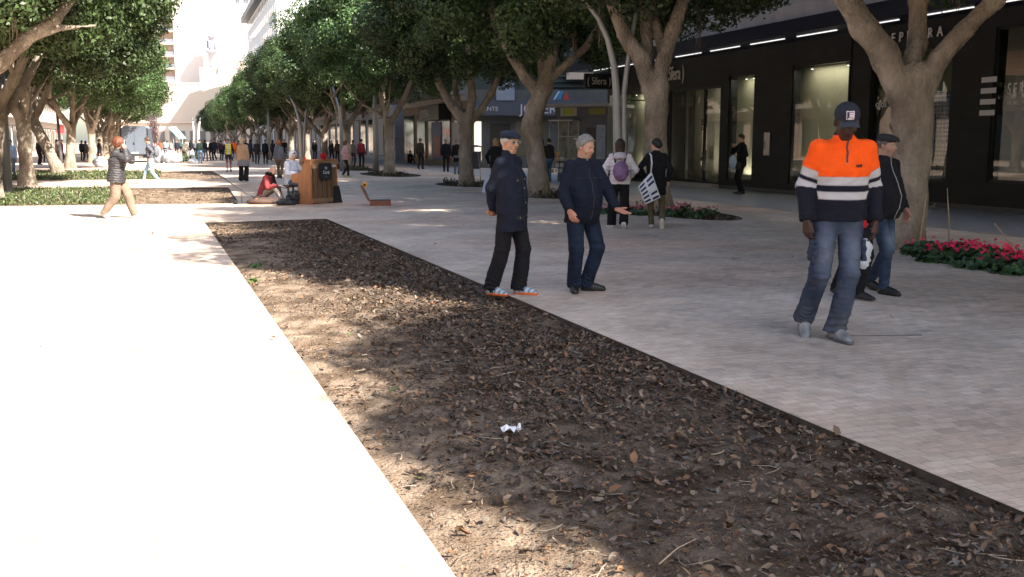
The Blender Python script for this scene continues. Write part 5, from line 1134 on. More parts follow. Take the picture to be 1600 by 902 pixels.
# upright piano
K = g(487, 320); ub = np.array([.64, 1.14]) / 1.307; ud = np.array([-.872, .49])
wx = RT * ub[0] + FH * ub[1]; ang = math.atan2(wx[1], wx[0])
pi_o = empty('upright_piano', K, ang, 'orange-brown upright piano with its slatted back turned to the street', 'piano')
WO = mat('piano_wood', (.30, .12, .05), .45, var=.25, vscale=3, stretch=(6, 6, .6), spec=.5); WB = mat('piano_back_wood', (.20, .125, .07), .7, var=.3, vscale=6, stretch=(5, 5, .5)); WD = mat('piano_slat', (.115, .07, .042), .7, var=.3, vscale=6, stretch=(5, 5, .5))
W_, H_ = 1.04, 1.1                        # local: x along the back, +y away from the back (towards the player)
def side(mb, x0, x1):
    pr = [(0, 0), (.42, 0), (.42, .52), (.62, .55), (.64, .72), (.6, .76), (.34, .80), (.2, H_), (0, H_)]
    n = len(pr); vs = [(x0, y, z) for y, z in pr] + [(x1, y, z) for y, z in pr]; return mb.add(vs, [tuple(range(n))[::-1], tuple(range(n, 2 * n))] + [(i, (i + 1) % n, n + (i + 1) % n, n + i) for i in range(n)])
side(MB(), 0, .045).build('side_panel', WO, pi_o); side(MB(), W_ - .045, W_).build('side_panel', WO, pi_o)
MB().box(.047, W_ - .047, .0, .05, H_ - .2, H_ - .001).build('top_rail', WB, pi_o); MB().box(.047, W_ - .047, .0, .05, .03, .14).build('bottom_rail', WB, pi_o)
MB().box(-.01, W_ + .01, -.01, .24, H_ + .001, H_ + .03).build('lid', WO, pi_o)
MB().box(.047, W_ - .047, .045, .06, .14, H_ - .2).build('back_board', mat('back_board', (.16, .085, .04), .7, var=.3, vscale=5, stretch=(6, 6, .4)), pi_o)
for i in range(5): x = .1 + i * .18; MB().box(x, x + .085, .002, .043, .141, H_ - .201).build('post', WD, pi_o)
MB().box(.047, W_ - .047, .24, .61, .6, .64).build('key_bed', WO, pi_o)
mb = MB(); mb.box(.1, W_ - .1, .4, .58, .641, .665); kb = mb.build('keys', M('ivory', (.7, .68, .6), .3), pi_o); mb = MB()
for i in range(26): mb.box(.13 + i * .03, .145 + i * .03, .4, .5, .667, .68)
mb.build('black_keys', M('ebony', (.01, .01, .01), .3), kb)
MB().box(.047, W_ - .047, .36, .38, .05, .6).build('lower_panel', WO, pi_o)
MB().box(.047, W_ - .047, .3, .33, .66, H_).build('music_desk', WO, pi_o)
MB().box(.8, .98, -.005, -.001, .93, .98).build('maker_label', M('label_pale', (.4, .42, .45), .5), pi_o)
# the hanging board: rounded black slate with chalk lettering
bo = empty('chalkboard', (0, 0, 0), 0, 'small black chalkboard with white writing hung on the piano back', 'sign'); q = Vector(K) + Vector(wx) * .53; bo.location = (q.x, q.y, .63); bo.rotation_euler = (0, 0, ang)
def rrect(w, h, r, n=5): return [(sx * (w / 2 - r) + r * math.cos(a), sz * (h / 2 - r) + r * math.sin(a)) for sx, sz, a0 in ((1, 1, 0), (-1, 1, 90), (-1, -1, 180), (1, -1, 270)) for a in [R(a0 + 90 * k / n) for k in range(n + 1)]]
def slab(pts, y0, y1, mb=None):
    mb = mb or MB(); n = len(pts); return mb.add([(x, y0, z) for x, z in pts] + [(x, y1, z) for x, z in pts], [tuple(range(n)), tuple(range(n, 2 * n))[::-1]] + [(i, n + i, n + (i + 1) % n, (i + 1) % n) for i in range(n)])
slab([(x, z + .19) for x, z in rrect(.46, .40, .06)], -.055, -.035).build('slate', M('slate', (.012, .014, .018), .6), bo)
slab([(x, z + .19) for x, z in rrect(.49, .43, .07)], -.033, -.012).build('frame', M('slate_frame', (.02, .02, .022), .4), bo)
CH_ = M('chalk', (.55, .62, .7), .9)
for bd, z, s in (('By', .25, .10), ('Coral', .13, .12), ('. . .', .06, .08)): text('chalk_writing', bd, s, CH_, bo, (0, -.057, z), rot_from((1, 0, 0), (0, -1, 0)), .001, .9, 'CENTER')
def flower_bloom(name, loc, r, c, lab, stem=None, cc=(.02, .015, .01), m_=None):
    o = empty(name, loc, ang, lab, 'flower'); mb = MB(); rr = random.Random(9)
    for i in range(46):
        v = np.array([rr.gauss(0, 1), rr.gauss(0, 1), rr.gauss(0, 1)]); v /= np.linalg.norm(v); p = v * r * rr.uniform(.5, 1); k = rr.uniform(.6, 1.2); mb.col(tuple(q * k for q in c))
        u = np.cross(v, [.3, .5, .8]); u /= np.linalg.norm(u); w = np.cross(v, u); s = r * .42
        mb.add([p - u * s, p - w * s + v * s * .3, p + u * s, p + w * s + v * s * .3], [(0, 1, 2, 3)])
    mb.build('petals', M('petal'), o); return o
q = Vector(K) + Vector(wx) * .5; fo = flower_bloom('red_flower', (q.x + .0, q.y, 1.2), .095, (.5, .02, .03), 'red fabric flower standing on the piano lid'); mb = MB(); mb.tube([(0, .05, -.1), (0, 0, 0)], .01, 6); mb.build('stem', M('stem_green', (.05, .08, .03)), fo)
flower_bloom('small_red_flower', tuple(Vector(K) + Vector(wx) * .02 + Vector((0, 0, 1.15)) - Vector(wx) * .0 + Vector((RT * ud[0] + FH * ud[1]) * .2)), .045, (.55, .06, .04), 'tiny red bud on the near corner of the piano lid')
# stool
pc = RT * ud[0] + FH * ud[1]; q = np.array(K) + wx * .45 + pc * 1.08; st = empty('piano_stool', (q[0], q[1], 0), ang, 'small dark wooden piano stool with a padded seat', 'stool')
MB().box(-.28, .28, -.17, .17, .40, .455).build('seat', mat('stool_seat', (.12, .05, .025), .5), st)
for x in (-.25, .25):
    for y in (-.14, .14): mb = MB(); mb.tube([(x, y, .41), (x * 1.02, y * 1.02, .2), (x * 1.12, y * 1.12, 0)], [.028, .022, .018], 8); mb.build('leg', M('stool_wood', (.1, .045, .025), .5), st)
STOOL = q
# wedge speaker
q = g(530, 317); o = empty('monitor_speaker', q, ang, 'black wedge speaker standing against the far end of the piano', 'speaker')
mb = MB(); mb.add([(-.12, 0, 0), (.14, 0, 0), (.14, .3, 0), (-.12, .3, 0), (-.1, .02, .44), (.04, .02, .44), (.04, .28, .44), (-.1, .28, .44)], [(0, 3, 2, 1), (4, 5, 6, 7), (0, 1, 5, 4), (1, 2, 6, 5), (2, 3, 7, 6), (3, 0, 4, 7)]); mb.build('cabinet', M('speaker_black', (.012, .012, .013), .6), o)
mb = MB(); mb.add([(.141, .03, .03), (.141, .27, .03), (.05, .25, .41), (.05, .05, .41)], [(0, 1, 2, 3)]); mb.build('grille', M('speaker_grille', (.03, .03, .03), .8), o)
# black rucksack and cloth heaped by the piano foot
BLC = M('black_cloth', (.014, .016, .022), .9, var=.3)
q = g(460, 319); lump('backpack', (q[0], q[1], .15), (.2, .17, .19), 14, BLC, 'black slumped rucksack between the seated man and the piano', 'bag', seed=3)
q = g(447, 321); lump('black_cloth_heap', (q[0], q[1], .06), (.24, .15, .09), 14, BLC, 'crumpled black cloth at the feet of the seated man', 'cloth', seed=4)
q = g(412, 319); lump('floor_cushion', (q[0], q[1], .07), (.42, .25, .10), 16, M('cushion_brown', (.07, .04, .03), .8, var=.3), 'long brown cushion under the seated man', 'cushion', amp=.15, seed=5)
# open busking case
K2 = g(578, 322); cs = empty('open_suitcase', K2, -YAW + .12, 'small reddish brown suitcase lying open with its lid up', 'suitcase')
CW = mat('case_leather', (.17, .045, .022), .5, var=.25, vscale=6); CI = M('case_lining', (.03, .03, .035), .9)
mb = MB(); mb.box(0, .52, 0, .42, 0, .13); mb.build('base', CW, cs)
mb = MB(); mb.box(.015, .505, .015, .405, .131, .136); mb.build('lining', CI, cs)
ld = empty('lid', (0, 0, 0)); ld.parent = cs; ld.location = (0, 0, .13); ld.rotation_euler = (0, R(-64 - 90 + 90), 0)
li = MB().box(-.0, .42, 0, .42, -.0, .02)
mb = MB(); c_, s_ = math.cos(R(116)), math.sin(R(116))
def lidp(u, v, w): return (c_ * u * 1. + s_ * w * 0 - w * s_, v, .13 + s_ * u + c_ * w * 1.)
bpy.data.objects.remove(ld)
vs = [lidp(u, v, w) for w in (0, .05) for v in (0, .42) for u in (0, .42)]; mb.add(vs, [(0, 2, 3, 1), (4, 5, 7, 6), (0, 1, 5, 4), (2, 6, 7, 3), (0, 4, 6, 2), (1, 3, 7, 5)]); mb.build('lid', CW, cs)
mb = MB(); vs = [lidp(u, v, w) for w in (-.004, -.001) for v in (.02, .40) for u in (.02, .40)]; mb.add(vs, [(0, 2, 3, 1), (4, 5, 7, 6), (0, 1, 5, 4), (2, 6, 7, 3), (0, 4, 6, 2), (1, 3, 7, 5)]); mb.build('lid_lining', M('lid_lining', (.10, .11, .14), .8, var=.6, vscale=7), cs)
mb = MB(); vs = [lidp(u, v, w) for w in (-.01, -.005) for v in (.12, .26) for u in (.02, .15)]; mb.add(vs, [(0, 2, 3, 1), (4, 5, 7, 6), (0, 1, 5, 4), (2, 6, 7, 3), (0, 4, 6, 2), (1, 3, 7, 5)])
o = mb.build('price_card', M('card_white', (.6, .6, .6), .8), None); o.location = K2; o.rotation_euler = (0, 0, -YAW + .12); tag(o, 'white card propped inside the open suitcase lid', 'card')
fq = Vector(K2) + Matrix.Rotation(-YAW + .12, 3, 'Z') @ Vector(lidp(.40, .1, -.06)); so = empty('sunflower', fq, -YAW - .2, 'yellow fabric sunflower on the lid of the open suitcase', 'flower'); mb = MB()
for i in range(14):
    a = i * 6.283 / 14; c, s = math.cos(a), math.sin(a); mb.col((.75, .36, .02)); mb.add([(c * .03 - s * .018, -.0, s * .03 + c * .018), (c * .03 + s * .018, 0, s * .03 - c * .018), (c * .095, -.01 + .02 * (i % 2), s * .095)], [(0, 1, 2)])
mb.build('petals', M('petal'), so); mb = MB(); mb.tube([(0, .004, 0), (0, -.014, 0)], [.034, .03], 12); mb.build('flower_head', M('seed_brown', (.04, .02, .01), .9), so)
# folding hand cart
K3 = g(392, 319); hc = empty('hand_cart', K3, -YAW, 'black folded hand truck with orange wheels tilted by the seated man', 'hand truck')
BLM = M('cart_black', (.02, .02, .022), .4, .3); Dk = K3 @ FH
def cp(px, py, dd=0.): v = fp(px, py, Dk + dd) - K3; return (v @ RT, v @ FH, v[2])
mb = MB()
for dd in (-.12, .12): mb.tube([cp(399, 309, dd), cp(384, 302, dd), cp(345, 276, dd), cp(336, 271, dd)], .014, 8)
mb.tube([cp(336, 271, -.12), cp(328, 270, 0), cp(336, 271, .12)], .016, 8); mb.tube([cp(370, 292, -.12), cp(370, 292, .12)], .01, 6); mb.tube([cp(385, 302, -.12), cp(385, 302, .12)], .01, 6)
mb.tube([cp(378, 298, -.12), cp(378, 318, -.1)], .009, 6); mb.build('frame', BLM, hc)
mb = MB(); mb.tube([cp(330, 270, -.03), cp(340, 273, -.03)], .024, 8); mb.build('grip', M('rubber_black', (.012, .012, .012), .8), hc)
MB().box(cp(364, 319)[0], cp(392, 319)[0], -.16, .16, .03, .05).build('toe_plate', BLM, hc)
for dd in (-.17, .15):
    c = cp(401, 312, dd); mb = MB(); mb.lathe([(.02, -.022), (.088, -.022), (.1, -.01), (.1, .01), (.088, .022), (.02, .022)], (0, 0, 0), 18); w = mb.build('wheel', M('rubber_black'), hc); w.location = (c[0], c[1], .1); w.rotation_euler = (R(90), 0, 0)
    mb = MB(); mb.lathe([(.0, -.026), (.06, -.026), (.065, 0), (.06, .026), (0, .026)], (0, 0, 0), 16); mb.build('rim', M('rim_orange', (.6, .16, .03), .5), w)
mb = MB(); mb.lathe([(.01, -.015), (.05, -.015), (.05, .015), (.01, .015)], (0, 0, 0), 14); w = mb.build('wheel', M('rubber_black'), hc); w.location = (*cp(368, 318, -.1)[:2], .05); w.rotation_euler = (R(90), 0, 0)

# van
q = fp(212, 256, 76.); vn = empty('delivery_van', (q[0], q[1], 0), -.05, 'silver grey panel van seen from behind, rear doors shut', 'van')
VS = M('van_silver', (.13, .155, .20), .35, .3, var=.05); VB = M('van_trim', (.015, .015, .018), .6)
prf = [(-1.02, .45), (1.02, .45), (1.03, 1.0), (1.0, 1.8), (.9, 2.55), (.72, 2.72), (-.72, 2.72), (-.9, 2.55), (-1.0, 1.8), (-1.03, 1.0)]
mb = MB(); n = len(prf); ys = [(0, 1.), (3.9, 1.), (4.6, .98)]
vs = [(x * s, y, z) for y, s in ys for x, z in prf]; mb.add(vs, [tuple(range(n))] + [(k * n + i, k * n + (i + 1) % n, (k + 1) * n + (i + 1) % n, (k + 1) * n + i) for k in range(2) for i in range(n)])
mb.add([(x * .98, 4.6, z) for x, z in prf] + [(-.95, 5.6, .45), (.95, 5.6, .45), (.95, 5.6, 1.1), (-.95, 5.6, 1.1)], [(0, 10, 11, 1), (1, 11, 12, 2), (2, 12, 13, 9), (9, 13, 10, 0), (10, 13, 12, 11), (2, 9, 8, 7), (2, 7, 6, 3), (3, 6, 5, 4)]); mb.build('body', VS, vn)
for s in (-1, 1):
    mb = MB(); x0, x1 = sorted((s * .012, s * .88)); mb.box(x0, x1, -.035, -.002, .62, 2.5); d = mb.build('rear_door', VS, vn)
    mb = MB(); a, b_ = sorted((s * .72, s * .88)); 
    mb = MB(); x0, x1 = sorted((s * .9, s * 1.03)); mb.box(x0, x1, -.05, -.003, 1.0, 1.85); mb.build('tail_light', M('tail_red', (.1, .02, .02), .3), vn)
    mb = MB(); x0, x1 = sorted((s * .89, s * 1.0)); mb.box(x0, x1, -.03, -.004, 1.86, 2.55); mb.build('pillar_trim', VB, vn)
    mb = MB(); mb.lathe([(.1, -.12), (.33, -.12), (.35, -.08), (.35, .08), (.33, .12), (.1, .12)], (0, 0, 0), 18)
    for y in (.95, 4.5): w = link('wheel', mb.build('wheel', None).data, vn, M('rubber_black')); w.location = (s * .9, y, .35); w.rotation_euler = (0, R(90), 0)
    mb = MB(); mb.tube([(s * 1.0, 4.5, 1.5), (s * 1.22, 4.5, 1.6)], .02, 6); x0, x1 = sorted((s * 1.14, s * 1.3)); mb.box(x0, x1, 4.42, 4.56, 1.4, 1.8); mb.build('wing_mirror', VB, vn)
for o in [o for o in C.objects if o.name.startswith('wheel') and o.parent is None]: bpy.data.objects.remove(o)
MB().box(-1.0, 1.0, -.12, -.004, .32, .58).build('bumper', VB, vn)
MB().box(-.11, -.02, -.06, -.036, 1.32, 1.5).build('door_handle', VB, vn); MB().box(-.12, .12, -.05, -.036, 2.36, 2.41).build('brake_light', M('tail_red'), vn)
MB().box(-.26, .26, -.05, -.036, .66, .77).build('number_plate', M('plate_white'), vn)
# rubble sacks
SK = M('sack_white', (.24, .255, .30), .85, var=.12, vscale=3, bump=.3, bscale=6)
for i, (px, py, r, lab) in enumerate(((157, 262, (.5, .45, .5), 'white sack just left of the walking red-haired woman'), (247, 255, (.42, .4, .85), 'tall bright sack leaning by the right side of the van'), (268, 255, (.85, .6, .62), 'widest pale sack, tied at the top, right of the van'), (302, 256, (.42, .35, .25), 'small low sack right of the bending man'), (300, 250, (.3, .3, .6), 'upright narrow sack behind the bending man'))):
    q = g(px, py); r = np.array(r) * .85; f = Fld(); f.ell((0, 0, r[2] * .75), (r[0], r[1], r[2] * .85)); f.cap((0, 0, r[2] * 1.3), (r[0] * .2, 0, r[2] * 1.75), r[0] * .3, r[0] * .12, r[0] * .4)
    f.ell((r[0] * .3, 0, r[2] * .35), (r[0] * .8, r[1], r[2] * .5), None, .2); f.noise = lambda P, s_=i: .05 * snoise(P, 1.3, s_) + .025 * snoise(P, 3.5, s_ + 4); f.plane((0, 0, .0), (0, 0, -1), .01)
    V, Q = f.mesh(.05); o = link('rubble_sack', np_mesh('rubble_sack', V, Q), None, SK); o.location = q; tag(o, lab, 'sack', 'white sacks near the van')
for i, (px, py, lab) in enumerate(((286, 254, 'dark evergreen clippings between the wide sack and the bending man'), (307, 252, 'dark bushy pot plant right of the bending man'), (297, 255, 'low dark green branches at the feet of the bending man'))):
    q = g(px, py); plant('potted_evergreen', q[0], q[1], .5, 1.0 - .3 * (i == 2), 200, 0, (0, 0, 0), lab, 'plant', 'green cuttings lying by the sacks', 60 + i)
# turquoise parasol/banner far behind
q = fp(277, 226, 110.); o = empty('turquoise_awning', (q[0], q[1], 0), -YAW, 'slanted turquoise market canopy above the far crowd', 'awning')
mb = MB(); mb.add([(-.9, 0, 3.1), (-.3, .6, 3.2), (.8, .6, 1.95), (.25, 0, 1.9), (-.9, 0, 3.02), (-.3, .6, 3.12), (.8, .6, 1.87), (.25, 0, 1.82)], [(0, 1, 2, 3), (7, 6, 5, 4), (0, 3, 7, 4), (1, 5, 6, 2)]); mb.build('cloth', M('turquoise', (.15, .5, .52), .7), o)
mb = MB(); mb.tube([(-.5, .3, 0), (-.5, .3, 2.85)], .04, 6); mb.tube([(.5, .3, 0), (.5, .3, 2.0)], .04, 6); mb.build('pole', POLE, o)
# parked push-chair like trolley next to the dark stooping man, litter bin near the jeweller
q = g(744, 264); o = empty('litter_bin', q, 0, 'black round litter bin in front of the jeweller doorway', 'bin'); mb = MB(); mb.lathe([(.24, 0), (.28, .1), (.3, .95), (.32, 1.0), (.27, 1.0), (.25, .9)], (0, 0, 0), 18); mb.build('drum', M('bin_black', (.03, .032, .035), .5), o); mb = MB(); mb.lathe([(.33, 1.25), (.3, 1.32), (0, 1.38)], (0, 0, 0), 18)
for a in range(3): mb.tube([(.3 * math.cos(a * 2.1), .3 * math.sin(a * 2.1), 1.0), (.3 * math.cos(a * 2.1), .3 * math.sin(a * 2.1), 1.27)], .012, 5)
mb.build('hood', M('bin_black'), o)
# manhole and lighter seams on the paving
q = g(1365, 525); mb = MB(); mb.box(-.4, .4, -.004, .004, 0, .003); 
o = mb.build('drain_slot', M('slot_dark', (.06, .05, .045), .7), None); o.location = (q[0], q[1], .001); o.rotation_euler = (0, 0, -YAW + .05); tag(o, 'thin dark slot in the paving beside the worker boots', 'drain')
# ------------------------------------------------------------------ the people of the photo
def child(root, nm):
    for c in root.children:
        if c.name.split('.')[0] == nm: return c
def verts(o): a = np.empty(len(o.data.vertices) * 3, dtype=np.float32); o.data.vertices.foreach_get('co', a); return a.reshape(-1, 3)
def front(V, x, z, back=False):
    d = np.hypot(V[:, 0] - x, V[:, 2] - z); k = d < .02
    if not k.any(): k = d < .05
    W = V[k]; return W[W[:, 1].argmin() if back else W[:, 1].argmax()]
def studs(root, nm, pts, r, m_, part):
    V = verts(child(root, nm)); 
    for x, z in pts:
        p = front(V, x, z); mb = MB(); mb.lathe([(0, r * .6), (r * .8, r * .4), (r, 0), (r * .6, -r * .3)], (0, 0, 0), 8); b = mb.build(part, m_, child(root, nm)); b.location = p; b.rotation_euler = (R(-90), 0, 0)
def ribbon(root, nm, pts, w, m_, part, off=.003):            # narrow strip lying on the front of a garment
    V = verts(child(root, nm)); P = [front(V, x, z) for x, z in pts]; mb = MB()
    for i in range(len(P) - 1):
        a, b = P[i], P[i + 1]; d = np.array(pts[i + 1]) - np.array(pts[i]); d = d / np.linalg.norm(d); n = np.array([-d[1], 0, d[0]]) * w / 2; o = np.array([0, off, 0])
        mb.add([a - n + o, a + n + o, b + n + o, b - n + o], [(0, 1, 2, 3)])
    return mb.build(part, m_, child(root, nm))
SL = (.40, .235, .165); SP = (.48, .29, .22)
# -- man with the blue flat cap
def xa_(root, sc, k):
    MT = M('jacket_snap', (.5, .48, .42), .3, .9); studs(root, 'jacket', [(.105 * sc, 1.26 * sc), (-.055 * sc, 1.275 * sc), (.09 * sc, .84 * sc), (-.1 * sc, .86 * sc), (.0, 1.18 * sc), (.0, 1.02 * sc)], .0085, MT, 'snap_button')
    NV = M('navy_trim', (.008, .010, .019), .7)
    for (x0, x1, z) in ((.05, .15, 1.26), (-.135, -.03, 1.27), (.04, .16, .86), (-.16, -.04, .87)):
        ribbon(root, 'jacket', [(x0 * sc, z * sc), (x1 * sc, z * sc)], .05, NV, 'pocket_flap', .006)
    ribbon(root, 'jacket', [(0.012, z * sc) for z in np.linspace(.74, 1.42, 14)], .035, NV, 'placket', .004)
    ribbon(root, 'jacket', [(x * sc, 1.1 * sc) for x in np.linspace(-.15, .15, 8)], .008, NV, 'seam', .002)
def shoe_sport(V):
    c = np.tile((.42, .5, .56), (len(V), 1)); c[np.abs(np.sin(V[:, 1] * 60 + V[:, 0] * 40)) > .8] = (.12, .2, .3); c[V[:, 2] > .085] = (.3, .35, .4); return c
capman = person(798, 461, 1.67, 118, 'elderly man in a blue flat cap and navy field jacket, hands behind his back', vox=.0065, skin=(.42, .235, .16), lean=-3, hy=20, hp=2,
    pel=(0, .0, .95), feet={1: (.10, -.16, 0, 6, 0), -1: (-.10, .08, 0, -6, 0)}, hands={1: dict(w=(.05, -.19, .93), d=(-.9, -.1, -.35), n=(0, -1, 0), pose='hold', hint=(1, -.7, 0)), -1: dict(w=(-.04, -.2, .90), d=(.9, -.1, -.3), n=(0, -1, 0), pose='hold', hint=(-1, -.7, 0))},
    fat=1.08, belly=.02, top=dict(c=(.011, .014, .027), len=.25, loose=.014, collar=.085, fold=.007), bot=dict(c=(.011, .011, .014), w=1.22, flare=1, fold=.009),
    shoe=dict(sole=(.72, .16, .05), cf=shoe_sport), hair=dict(s='bald', c=(.35, .33, .3)), hat=dict(s='flat', c=(.016, .023, .042)), glasses=True, extra=xa_, stub=.2)
# -- grey-haired man with open hands
def xb_(root, sc, k):
    NV = M('navy_trim'); ribbon(root, 'jacket', [(0.0, z * sc) for z in np.linspace(.8, 1.4, 12)], .012, M('zip_dark', (.05, .05, .06), .4, .5), 'zip', .003)
    ribbon(root, 'jacket', [(x * sc, 1.3 * sc) for x in np.linspace(-.17, .17, 9)], .008, NV, 'seam', .003)
    mb = MB(); hcx = (k['N'] + np.array([0, .062, .03])) * sc
    mb.add([hcx + (-.035, -.02, .035), hcx + (0, .02, -.05), hcx + (.0, .012, .02)], [(0, 1, 2)]); mb.add([hcx + (.035, -.02, .035), hcx + (0, .012, .02), hcx + (0, .02, -.05)], [(0, 1, 2)])
    mb.build('shirt_collar', M('shirt_pale', (.42, .47, .58), .8), root)
def cfB(V, k):
    c = np.tile((.010, .013, .026), (len(V), 1)); t = (V - k['pel']) @ k['up']; c[t < -.075] = (.007, .009, .016); return c
def jeans(base, worn=.5, fade=(.12, .17, .25)):
    def f(V, k):
        c = np.tile(np.array(base, float), (len(V), 1))
        for s in (-1, 1):
            a = (k['kn'][s] * .8 + k['hp'][s] * .2) + np.array([0, .08, 0]); d = np.linalg.norm((V - a) * (1.4, 1, .55), axis=1); w = np.clip(1 - d / .13, 0, 1)[:, None] * worn; c = c * (1 - w) + np.array(fade) * w
        c *= (1 + .25 * snoise(V, 5, 3))[:, None]; return np.clip(c, .004, 1)
    return f
grey = person(907, 455, 1.645, 150, 'grey-haired man in a navy blouson and jeans holding his hands out', vox=.0065, skin=(.44, .25, .175), lean=3, hy=-14, hp=9,
    feet={1: (.10, .02, 0, 28, 0), -1: (-.10, .02, 0, -58, 0)},
    hands={1: dict(w=(.30, .22, .93), d=(.0, .62, -.75), n=(-.9, -.2, -.2), pose='relax', hint=(.7, -1, -.2)), -1: dict(w=(-.27, .31, .925), d=(-.62, .72, -.38), n=(.1, .45, .85), pose='open', hint=(-.9, -.8, -.3))},
    fat=1.1, belly=.045, top=dict(c=(0, 0, 0), len=.15, loose=.02, collar=.05, cf=cfB, fold=.011, sleeve=.97), bot=dict(c=(.02, .035, .08), w=1.2, mat=DENIM, cf=jeans((.014, .022, .042), .25, (.03, .045, .075)), fold=.008, flare=.6),
    shoe=dict(c=(.012, .012, .013), sole=(.01, .01, .01)), hair=dict(s='grey', c=(.17, .165, .16), k=dict(cut=(.075, .082, -.035, -.055))), extra=xb_, stub=.15)
# -- worker in the orange top
def cfW(V, k):
    t = (V - k['pel']) @ k['up']; q = (V - k['pel']) @ k['Bt']; OR = np.array((.93, .10, .010)); NV_ = np.array((.010, .011, .020)); GR = np.array((.47, .46, .48))
    sm = lambda x: np.clip(x / .007 + .5, 0, 1)
    def bands(val, a0, a1, b0, b1): return np.stack([np.maximum(np.minimum(sm(val - a0), sm(a1 - val)), np.minimum(sm(val - b0), sm(b1 - val))), sm(val - b1)], -1)
    kt = bands(t, .124, .180, .228, .290); ds = np.full(len(V), 9.); al = np.zeros(len(V))
    for s in (-1, 1):
        el, w, _ = k['HD'][s]; a = k['sh'][s]; 
        for p, r, off in ((a, el, 0.), (el, w, .285)):
            u = r - p; L = np.linalg.norm(u); u = u / L; x = np.clip((V - p) @ u, 0, L); d = np.linalg.norm(V - p - x[:, None] * u, axis=1); m_ = d < ds; al = np.where(m_, x + off, al); ds = np.where(m_, d, ds)
    arm = (ds < .105) & (np.abs(q[:, 0]) > .178); ka = bands(-al, -.285, -.225, -.195, -.135); kk_ = np.where(arm[:, None], ka, kt)
    c = NV_ * (1 - kk_[:, 1:2]) + OR * kk_[:, 1:2]; c = c * (1 - kk_[:, :1]) + GR * kk_[:, :1]; cu = al > .505; c[arm & cu] = (.008, .009, .015)
    c[(t > .585)] = (.012, .012, .018); return c
def xw_(root, sc, k):
    BK = M('zip_black', (.008, .008, .01), .5); ribbon(root, 'jacket', [(0.0, z * sc) for z in np.linspace(1.33, 1.51, 6)], .014, BK, 'zip', .004)
    studs(root, 'jacket', [(.0, 1.325 * sc)], .009, M('zip_pull', (.6, .2, .1), .4), 'zip_pull')
    V = verts(child(root, 'jacket')); mb = MB(); X = np.linspace(0, 1, 16)
    for a, b, ph in ((-.125, -.068, 0), (-.12, -.075, 2.)):
        P = [front(V, (a + (b - a) * t) * sc, (1.305 + .009 * math.sin(t * 17 + ph)) * sc) + [0, .004, 0] for t in X]; mb.tube(P, .0022, 4)
    mb.build('chest_logo', BK, child(root, 'jacket'))
    V = verts(child(root, 'trousers')); W = V[(V[:, 0] > .1 * sc) & (np.abs(V[:, 2] - .86 * sc) < .02)]; p = W[W[:, 0].argmax()]; mb = MB(); mb.box(-.012, .02, -.045, .045, -.012, .018)
    o = mb.build('tape_measure', M('tape_orange', (.8, .13, .02), .5), root); o.location = p + np.array([.0, .05, .03]); o.rotation_euler = (0, R(20), R(30))
    for s in (-1, 1):                                              # cargo pockets
        q = (k['hp'][s] * .42 + k['kn'][s] * .58) * sc; W = V[(np.abs(V[:, 2] - q[2]) < .06)]; W = W[(W[:, 0] * s > 0)]; e = W[(W[:, 0] * s).argmax()]
        f = Fld(); f.loft((e[0] - s * .006, e[1] + .01, q[2]), rotm(0, 12 if s > 0 else -6), [(-.09, 0, 0, .022, .075), (.08, 0, 0, .02, .075)], e=4); f.noise = lambda P: .006 * snoise(P, 9, 2)
        Vp, Qp = f.mesh(.008); link('cargo_pocket', np_mesh('pocket', Vp, Qp, colr(Vp, (.042, .055, .088))), child(root, 'trousers'), DENIM())
def wj(V, k):
    c = np.tile((.040, .054, .090), (len(V), 1)); c *= (1 + .3 * snoise(V, 3.3, 4))[:, None]
    for s in (-1, 1):
        a = k['kn'][s] * .55 + k['hp'][s] * .45 + np.array([0, .09, 0]); dd = np.linalg.norm((V - a) * (1.3, 1, .42), axis=1); w = np.clip(1 - dd / .14, 0, 1)[:, None] * .75; c = c * (1 - w) + np.array((.13, .155, .20)) * w
    d = snoise(V, 7, 8) > .25; c[d] = c[d] * .8 + np.array((.10, .095, .10)) * .2
    w = np.clip((.34 - V[:, 2]) / .3, 0, 1)[:, None] * .3; return np.clip(c * (1 - w) + np.array((.15, .14, .14)) * w, .004, 1)
def boots(V):
    c = np.tile((.20, .21, .22), (len(V), 1)); c *= (1 + .4 * snoise(V, 9, 2))[:, None]; c[(V[:, 1] > .0) & (V[:, 1] < .09) & (np.abs(np.sin(V[:, 1] * 120)) > .85) & (V[:, 2] > .06)] = (.42, .4, .34); return c
worker = person(1301, 526, 1.885, 183, 'tall worker in an orange and navy reflective top and dark cap, striding forward', vox=.0068, skin=(.040, .022, .016), lean=4, hy=4, hp=19,
    feet={1: (.20, -.10, .06, 4, 34), -1: (.01, .15, 0, -18, 0)},
    hands={1: dict(w=(.25, .08, .885), d=(-.02, .12, -1), n=(-.8, -.5, 0), pose='relax', hint=(.45, -1, 0)), -1: dict(w=(-.255, .05, .885), d=(-.05, .2, -1), n=(.8, -.5, 0), pose='relax', hint=(-.45, -1, 0))},
    fat=1.02, top=dict(c=(0, 0, 0), len=.035, loose=.028, collar=.075, cf=cfW, fold=.010), bot=dict(c=(0, 0, 0), w=1.1, cf=wj, mat=DENIM, fold=.012, flare=.9), shoe=dict(boot=True, sole=(.10, .10, .11), cf=boots),
    hat=dict(s='cap', c=(.022, .026, .038), vc=(.04, .047, .06)), hair=dict(s='short', c=(.01, .009, .008), k=dict(grow=.002)), extra=xw_)
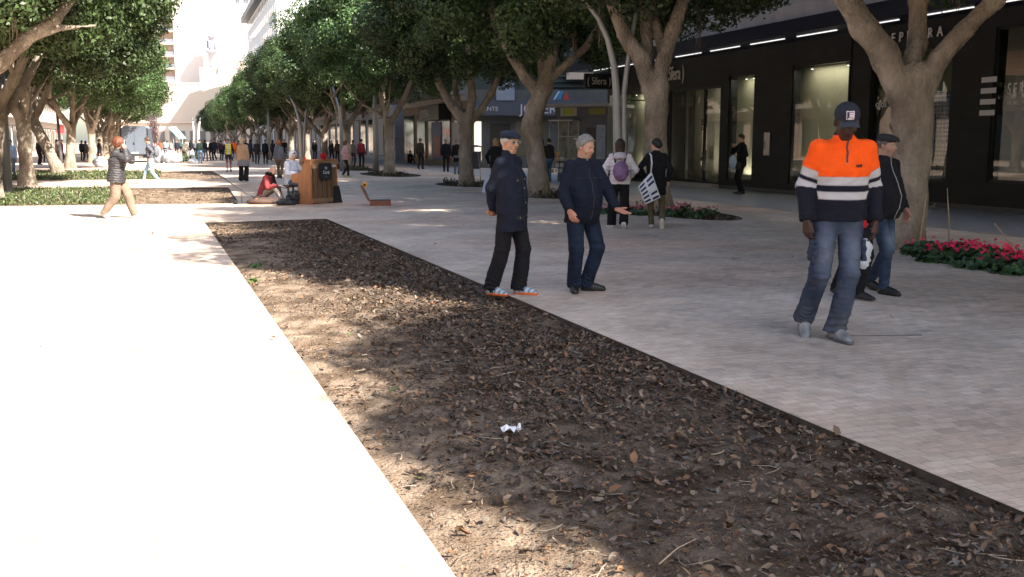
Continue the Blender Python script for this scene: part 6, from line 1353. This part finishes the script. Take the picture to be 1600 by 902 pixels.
# -- man behind in black with flat cap
def cfD(V, k):
    c = np.tile((.013, .013, .017), (len(V), 1)); q = (V - k['pel']) @ k['Bt']; c[(np.abs(q[:, 0] + .012) < .007) & (q[:, 1] > .03) & (q[:, 2] > -.1)] = (.5, .5, .52); c[q[:, 2] < -.05] *= .8; return c
cap2 = person(1369, 456, 1.66, 146, 'stout man in a dark flat cap and black zipped jacket behind the worker', vox=.0075, skin=(.38, .225, .165), lean=1, hy=-4, hp=3,
    feet={1: (.1, .19, 0, 0, 0), -1: (-.09, -.15, .02, 0, 15)}, hands={1: dict(w=(.26, -.05, .93), d=(0, .1, -1), n=(-1, 0, 0), hint=(1, -1, 0)), -1: dict(w=(-.25, .14, .92), d=(0, .3, -1), n=(1, 0, 0), hint=(-.5, -1, 0))},
    fat=1.15, belly=.05, top=dict(c=(0, 0, 0), len=.1, loose=.02, collar=.06, cf=cfD), bot=dict(c=(.05, .085, .15), w=1.0, mat=DENIM, cf=jeans((.03, .045, .08), .7, (.17, .22, .29))), shoe=dict(c=(.015, .015, .015), sole=(.012, .012, .012)),
    hat=dict(s='flat', c=(.03, .03, .033)), hair=dict(s='bald', c=(.1, .09, .08)), stub=.4)
redp = person(1331, 466, 1.56, 165, 'person in a red top and black trousers mostly hidden behind the worker', vox=.009, skin=SL, hp=12, top=dict(c=(.42, .02, .025), len=.12), bot=dict(c=(.012, .012, .014), w=.95), feet={1: (.1, -.18, .02, 0, 15), -1: (-.02, .14, 0, -20, 0)},
    hands={-1: dict(w=(-.16, .1, .86), d=(0, .1, -1), n=(1, 0, 0), pose='fist', hint=(-1, -1, 0))}, shoe=dict(c=(.012, .012, .014)), hair=dict(s='short', c=(.02, .015, .01)))
q = fp(1351, 374, 9.7); lump('plastic_bag', q - [0, 0, .14], (.08, .06, .15), 16, M('bag_white', (.62, .65, .70), .5, trans=.2), 'small white plastic bag hanging beside the worker left hand', 'bag', amp=.3, seed=8)
# -- two women walking away
wo1 = person(967, 357, 1.62, 6, 'woman in a pale puffer jacket walking away with a purple backpack', vox=.010, skin=SL, fem=True, lean=3, feet={1: (.09, -.20, .05, 4, 32), -1: (-.16, .20, 0, -22, 0)},
    hands={-1: dict(w=(-.30, .02, .90), d=(0, .2, -1), n=(1, 0, 0), hint=(-1, -.6, 0)), 1: dict(w=(.2, .22, 1.0), d=(-.3, .8, -.1), n=(0, 0, -1), hint=(1, -.5, -.5))}, fat=1.12, top=dict(c=(.60, .55, .56), len=.06, loose=.02, puff=.014, quilt=.07, mat=PUFF, collar=.03), bot=dict(c=(.010, .010, .012), w=1.25, flare=1.2),
    shoe=dict(c=(.55, .54, .56), sole=(.6, .6, .6)), hair=dict(s='bob', c=(.028, .014, .012)))
f = Fld(); f.ell((0, -.11, 1.41), (.13, .09, .06)).ell((0, -.06, 1.45), (.12, .1, .05), None, .03); f.noise = lambda P: .006 * snoise(P, 8, 1); V, Q = f.mesh(.01); s_ = 1.62 / 1.75; link('jacket_hood', np_mesh('hood', V * s_, Q, colr(V, (.50, .44, .46))), wo1, PUFF())
def on_person(root, name, label, cat, group=None):
    o = empty(name, root.location, root.rotation_euler.z, label, cat, group); return o
bp_ = on_person(wo1, 'purple_backpack', 'shiny purple backpack on the woman in the pale puffer jacket', 'backpack')
f = Fld(); f.ell((.02, -.235, 1.13), (.155, .10, .2)).ell((.02, -.30, 1.05), (.12, .055, .11), None, .03); f.noise = lambda P: .008 * snoise(P, 6, 5) + .003 * snoise(P, 14, 6); V, Q = f.mesh(.01)
link('bag_body', np_mesh('bag', V * s_, Q), bp_, M('purple_nylon', (.15, .07, .17), .35, var=.3, vscale=5)); mb = MB()
for s in (-1, 1): mb.tube([np.array(p) * s_ for p in ((s * .09, -.15, 1.3), (s * .12, -.04, 1.47), (s * .13, .08, 1.42))], .018, 6)
mb.tube([np.array(p) * s_ for p in ((-.03, -.2, 1.34), (0, -.2, 1.38), (.04, -.2, 1.34))], .008, 6); mb.build('strap', M('purple_strap', (.06, .03, .07), .7), bp_)
wo2 = person(1023, 356, 1.63, 14, 'dark-haired woman in a black coat with a striped tote on her shoulder', vox=.010, skin=SP, fem=True, lean=2, hy=-58, hp=4, feet={1: (.16, -.26, .10, 0, 62), -1: (-.08, .06, 0, -15, 0)},
    hands={-1: dict(w=(-.22, .16, .98), d=(-.3, .7, -.4), n=(1, 0, 0), hint=(-1, -.5, 0)), 1: dict(w=(.24, .05, .93), d=(0, .2, -1), n=(-1, 0, 0), hint=(1, -1, 0))}, fat=1.08, top=dict(c=(.010, .010, .012), len=.28, loose=.02), bot=dict(c=(.10, .085, .05), w=.95),
    shoe=dict(c=(.52, .49, .43), sole=(.55, .52, .45)), hair=dict(s='bun', c=(.012, .010, .010)))
to = empty('striped_tote_bag', g(1015, 356), -YAW, 'white tote with broken navy stripes hanging at the back of the woman in black', 'bag'); Dt = (g(1023, 356) @ FH) - .3; ob_ = np.array(to.location)
def tp(px, py, dd=0.): v = fp(px, py, Dt + dd) - ob_; return (v @ RT, v @ FH, v[2])
def bil(u, v, dd=0.):
    A, B_, C_, D_ = (997, 292), (1018, 268), (1032, 309), (1008, 320); x = (A[0] * (1 - u) + B_[0] * u) * (1 - v) + (D_[0] * (1 - u) + C_[0] * u) * v; y = (A[1] * (1 - u) + B_[1] * u) * (1 - v) + (D_[1] * (1 - u) + C_[1] * u) * v
    return tp(x, y, dd - .05 * math.sin(math.pi * u) * math.sin(math.pi * min(v * 1.2, 1)))
n = 10; vs = [bil(i / n, j / n) for j in range(n + 1) for i in range(n + 1)] + [bil(i / n, j / n, .1) for j in range(n + 1) for i in range(n + 1)]; m1 = (n + 1) ** 2; fs = []
for j in range(n):
    for i in range(n): a = j * (n + 1) + i; fs += [(a, a + n + 1, a + n + 2, a + 1), (m1 + a, m1 + a + 1, m1 + a + n + 2, m1 + a + n + 1)]
for i in range(n): fs += [(i, i + 1, m1 + i + 1, m1 + i), (n * (n + 1) + i + 1, n * (n + 1) + i, m1 + n * (n + 1) + i, m1 + n * (n + 1) + i + 1), ((i + 1) * (n + 1), i * (n + 1), m1 + i * (n + 1), m1 + (i + 1) * (n + 1)), (i * (n + 1) + n, (i + 1) * (n + 1) + n, m1 + (i + 1) * (n + 1) + n, m1 + i * (n + 1) + n)]
mb = MB(); mb.add(vs, fs, True); mb.build('bag_body', M('tote_white', (.60, .62, .68), .85), to); mb = MB()
for r_ in range(5):
    v0 = .08 + r_ * .19
    for (u0, u1) in ((.05, .42), (.55, .95)):
        if (r_ == 2 and u0 > .5): continue
        mb.add([bil(u0, v0 + .03 * (u0 > .5), -.008), bil(u1, v0 + .03 * (u0 > .5), -.008), bil(u1, v0 + .09 + .03 * (u0 > .5), -.008), bil(u0, v0 + .09 + .03 * (u0 > .5), -.008)], [(0, 3, 2, 1)])
        um = (u0 + u1) / 2; mb.add([bil(um, v0 + .03 * (u0 > .5), -.012), bil(u1, v0 + .03 * (u0 > .5), -.009), bil(u1, v0 + .09 + .03 * (u0 > .5), -.009), bil(um, v0 + .09 + .03 * (u0 > .5), -.012)], [(0, 3, 2, 1)])
mb.build('stripe', M('tote_navy', (.015, .02, .07), .85), to); mb = MB()
mb.tube([tp(1017, 270), tp(1018.5, 255, -.02), tp(1017.5, 243, .02), tp(1015, 240, .2)], [.014, .016, .016, .014], 6); mb.build('strap', M('tote_white'), to)

# -- busker, sketcher, and the rest
ply = person(0, 0, 1.72, 119.3, 'piano player in a white hooded sweatshirt seated at the upright piano', loc=(STOOL[0], STOOL[1], 0), vox=.011, skin=SP, lean=6, hy=24, hp=6, pel=(0, .02, .55),
    feet={1: (.12, .42, 0, 5, 0, (0, .4, 1)), -1: (-.12, .42, 0, -5, 0, (0, .4, 1))}, hands={1: dict(w=(.2, .42, .76), d=(0, 1, -.15), n=(0, 0, -1), hint=(1, -.6, -1)), -1: dict(w=(-.2, .42, .76), d=(0, 1, -.15), n=(0, 0, -1), hint=(-1, -.6, -1))},
    top=dict(c=(.60, .62, .70), len=.08, loose=.03, name='sweatshirt', fold=.012), bot=dict(c=(.10, .13, .19), mat=DENIM), shoe=dict(c=(.05, .05, .06)), hair=dict(s='short', c=(.04, .025, .018), k=dict(grow=.006)), hat=dict(s='hood', c=(.60, .62, .68)))
def xs_(root, sc, k):
    f = Fld(); c = k['N'] + np.array([0, .01, .02]); 
    for i in range(14):
        a = i * 2 * math.pi / 14; b = a + 2 * math.pi / 14; f.cap(c + (math.cos(a) * .075, math.sin(a) * .075, 0), c + (math.cos(b) * .075, math.sin(b) * .075, 0), .04, .04, .03)
    f.cap(c + (.02, .09, 0), c + (.03, .15, -.22), .04, .035, .03); f.noise = lambda P: .008 * snoise(P, 9, 2); V, Q = f.mesh(.011); link('scarf', np_mesh('scarf', V * sc, Q, colr(V, (.012, .012, .014))), root, CLOTH())
sk = person(0, 0, 1.72, 100, 'bald man in a red jacket sitting on the ground and drawing in a book', loc=g(411, 317), vox=.011, skin=(.56, .32, .24), lean=22, hy=12, hp=26, pel=(0, 0, .22),
    feet={1: (.06, .62, 0, 10, -15, (.15, .2, 1)), -1: (-.22, .50, .0, -30, -10, (-.7, .2, .6))}, hands={1: dict(w=(.10, .44, .46), d=(-.4, .7, -.2), n=(-.4, 0, -1), pose='hold', hint=(1, -.4, -.6)), -1: dict(w=(-.12, .42, .40), d=(.4, .8, .1), n=(0, 0, 1), pose='hold', hint=(-1, -.4, -.6))},
    top=dict(c=(.26, .045, .05), len=.12, loose=.02, fold=.012), bot=dict(c=(.36, .31, .28), w=1.05), shoe=dict(c=(.05, .05, .055), sole=(.2, .2, .2)), hair=None, extra=xs_)
a = wpt(sk, (.0, .56, .42)); o = empty('sketchbook', a, sk.rotation_euler.z, 'open sketchbook on the knees of the seated man in red', 'book'); mb = MB(); mb.box(-.13, .13, -.1, .12, 0, .012); bk = mb.build('cover', M('book_cover', (.03, .03, .03), .6), o); mb = MB(); mb.box(-.125, .125, -.095, .115, .013, .02); mb.build('pages', M('paper', (.7, .7, .68), .9), o); o.rotation_euler.x = R(-18)
def P(px, py, H, phi, label, tc, bc, hs='short', hcol=(.03, .02, .015), grp=None, **k):
    D = g(px, py) @ FH; v = .012 if D < 30 else .017 if D < 42 else .024 if D < 62 else .034
    t = dict(c=tc); t.update(k.pop('top', {})); b = dict(c=bc); b.update(k.pop('bot', {}))
    return person(px, py, H, phi, label, grp, vox=k.pop('vox', v), skin=k.pop('skin', SL), top=t, bot=b, hair=dict(s=hs, c=hcol) if hs else None, **k)
STR = lambda a=.3, h=0.: {1: (.09, a, 0, 0, -6), -1: (-.09, -a * .9, .05, 0, 35)}
STL = lambda a=.3: {-1: (-.09, a, 0, 0, -6), 1: (.09, -a * .9, .05, 0, 35)}
def sw(a): return {1: dict(w=(.24, -a, .92), d=(0, -.1, -1), n=(-1, 0, 0), hint=(.3, -1, 0)), -1: dict(w=(-.24, a, .94), d=(0, .4, -1), n=(1, 0, 0), hint=(-.3, -1, 0))}
lady = P(186, 341, 1.66, 84, 'red-haired woman in a dark quilted jacket walking in the sun, phone at her face', (.032, .030, .034), (.20, .15, .115), 'curly', (.12, .038, .019), vox=.0105, fem=True, fat=1.38, lean=5, belly=.03, hp=2, skin=SP,
    feet=STL(.34), hands={1: dict(w=(.10, .23, 1.50), d=(-.2, -.1, 1), n=(-.6, -.6, 0), pose='hold', hint=(.6, .3, -1)), -1: dict(w=(-.1, .20, 1.46), d=(.3, .0, 1), n=(.5, -.6, 0), pose='hold', hint=(-.6, .3, -1))},
    top=dict(len=.14, puff=.010, quilt=.052, mat=PUFF, loose=.025), bot=dict(w=1.3, fold=.01), shoe=dict(c=(.42, .36, .38), sole=(.45, .4, .42)))
a = wpt(lady, (0, .2, 1.54)); o = empty('phone', a, lady.rotation_euler.z, 'pale phone held up to the face of the red-haired woman', 'phone'); MB().box(-.037, .037, -.005, .005, -.07, .07).build('phone_body', M('phone_pale', (.6, .6, .62), .3), o); MB().box(-.033, .033, .0055, .007, -.062, .062).build('screen', M('phone_screen', (.02, .02, .03), .1), o)
def xplaid(V, k):
    c = np.tile((.09, .095, .12), (len(V), 1)); c[(np.sin(V[:, 2] * 95) > .5)] *= 2.2; c[(np.sin(V[:, 1] * 95 + V[:, 0] * 60) > .6)] *= .45; return c
pl = P(237, 288, 1.74, 262, 'man in a plaid shirt and light jeans striding left with a backpack', (.1, .1, .13), (.25, .40, .52), 'short', (.06, .035, .025), feet=STR(.36), lean=4, top=dict(cf=xplaid, len=.06), bot=dict(w=.92), shoe=dict(c=(.6, .62, .55)),
    hands={1: dict(w=(.2, .3, 1.02), d=(0, 1, -.3), n=(-1, 0, 0), pose='fist', hint=(.3, -1, -.5)), -1: dict(w=(-.22, -.02, .98), d=(.3, .5, -.8), n=(1, 0, 0), hint=(-.3, -1, 0))})
bb = on_person(pl, 'grey_backpack', 'grey backpack worn by the man in the plaid shirt', 'backpack'); f = Fld(); f.ell((0, -.22, 1.2), (.14, .11, .22)); V, Q = f.mesh(.02); link('bag_body', np_mesh('bag', V, Q), bb, M('grey_nylon', (.10, .11, .12), .7)); mb = MB()
for s in (-1, 1): mb.tube([(s * .1, -.14, 1.35), (s * .13, 0, 1.47), (s * .13, .13, 1.3), (s * .13, .05, 1.1)], .015, 5)
mb.build('strap', M('purple_strap'), bb)
a = wpt(pl, (.18, .42, .98)); o = empty('paper_sheet', a, pl.rotation_euler.z, 'folded white paper in the leading hand of the man in plaid', 'paper'); mb = MB(); mb.box(-.01, .01, -.12, .16, -.03, .05); mb.build('sheet', M('paper'), o)
P(20, 279, 1.66, 178, 'man in a light blue shirt and grey trousers standing at the left picture edge', (.30, .42, .60), (.16, .18, .22), 'short', (.03, .02, .015), vox=.02, fat=1.1, hands={1: dict(w=(.12, .22, 1.2), d=(-.5, .3, .6), n=(0, 0, -1), hint=(1, 0, -1))}, top=dict(name='shirt', len=.02), shoe=dict(c=(.6, .6, .6)))
bl = P(381, 284, 1.73, -2, 'blonde woman in a camel jacket over a grey tunic, seen from behind', (.36, .23, .15), (.012, .012, .014), 'tail', (.42, .30, .17), fem=True, fat=1.05, top=dict(len=.14, loose=.015), bot=dict(w=1.3, flare=1.5, skirt=.3, cf=lambda V, k: np.where((V[:, 2:3] > .62), np.array((.16, .16, .18)), np.array((.012, .012, .014)))), shoe=dict(c=(.02, .02, .02), sole=(.5, .5, .5)))
def yel(V, k):
    q = V - k['pel']; c = np.tile((.012, .014, .03), (len(V), 1)); w = np.abs(q[:, 0]) < .15; c[w] = (.68, .55, .02); c[(np.abs(q[:, 0]) < .06) & (q[:, 1] > 0)] = (.5, .55, .65); c[(np.sin(q[:, 2] * 60) > .92) & w] = (.3, .24, .01); return c
P(358, 269, 1.72, 165, 'walker in a yellow quilted waistcoat and shorts crossing the street', (.6, .5, .02), (.02, .02, .03), 'short', (.04, .02, .015), feet=STR(.28), hands=sw(.15), top=dict(cf=yel, len=.02), bot=dict(short=True, cf=lambda V, k: np.where((V[:, 2:3] > .66), np.array((.02, .02, .03)), np.array((.25, .1, .08))), w=.9), shoe=dict(c=(.03, .03, .035), sole=(.6, .6, .6)))
P(437, 279, 1.62, 4, 'rusty-haired woman in a grey quilted jacket walking away', (.10, .11, .14), (.15, .11, .08), 'curly', (.28, .09, .04), fem=True, feet=STL(.15), top=dict(puff=.02, quilt=.09, mat=PUFF, len=.08), bot=dict(w=1.1))
P(447, 250, 1.8, 190, 'man in black stooping over a pushchair between the trunks', (.01, .01, .012), (.015, .015, .018), 'short', (.02, .015, .01), lean=22, hands={1: dict(w=(.2, .45, .95), d=(0, .6, -.8), n=(-1, 0, 0)), -1: dict(w=(-.2, .45, .95), d=(0, .6, -.8), n=(1, 0, 0))})
q = g(449, 253); o = empty('pushchair', q, -YAW, 'dark folding pushchair in front of the stooping man', 'pushchair'); mb = MB(); mb.tube([(-.2, 0, .1), (-.2, .5, 1.0)], .02, 6); mb.tube([(.2, 0, .1), (.2, .5, 1.0)], .02, 6); mb.tube([(-.2, .4, .1), (-.2, 0, .6)], .02, 6); mb.tube([(.2, .4, .1), (.2, 0, .6)], .02, 6); mb.build('frame', M('cart_black'), o); MB().box(-.2, .2, .05, .4, .4, .46).build('seat', M('black_cloth'), o)
for x in (-.22, .22):
    for y in (0, .42): mb = MB(); mb.lathe([(.02, -.02), (.1, -.02), (.1, .02), (.02, .02)], (0, 0, 0), 12); w = mb.build('wheel', M('rubber_black'), o); w.location = (x, y, .1); w.rotation_euler = (0, R(90), 0)
pk = P(540, 277, 1.60, 96, 'woman with rust curls in a pink jacket walking right behind the piano', (.52, .30, .30), (.014, .014, .016), 'curly', (.11, .045, .03), fem=True, fat=1.1, feet=STR(.2), hands={1: dict(w=(.2, .12, 1.0), d=(-.2, .6, -.2), n=(0, 0, -1), hint=(.5, -1, -.5)), -1: dict(w=(-.2, .2, 1.0), d=(.2, .6, -.2), n=(0, 0, -1), hint=(-.5, -1, -.5))}, top=dict(len=.1, loose=.02), shoe=dict(c=(.5, .40, .12)))
P(565, 263, 1.72, 8, 'person in a dark red coat and cap near the bright shop window', (.16, .02, .03), (.012, .012, .014), 'short', (.01, .01, .01), hat=dict(s='beanie', c=(.02, .02, .02)), top=dict(len=.12))
P(552, 262, 1.66, 15, 'person in a grey jacket between the pink jacket and the red coat', (.14, .14, .16), (.04, .04, .05), 'short', (.05, .04, .03))
P(775, 300, 1.68, 12, 'woman with coppery blonde bob in a black top behind the capped man', (.012, .012, .013), (.02, .02, .03), 'bob', (.34, .19, .10), fem=True, fat=1.1, vox=.013, hands={-1: dict(w=(-.26, .06, .93), d=(0, .1, -1), n=(1, 0, 0), pose='fist', hint=(-1, -1, 0))}, top=dict(len=.12, loose=.01))
q = fp(761, 290, 31.3); o = empty('white_papers', q, -YAW, 'bundle of white papers hanging from the hand of the coppery blonde woman', 'papers'); mb = MB()
for i in range(3): mb.add([(-.19 + i * .012, -.02 * i, -.27), (.08, -.02 * i, -.32), (.21, -.02 * i, .26), (-.05 + i * .01, -.02 * i, .30), (-.19 + i * .012, -.02 * i + .012, -.27), (.08, -.02 * i + .012, -.32), (.21, -.02 * i + .012, .26), (-.05 + i * .01, -.02 * i + .012, .30)], [(0, 1, 2, 3), (7, 6, 5, 4), (0, 4, 5, 1), (1, 5, 6, 2), (2, 6, 7, 3), (3, 7, 4, 0)])
mb.build('sheets', M('paper_blue_white', (.55, .60, .72), .8), o)
P(858, 285, 1.70, 330, 'person in a black jacket and jeans with a white strap at the kiosk', (.014, .015, .015), (.05, .09, .16), 'short', (.01, .01, .01), fem=True, vox=.016, feet=STR(.12), bot=dict(w=1.15, mat=DENIM))
P(846, 284, 1.68, 350, 'dark figure half hidden behind the knobbly trunk', (.02, .02, .025), (.02, .025, .04), 'long', (.02, .015, .01), fem=True, vox=.02)
dm = person(1157, 303, 1.80, 262, 'man in black standing at the tall olive window with a hand at his mouth', vox=.013, skin=(.42, .24, .17), loc=g(1157, 304) + [0, 0, .0], hy=-8, hp=8, top=dict(c=(.012, .012, .015), len=.06, loose=.015), bot=dict(c=(.012, .012, .014), w=.95),
    hands={1: dict(w=(.02, .26, 1.38), d=(-.2, -.35, .8), n=(0, -1, 0), pose='fist', hint=(.8, .3, -1)), -1: dict(w=(-.2, .22, 1.12), d=(0, .9, -.1), n=(1, 0, 0), pose='fist', hint=(-.6, -.6, -.6))}, hair=dict(s='short', c=(.015, .01, .01)))
a = wpt(dm, (-.18, .34, .98)); lump('blue_carrier_bag', (a[0], a[1], a[2] - .0), (.10, .13, .19), 12, M('bag_pale_blue', (.34, .44, .54), .6), 'pale blue carrier bag hanging from the wrist of the man at the window', 'bag', amp=.2, seed=12)
a = wpt(dm, (-.15, .16, .86)); lump('black_shoulder_bag', (a[0], a[1], a[2]), (.08, .10, .13), 12, M('bag_black', (.012, .012, .014), .5), 'small black bag at the hip of the man at the window', 'bag', amp=.15, seed=13)
P(657, 265, 1.76, 20, 'person in a dark olive coat walking away under the leaning ficus', (.035, .03, .02), (.015, .015, .017), 'short', (.04, .03, .02), feet=STR(.12), top=dict(len=.12), vox=.02)
P(697, 269, 1.72, 5, 'man in a dark jumper seen from behind at the jeweller window', (.012, .013, .017), (.015, .017, .022), 'short', (.2, .19, .18), vox=.02)
P(714, 273, 1.68, 8, 'person in a long black coat and pale jeans beside the fourth trunk', (.012, .012, .012), (.10, .13, .18), 'short', (.2, .15, .1), vox=.018, top=dict(len=.3))
st_ = person(0, 0, 1.65, 150, 'dark figure sitting on the pavement against the stone building', loc=g(640, 256) + [0, 0, 0], vox=.03, pel=(0, 0, .2), feet={1: (.1, .6, 0, 0, 0, (.1, .3, 1)), -1: (-.15, .6, 0, 0, 0, (-.1, .3, 1))}, hands={1: dict(w=(.1, .4, .5)), -1: dict(w=(-.1, .4, .5))}, lean=10, top=dict(c=(.012, .012, .014)), hair=dict(s='short', c=(.01, .01, .01)))
camo = P(289, 254, 1.72, 4, 'broad man in camouflage clothes bending over the cuttings', (.13, .115, .095), (.12, .105, .085), 'short', (.05, .04, .03), fat=1.35, lean=24, hp=25, vox=.028, top=dict(cf=lambda V, k: np.tile((.13, .115, .095), (len(V), 1)) * np.where(snoise(V, 4, 2)[:, None] > 0, 1.3, .6)), hands={1: dict(w=(.25, .4, .8), d=(0, .6, -.8), n=(-1, 0, 0)), -1: dict(w=(-.25, .4, .8), d=(0, .6, -.8), n=(1, 0, 0))})
CG = 'people gathered far down the street'
BKc = (.012, .012, .015)
crowd = [
 (313, 256, 1.72, 8, 'man in a dark green jacket and blue jeans by the right-hand sacks', (.02, .035, .03), (.10, .20, .34), BKc), (321, 252, 1.72, 12, 'person in black with grey jeans just right of the green jacket', BKc, (.10, .12, .16), BKc),
 (331, 251, 1.72, 190, 'woman in a long black coat holding a pale bag in the far group', BKc, BKc, (.05, .02, .02)), (336, 251, 1.8, 200, 'tall person in navy beside the pale bag', (.015, .02, .04), BKc, BKc),
 (346, 251, 1.66, 20, 'person in dark maroon left of the yellow waistcoat', (.06, .03, .04), BKc, BKc), (367, 252, 1.74, 10, 'worker in an orange vest behind the yellow waistcoat', (.75, .14, .03), (.02, .02, .03), (.1, .06, .04)),
 (374, 251, 1.66, 5, 'dark figure left of the blonde head', (.03, .03, .035), BKc, (.04, .03, .02)), (392, 254, 1.72, 30, 'blue-coated figure right of the blonde head', (.02, .03, .06), BKc, BKc),
 (402, 257, 1.68, 4, 'shorter of two dark coats standing side by side', (.03, .028, .028), (.035, .03, .03), (.2, .19, .18)), (415, 257, 1.70, 355, 'taller of two dark coats standing side by side', (.012, .015, .022), BKc, (.15, .14, .13)),
 (492, 250, 1.78, 10, 'black silhouette in a far doorway behind the piano', BKc, BKc, BKc), (518, 253, 1.72, 15, 'navy coat behind the right end of the piano', (.015, .018, .028), BKc, (.2, .19, .18)), (528, 255, 1.66, 190, 'brown flowered coat left of the pink jacket', (.10, .06, .045), BKc, (.1, .05, .03)),
 (251, 246, 1.72, 8, 'rust brown coat just right of the van', (.22, .085, .035), (.03, .02, .02), (.06, .03, .02)), (259, 246, 1.70, 0, 'grey-blue jumper and dark trousers right of the rust coat', (.20, .23, .28), (.02, .02, .03), BKc), (268, 246, 1.66, 10, 'pale grey jacket above the widest sack', (.28, .27, .28), (.1, .11, .14), (.1, .08, .06)),
 (277, 245, 1.70, 170, 'dark figure under the turquoise canopy', (.02, .02, .03), BKc, BKc), (299, 245, 1.74, 5, 'very dark figure right behind the bending man', BKc, BKc, BKc), (305, 245, 1.66, 15, 'grey jacket left of the green jacket', (.12, .13, .15), BKc, (.1, .08, .07)),
 (262, 238, 1.7, 0, 'distant person in beige beyond the grey-blue jumper', (.3, .25, .2), (.1, .1, .1), BKc), (272, 238, 1.75, 10, 'distant person in charcoal beyond the widest sack', (.04, .04, .05), BKc, BKc), (283, 239, 1.72, 0, 'distant person in teal beyond the bending man', (.03, .1, .12), BKc, BKc), (293, 238, 1.7, 20, 'distant person in white beyond the bending man', (.45, .45, .45), (.1, .1, .15), BKc),
 (310, 239, 1.74, 0, 'distant person in black between the white far posts', BKc, (.03, .03, .05), BKc), (316, 239, 1.68, 10, 'distant person in olive right of the white far posts', (.06, .07, .04), BKc, BKc), (325, 240, 1.72, 185, 'distant person in light grey before the long black coat', (.25, .25, .26), BKc, BKc), (341, 241, 1.7, 0, 'distant person in brown between navy and maroon coats', (.08, .05, .03), BKc, BKc), (351, 242, 1.74, 0, 'distant person in slate left of the yellow waistcoat', (.06, .07, .09), BKc, BKc),
 (245, 241, 1.72, 0, 'distant person in dark pink at the right flank of the van', (.2, .06, .08), BKc, BKc), (257, 236, 1.7, 5, 'farthest person in pale blue left of the crowd', (.25, .32, .42), (.1, .1, .1), BKc), (385, 246, 1.7, 0, 'small dark walker far behind the blonde woman', (.02, .02, .03), BKc, BKc), (427, 252, 1.7, 10, 'dark figure by the far grey post', (.02, .02, .025), BKc, BKc),
 (62, 258, 1.76, 30, 'tall dark figure in shade between the two big sunlit trunks', BKc, BKc, BKc), (67, 254, 1.66, 350, 'second dark figure in shade, nearer the leaning sunlit trunk', (.03, .02, .025), BKc, BKc), (98, 255, 1.72, 60, 'figure in a maroon coat beside the thin grey pole', (.11, .02, .035), BKc, (.1, .05, .03)), (90, 254, 1.72, 90, 'figure in beige behind the leaning sunlit trunk', (.25, .2, .15), (.1, .09, .08), BKc),
 (129, 252, 1.66, 10, 'dark figure in shade right of the forked sunlit trunk', (.02, .02, .028), BKc, BKc), (135, 251, 1.62, 350, 'grey figure in shade next to the dark one', (.08, .08, .09), (.06, .05, .05), BKc), (157, 262, 1.72, 80, 'person in black leaning on a trunk left of the red-haired woman', BKc, BKc, (.04, .02, .015)), (35, 262, 1.70, 10, 'dark figure right behind the man in the blue shirt', (.03, .02, .02), BKc, (.06, .03, .02)), (8, 262, 1.74, 20, 'dark figure at the extreme left edge of the picture', (.03, .03, .035), (.02, .02, .02), BKc)]
for i, (px, py, H, ph, lab, tc, bc, hcc) in enumerate(crowd):
    P(px, py, H, ph, lab, tc, bc, ('short', 'bob', 'short', 'long')[i % 4] if i % 3 else 'short', hcc, CG if 240 < px < 430 else 'people in the shade at the sides', fat=1 + .08 * math.sin(i * 3.1), fem=bool(i % 2), feet=STR(.1 + .1 * (i % 3)) if i % 2 else None, top=dict(len=.05 + .09 * (i % 3)))
# ------------------------------------------------------------------ light and camera
S = bpy.context.scene
cam = bpy.data.cameras.new('camera'); co = bpy.data.objects.new('camera', cam); C.objects.link(co); S.camera = co
cam.sensor_width = 36; cam.lens = 36 * F / 1600; cam.clip_end = 2000; cam.clip_start = .05
co.location = (0, 0, CH); co.matrix_world = Matrix.Translation((0, 0, CH)) @ Matrix(((RT[0], UP[0], -FW[0]), (RT[1], UP[1], -FW[1]), (RT[2], UP[2], -FW[2]))).to_4x4()
EL = 39.; SA = (.58, -.815)
sd = Vector((SA[0] * math.cos(R(EL)), SA[1] * math.cos(R(EL)), math.sin(R(EL))))
su = bpy.data.lights.new('sun', 'SUN'); su.energy = SUN_E; su.angle = R(.53); su.color = (1., .95, .88); so = bpy.data.objects.new('sun', su); C.objects.link(so)
so.rotation_euler = sd.to_track_quat('Z', 'Y').to_euler(); so.location = (0, 0, 40)
w = bpy.data.worlds.new('World'); S.world = w; w.use_nodes = True; nt = w.node_tree; bg = nt.nodes['Background']
sk_ = nt.nodes.new('ShaderNodeTexSky'); sk_.sky_type = 'NISHITA'; sk_.sun_disc = False; sk_.sun_elevation = R(EL); sk_.sun_rotation = math.atan2(sd.x, sd.y); sk_.air_density = 1.; sk_.dust_density = 2.; sk_.ozone_density = 1.
nt.links.new(sk_.outputs[0], bg.inputs[0]); bg.inputs[1].default_value = SKY_S
S.view_settings.view_transform = 'Standard'; S.view_settings.look = 'None'; S.view_settings.exposure = EXPO; S.view_settings.gamma = 1
S.view_settings.use_white_balance = True; S.view_settings.white_balance_temperature = 6850; S.view_settings.white_balance_tint = 10
S.cycles.max_bounces = 6; S.cycles.diffuse_bounces = 3; S.cycles.glossy_bounces = 3; S.cycles.transparent_max_bounces = 8; S.cycles.caustics_reflective = False; S.cycles.caustics_refractive = False
S.cycles.use_adaptive_sampling = True; S.cycles.adaptive_threshold = .02; S.cycles.use_denoising = True; S.cycles.sample_clamp_indirect = 8
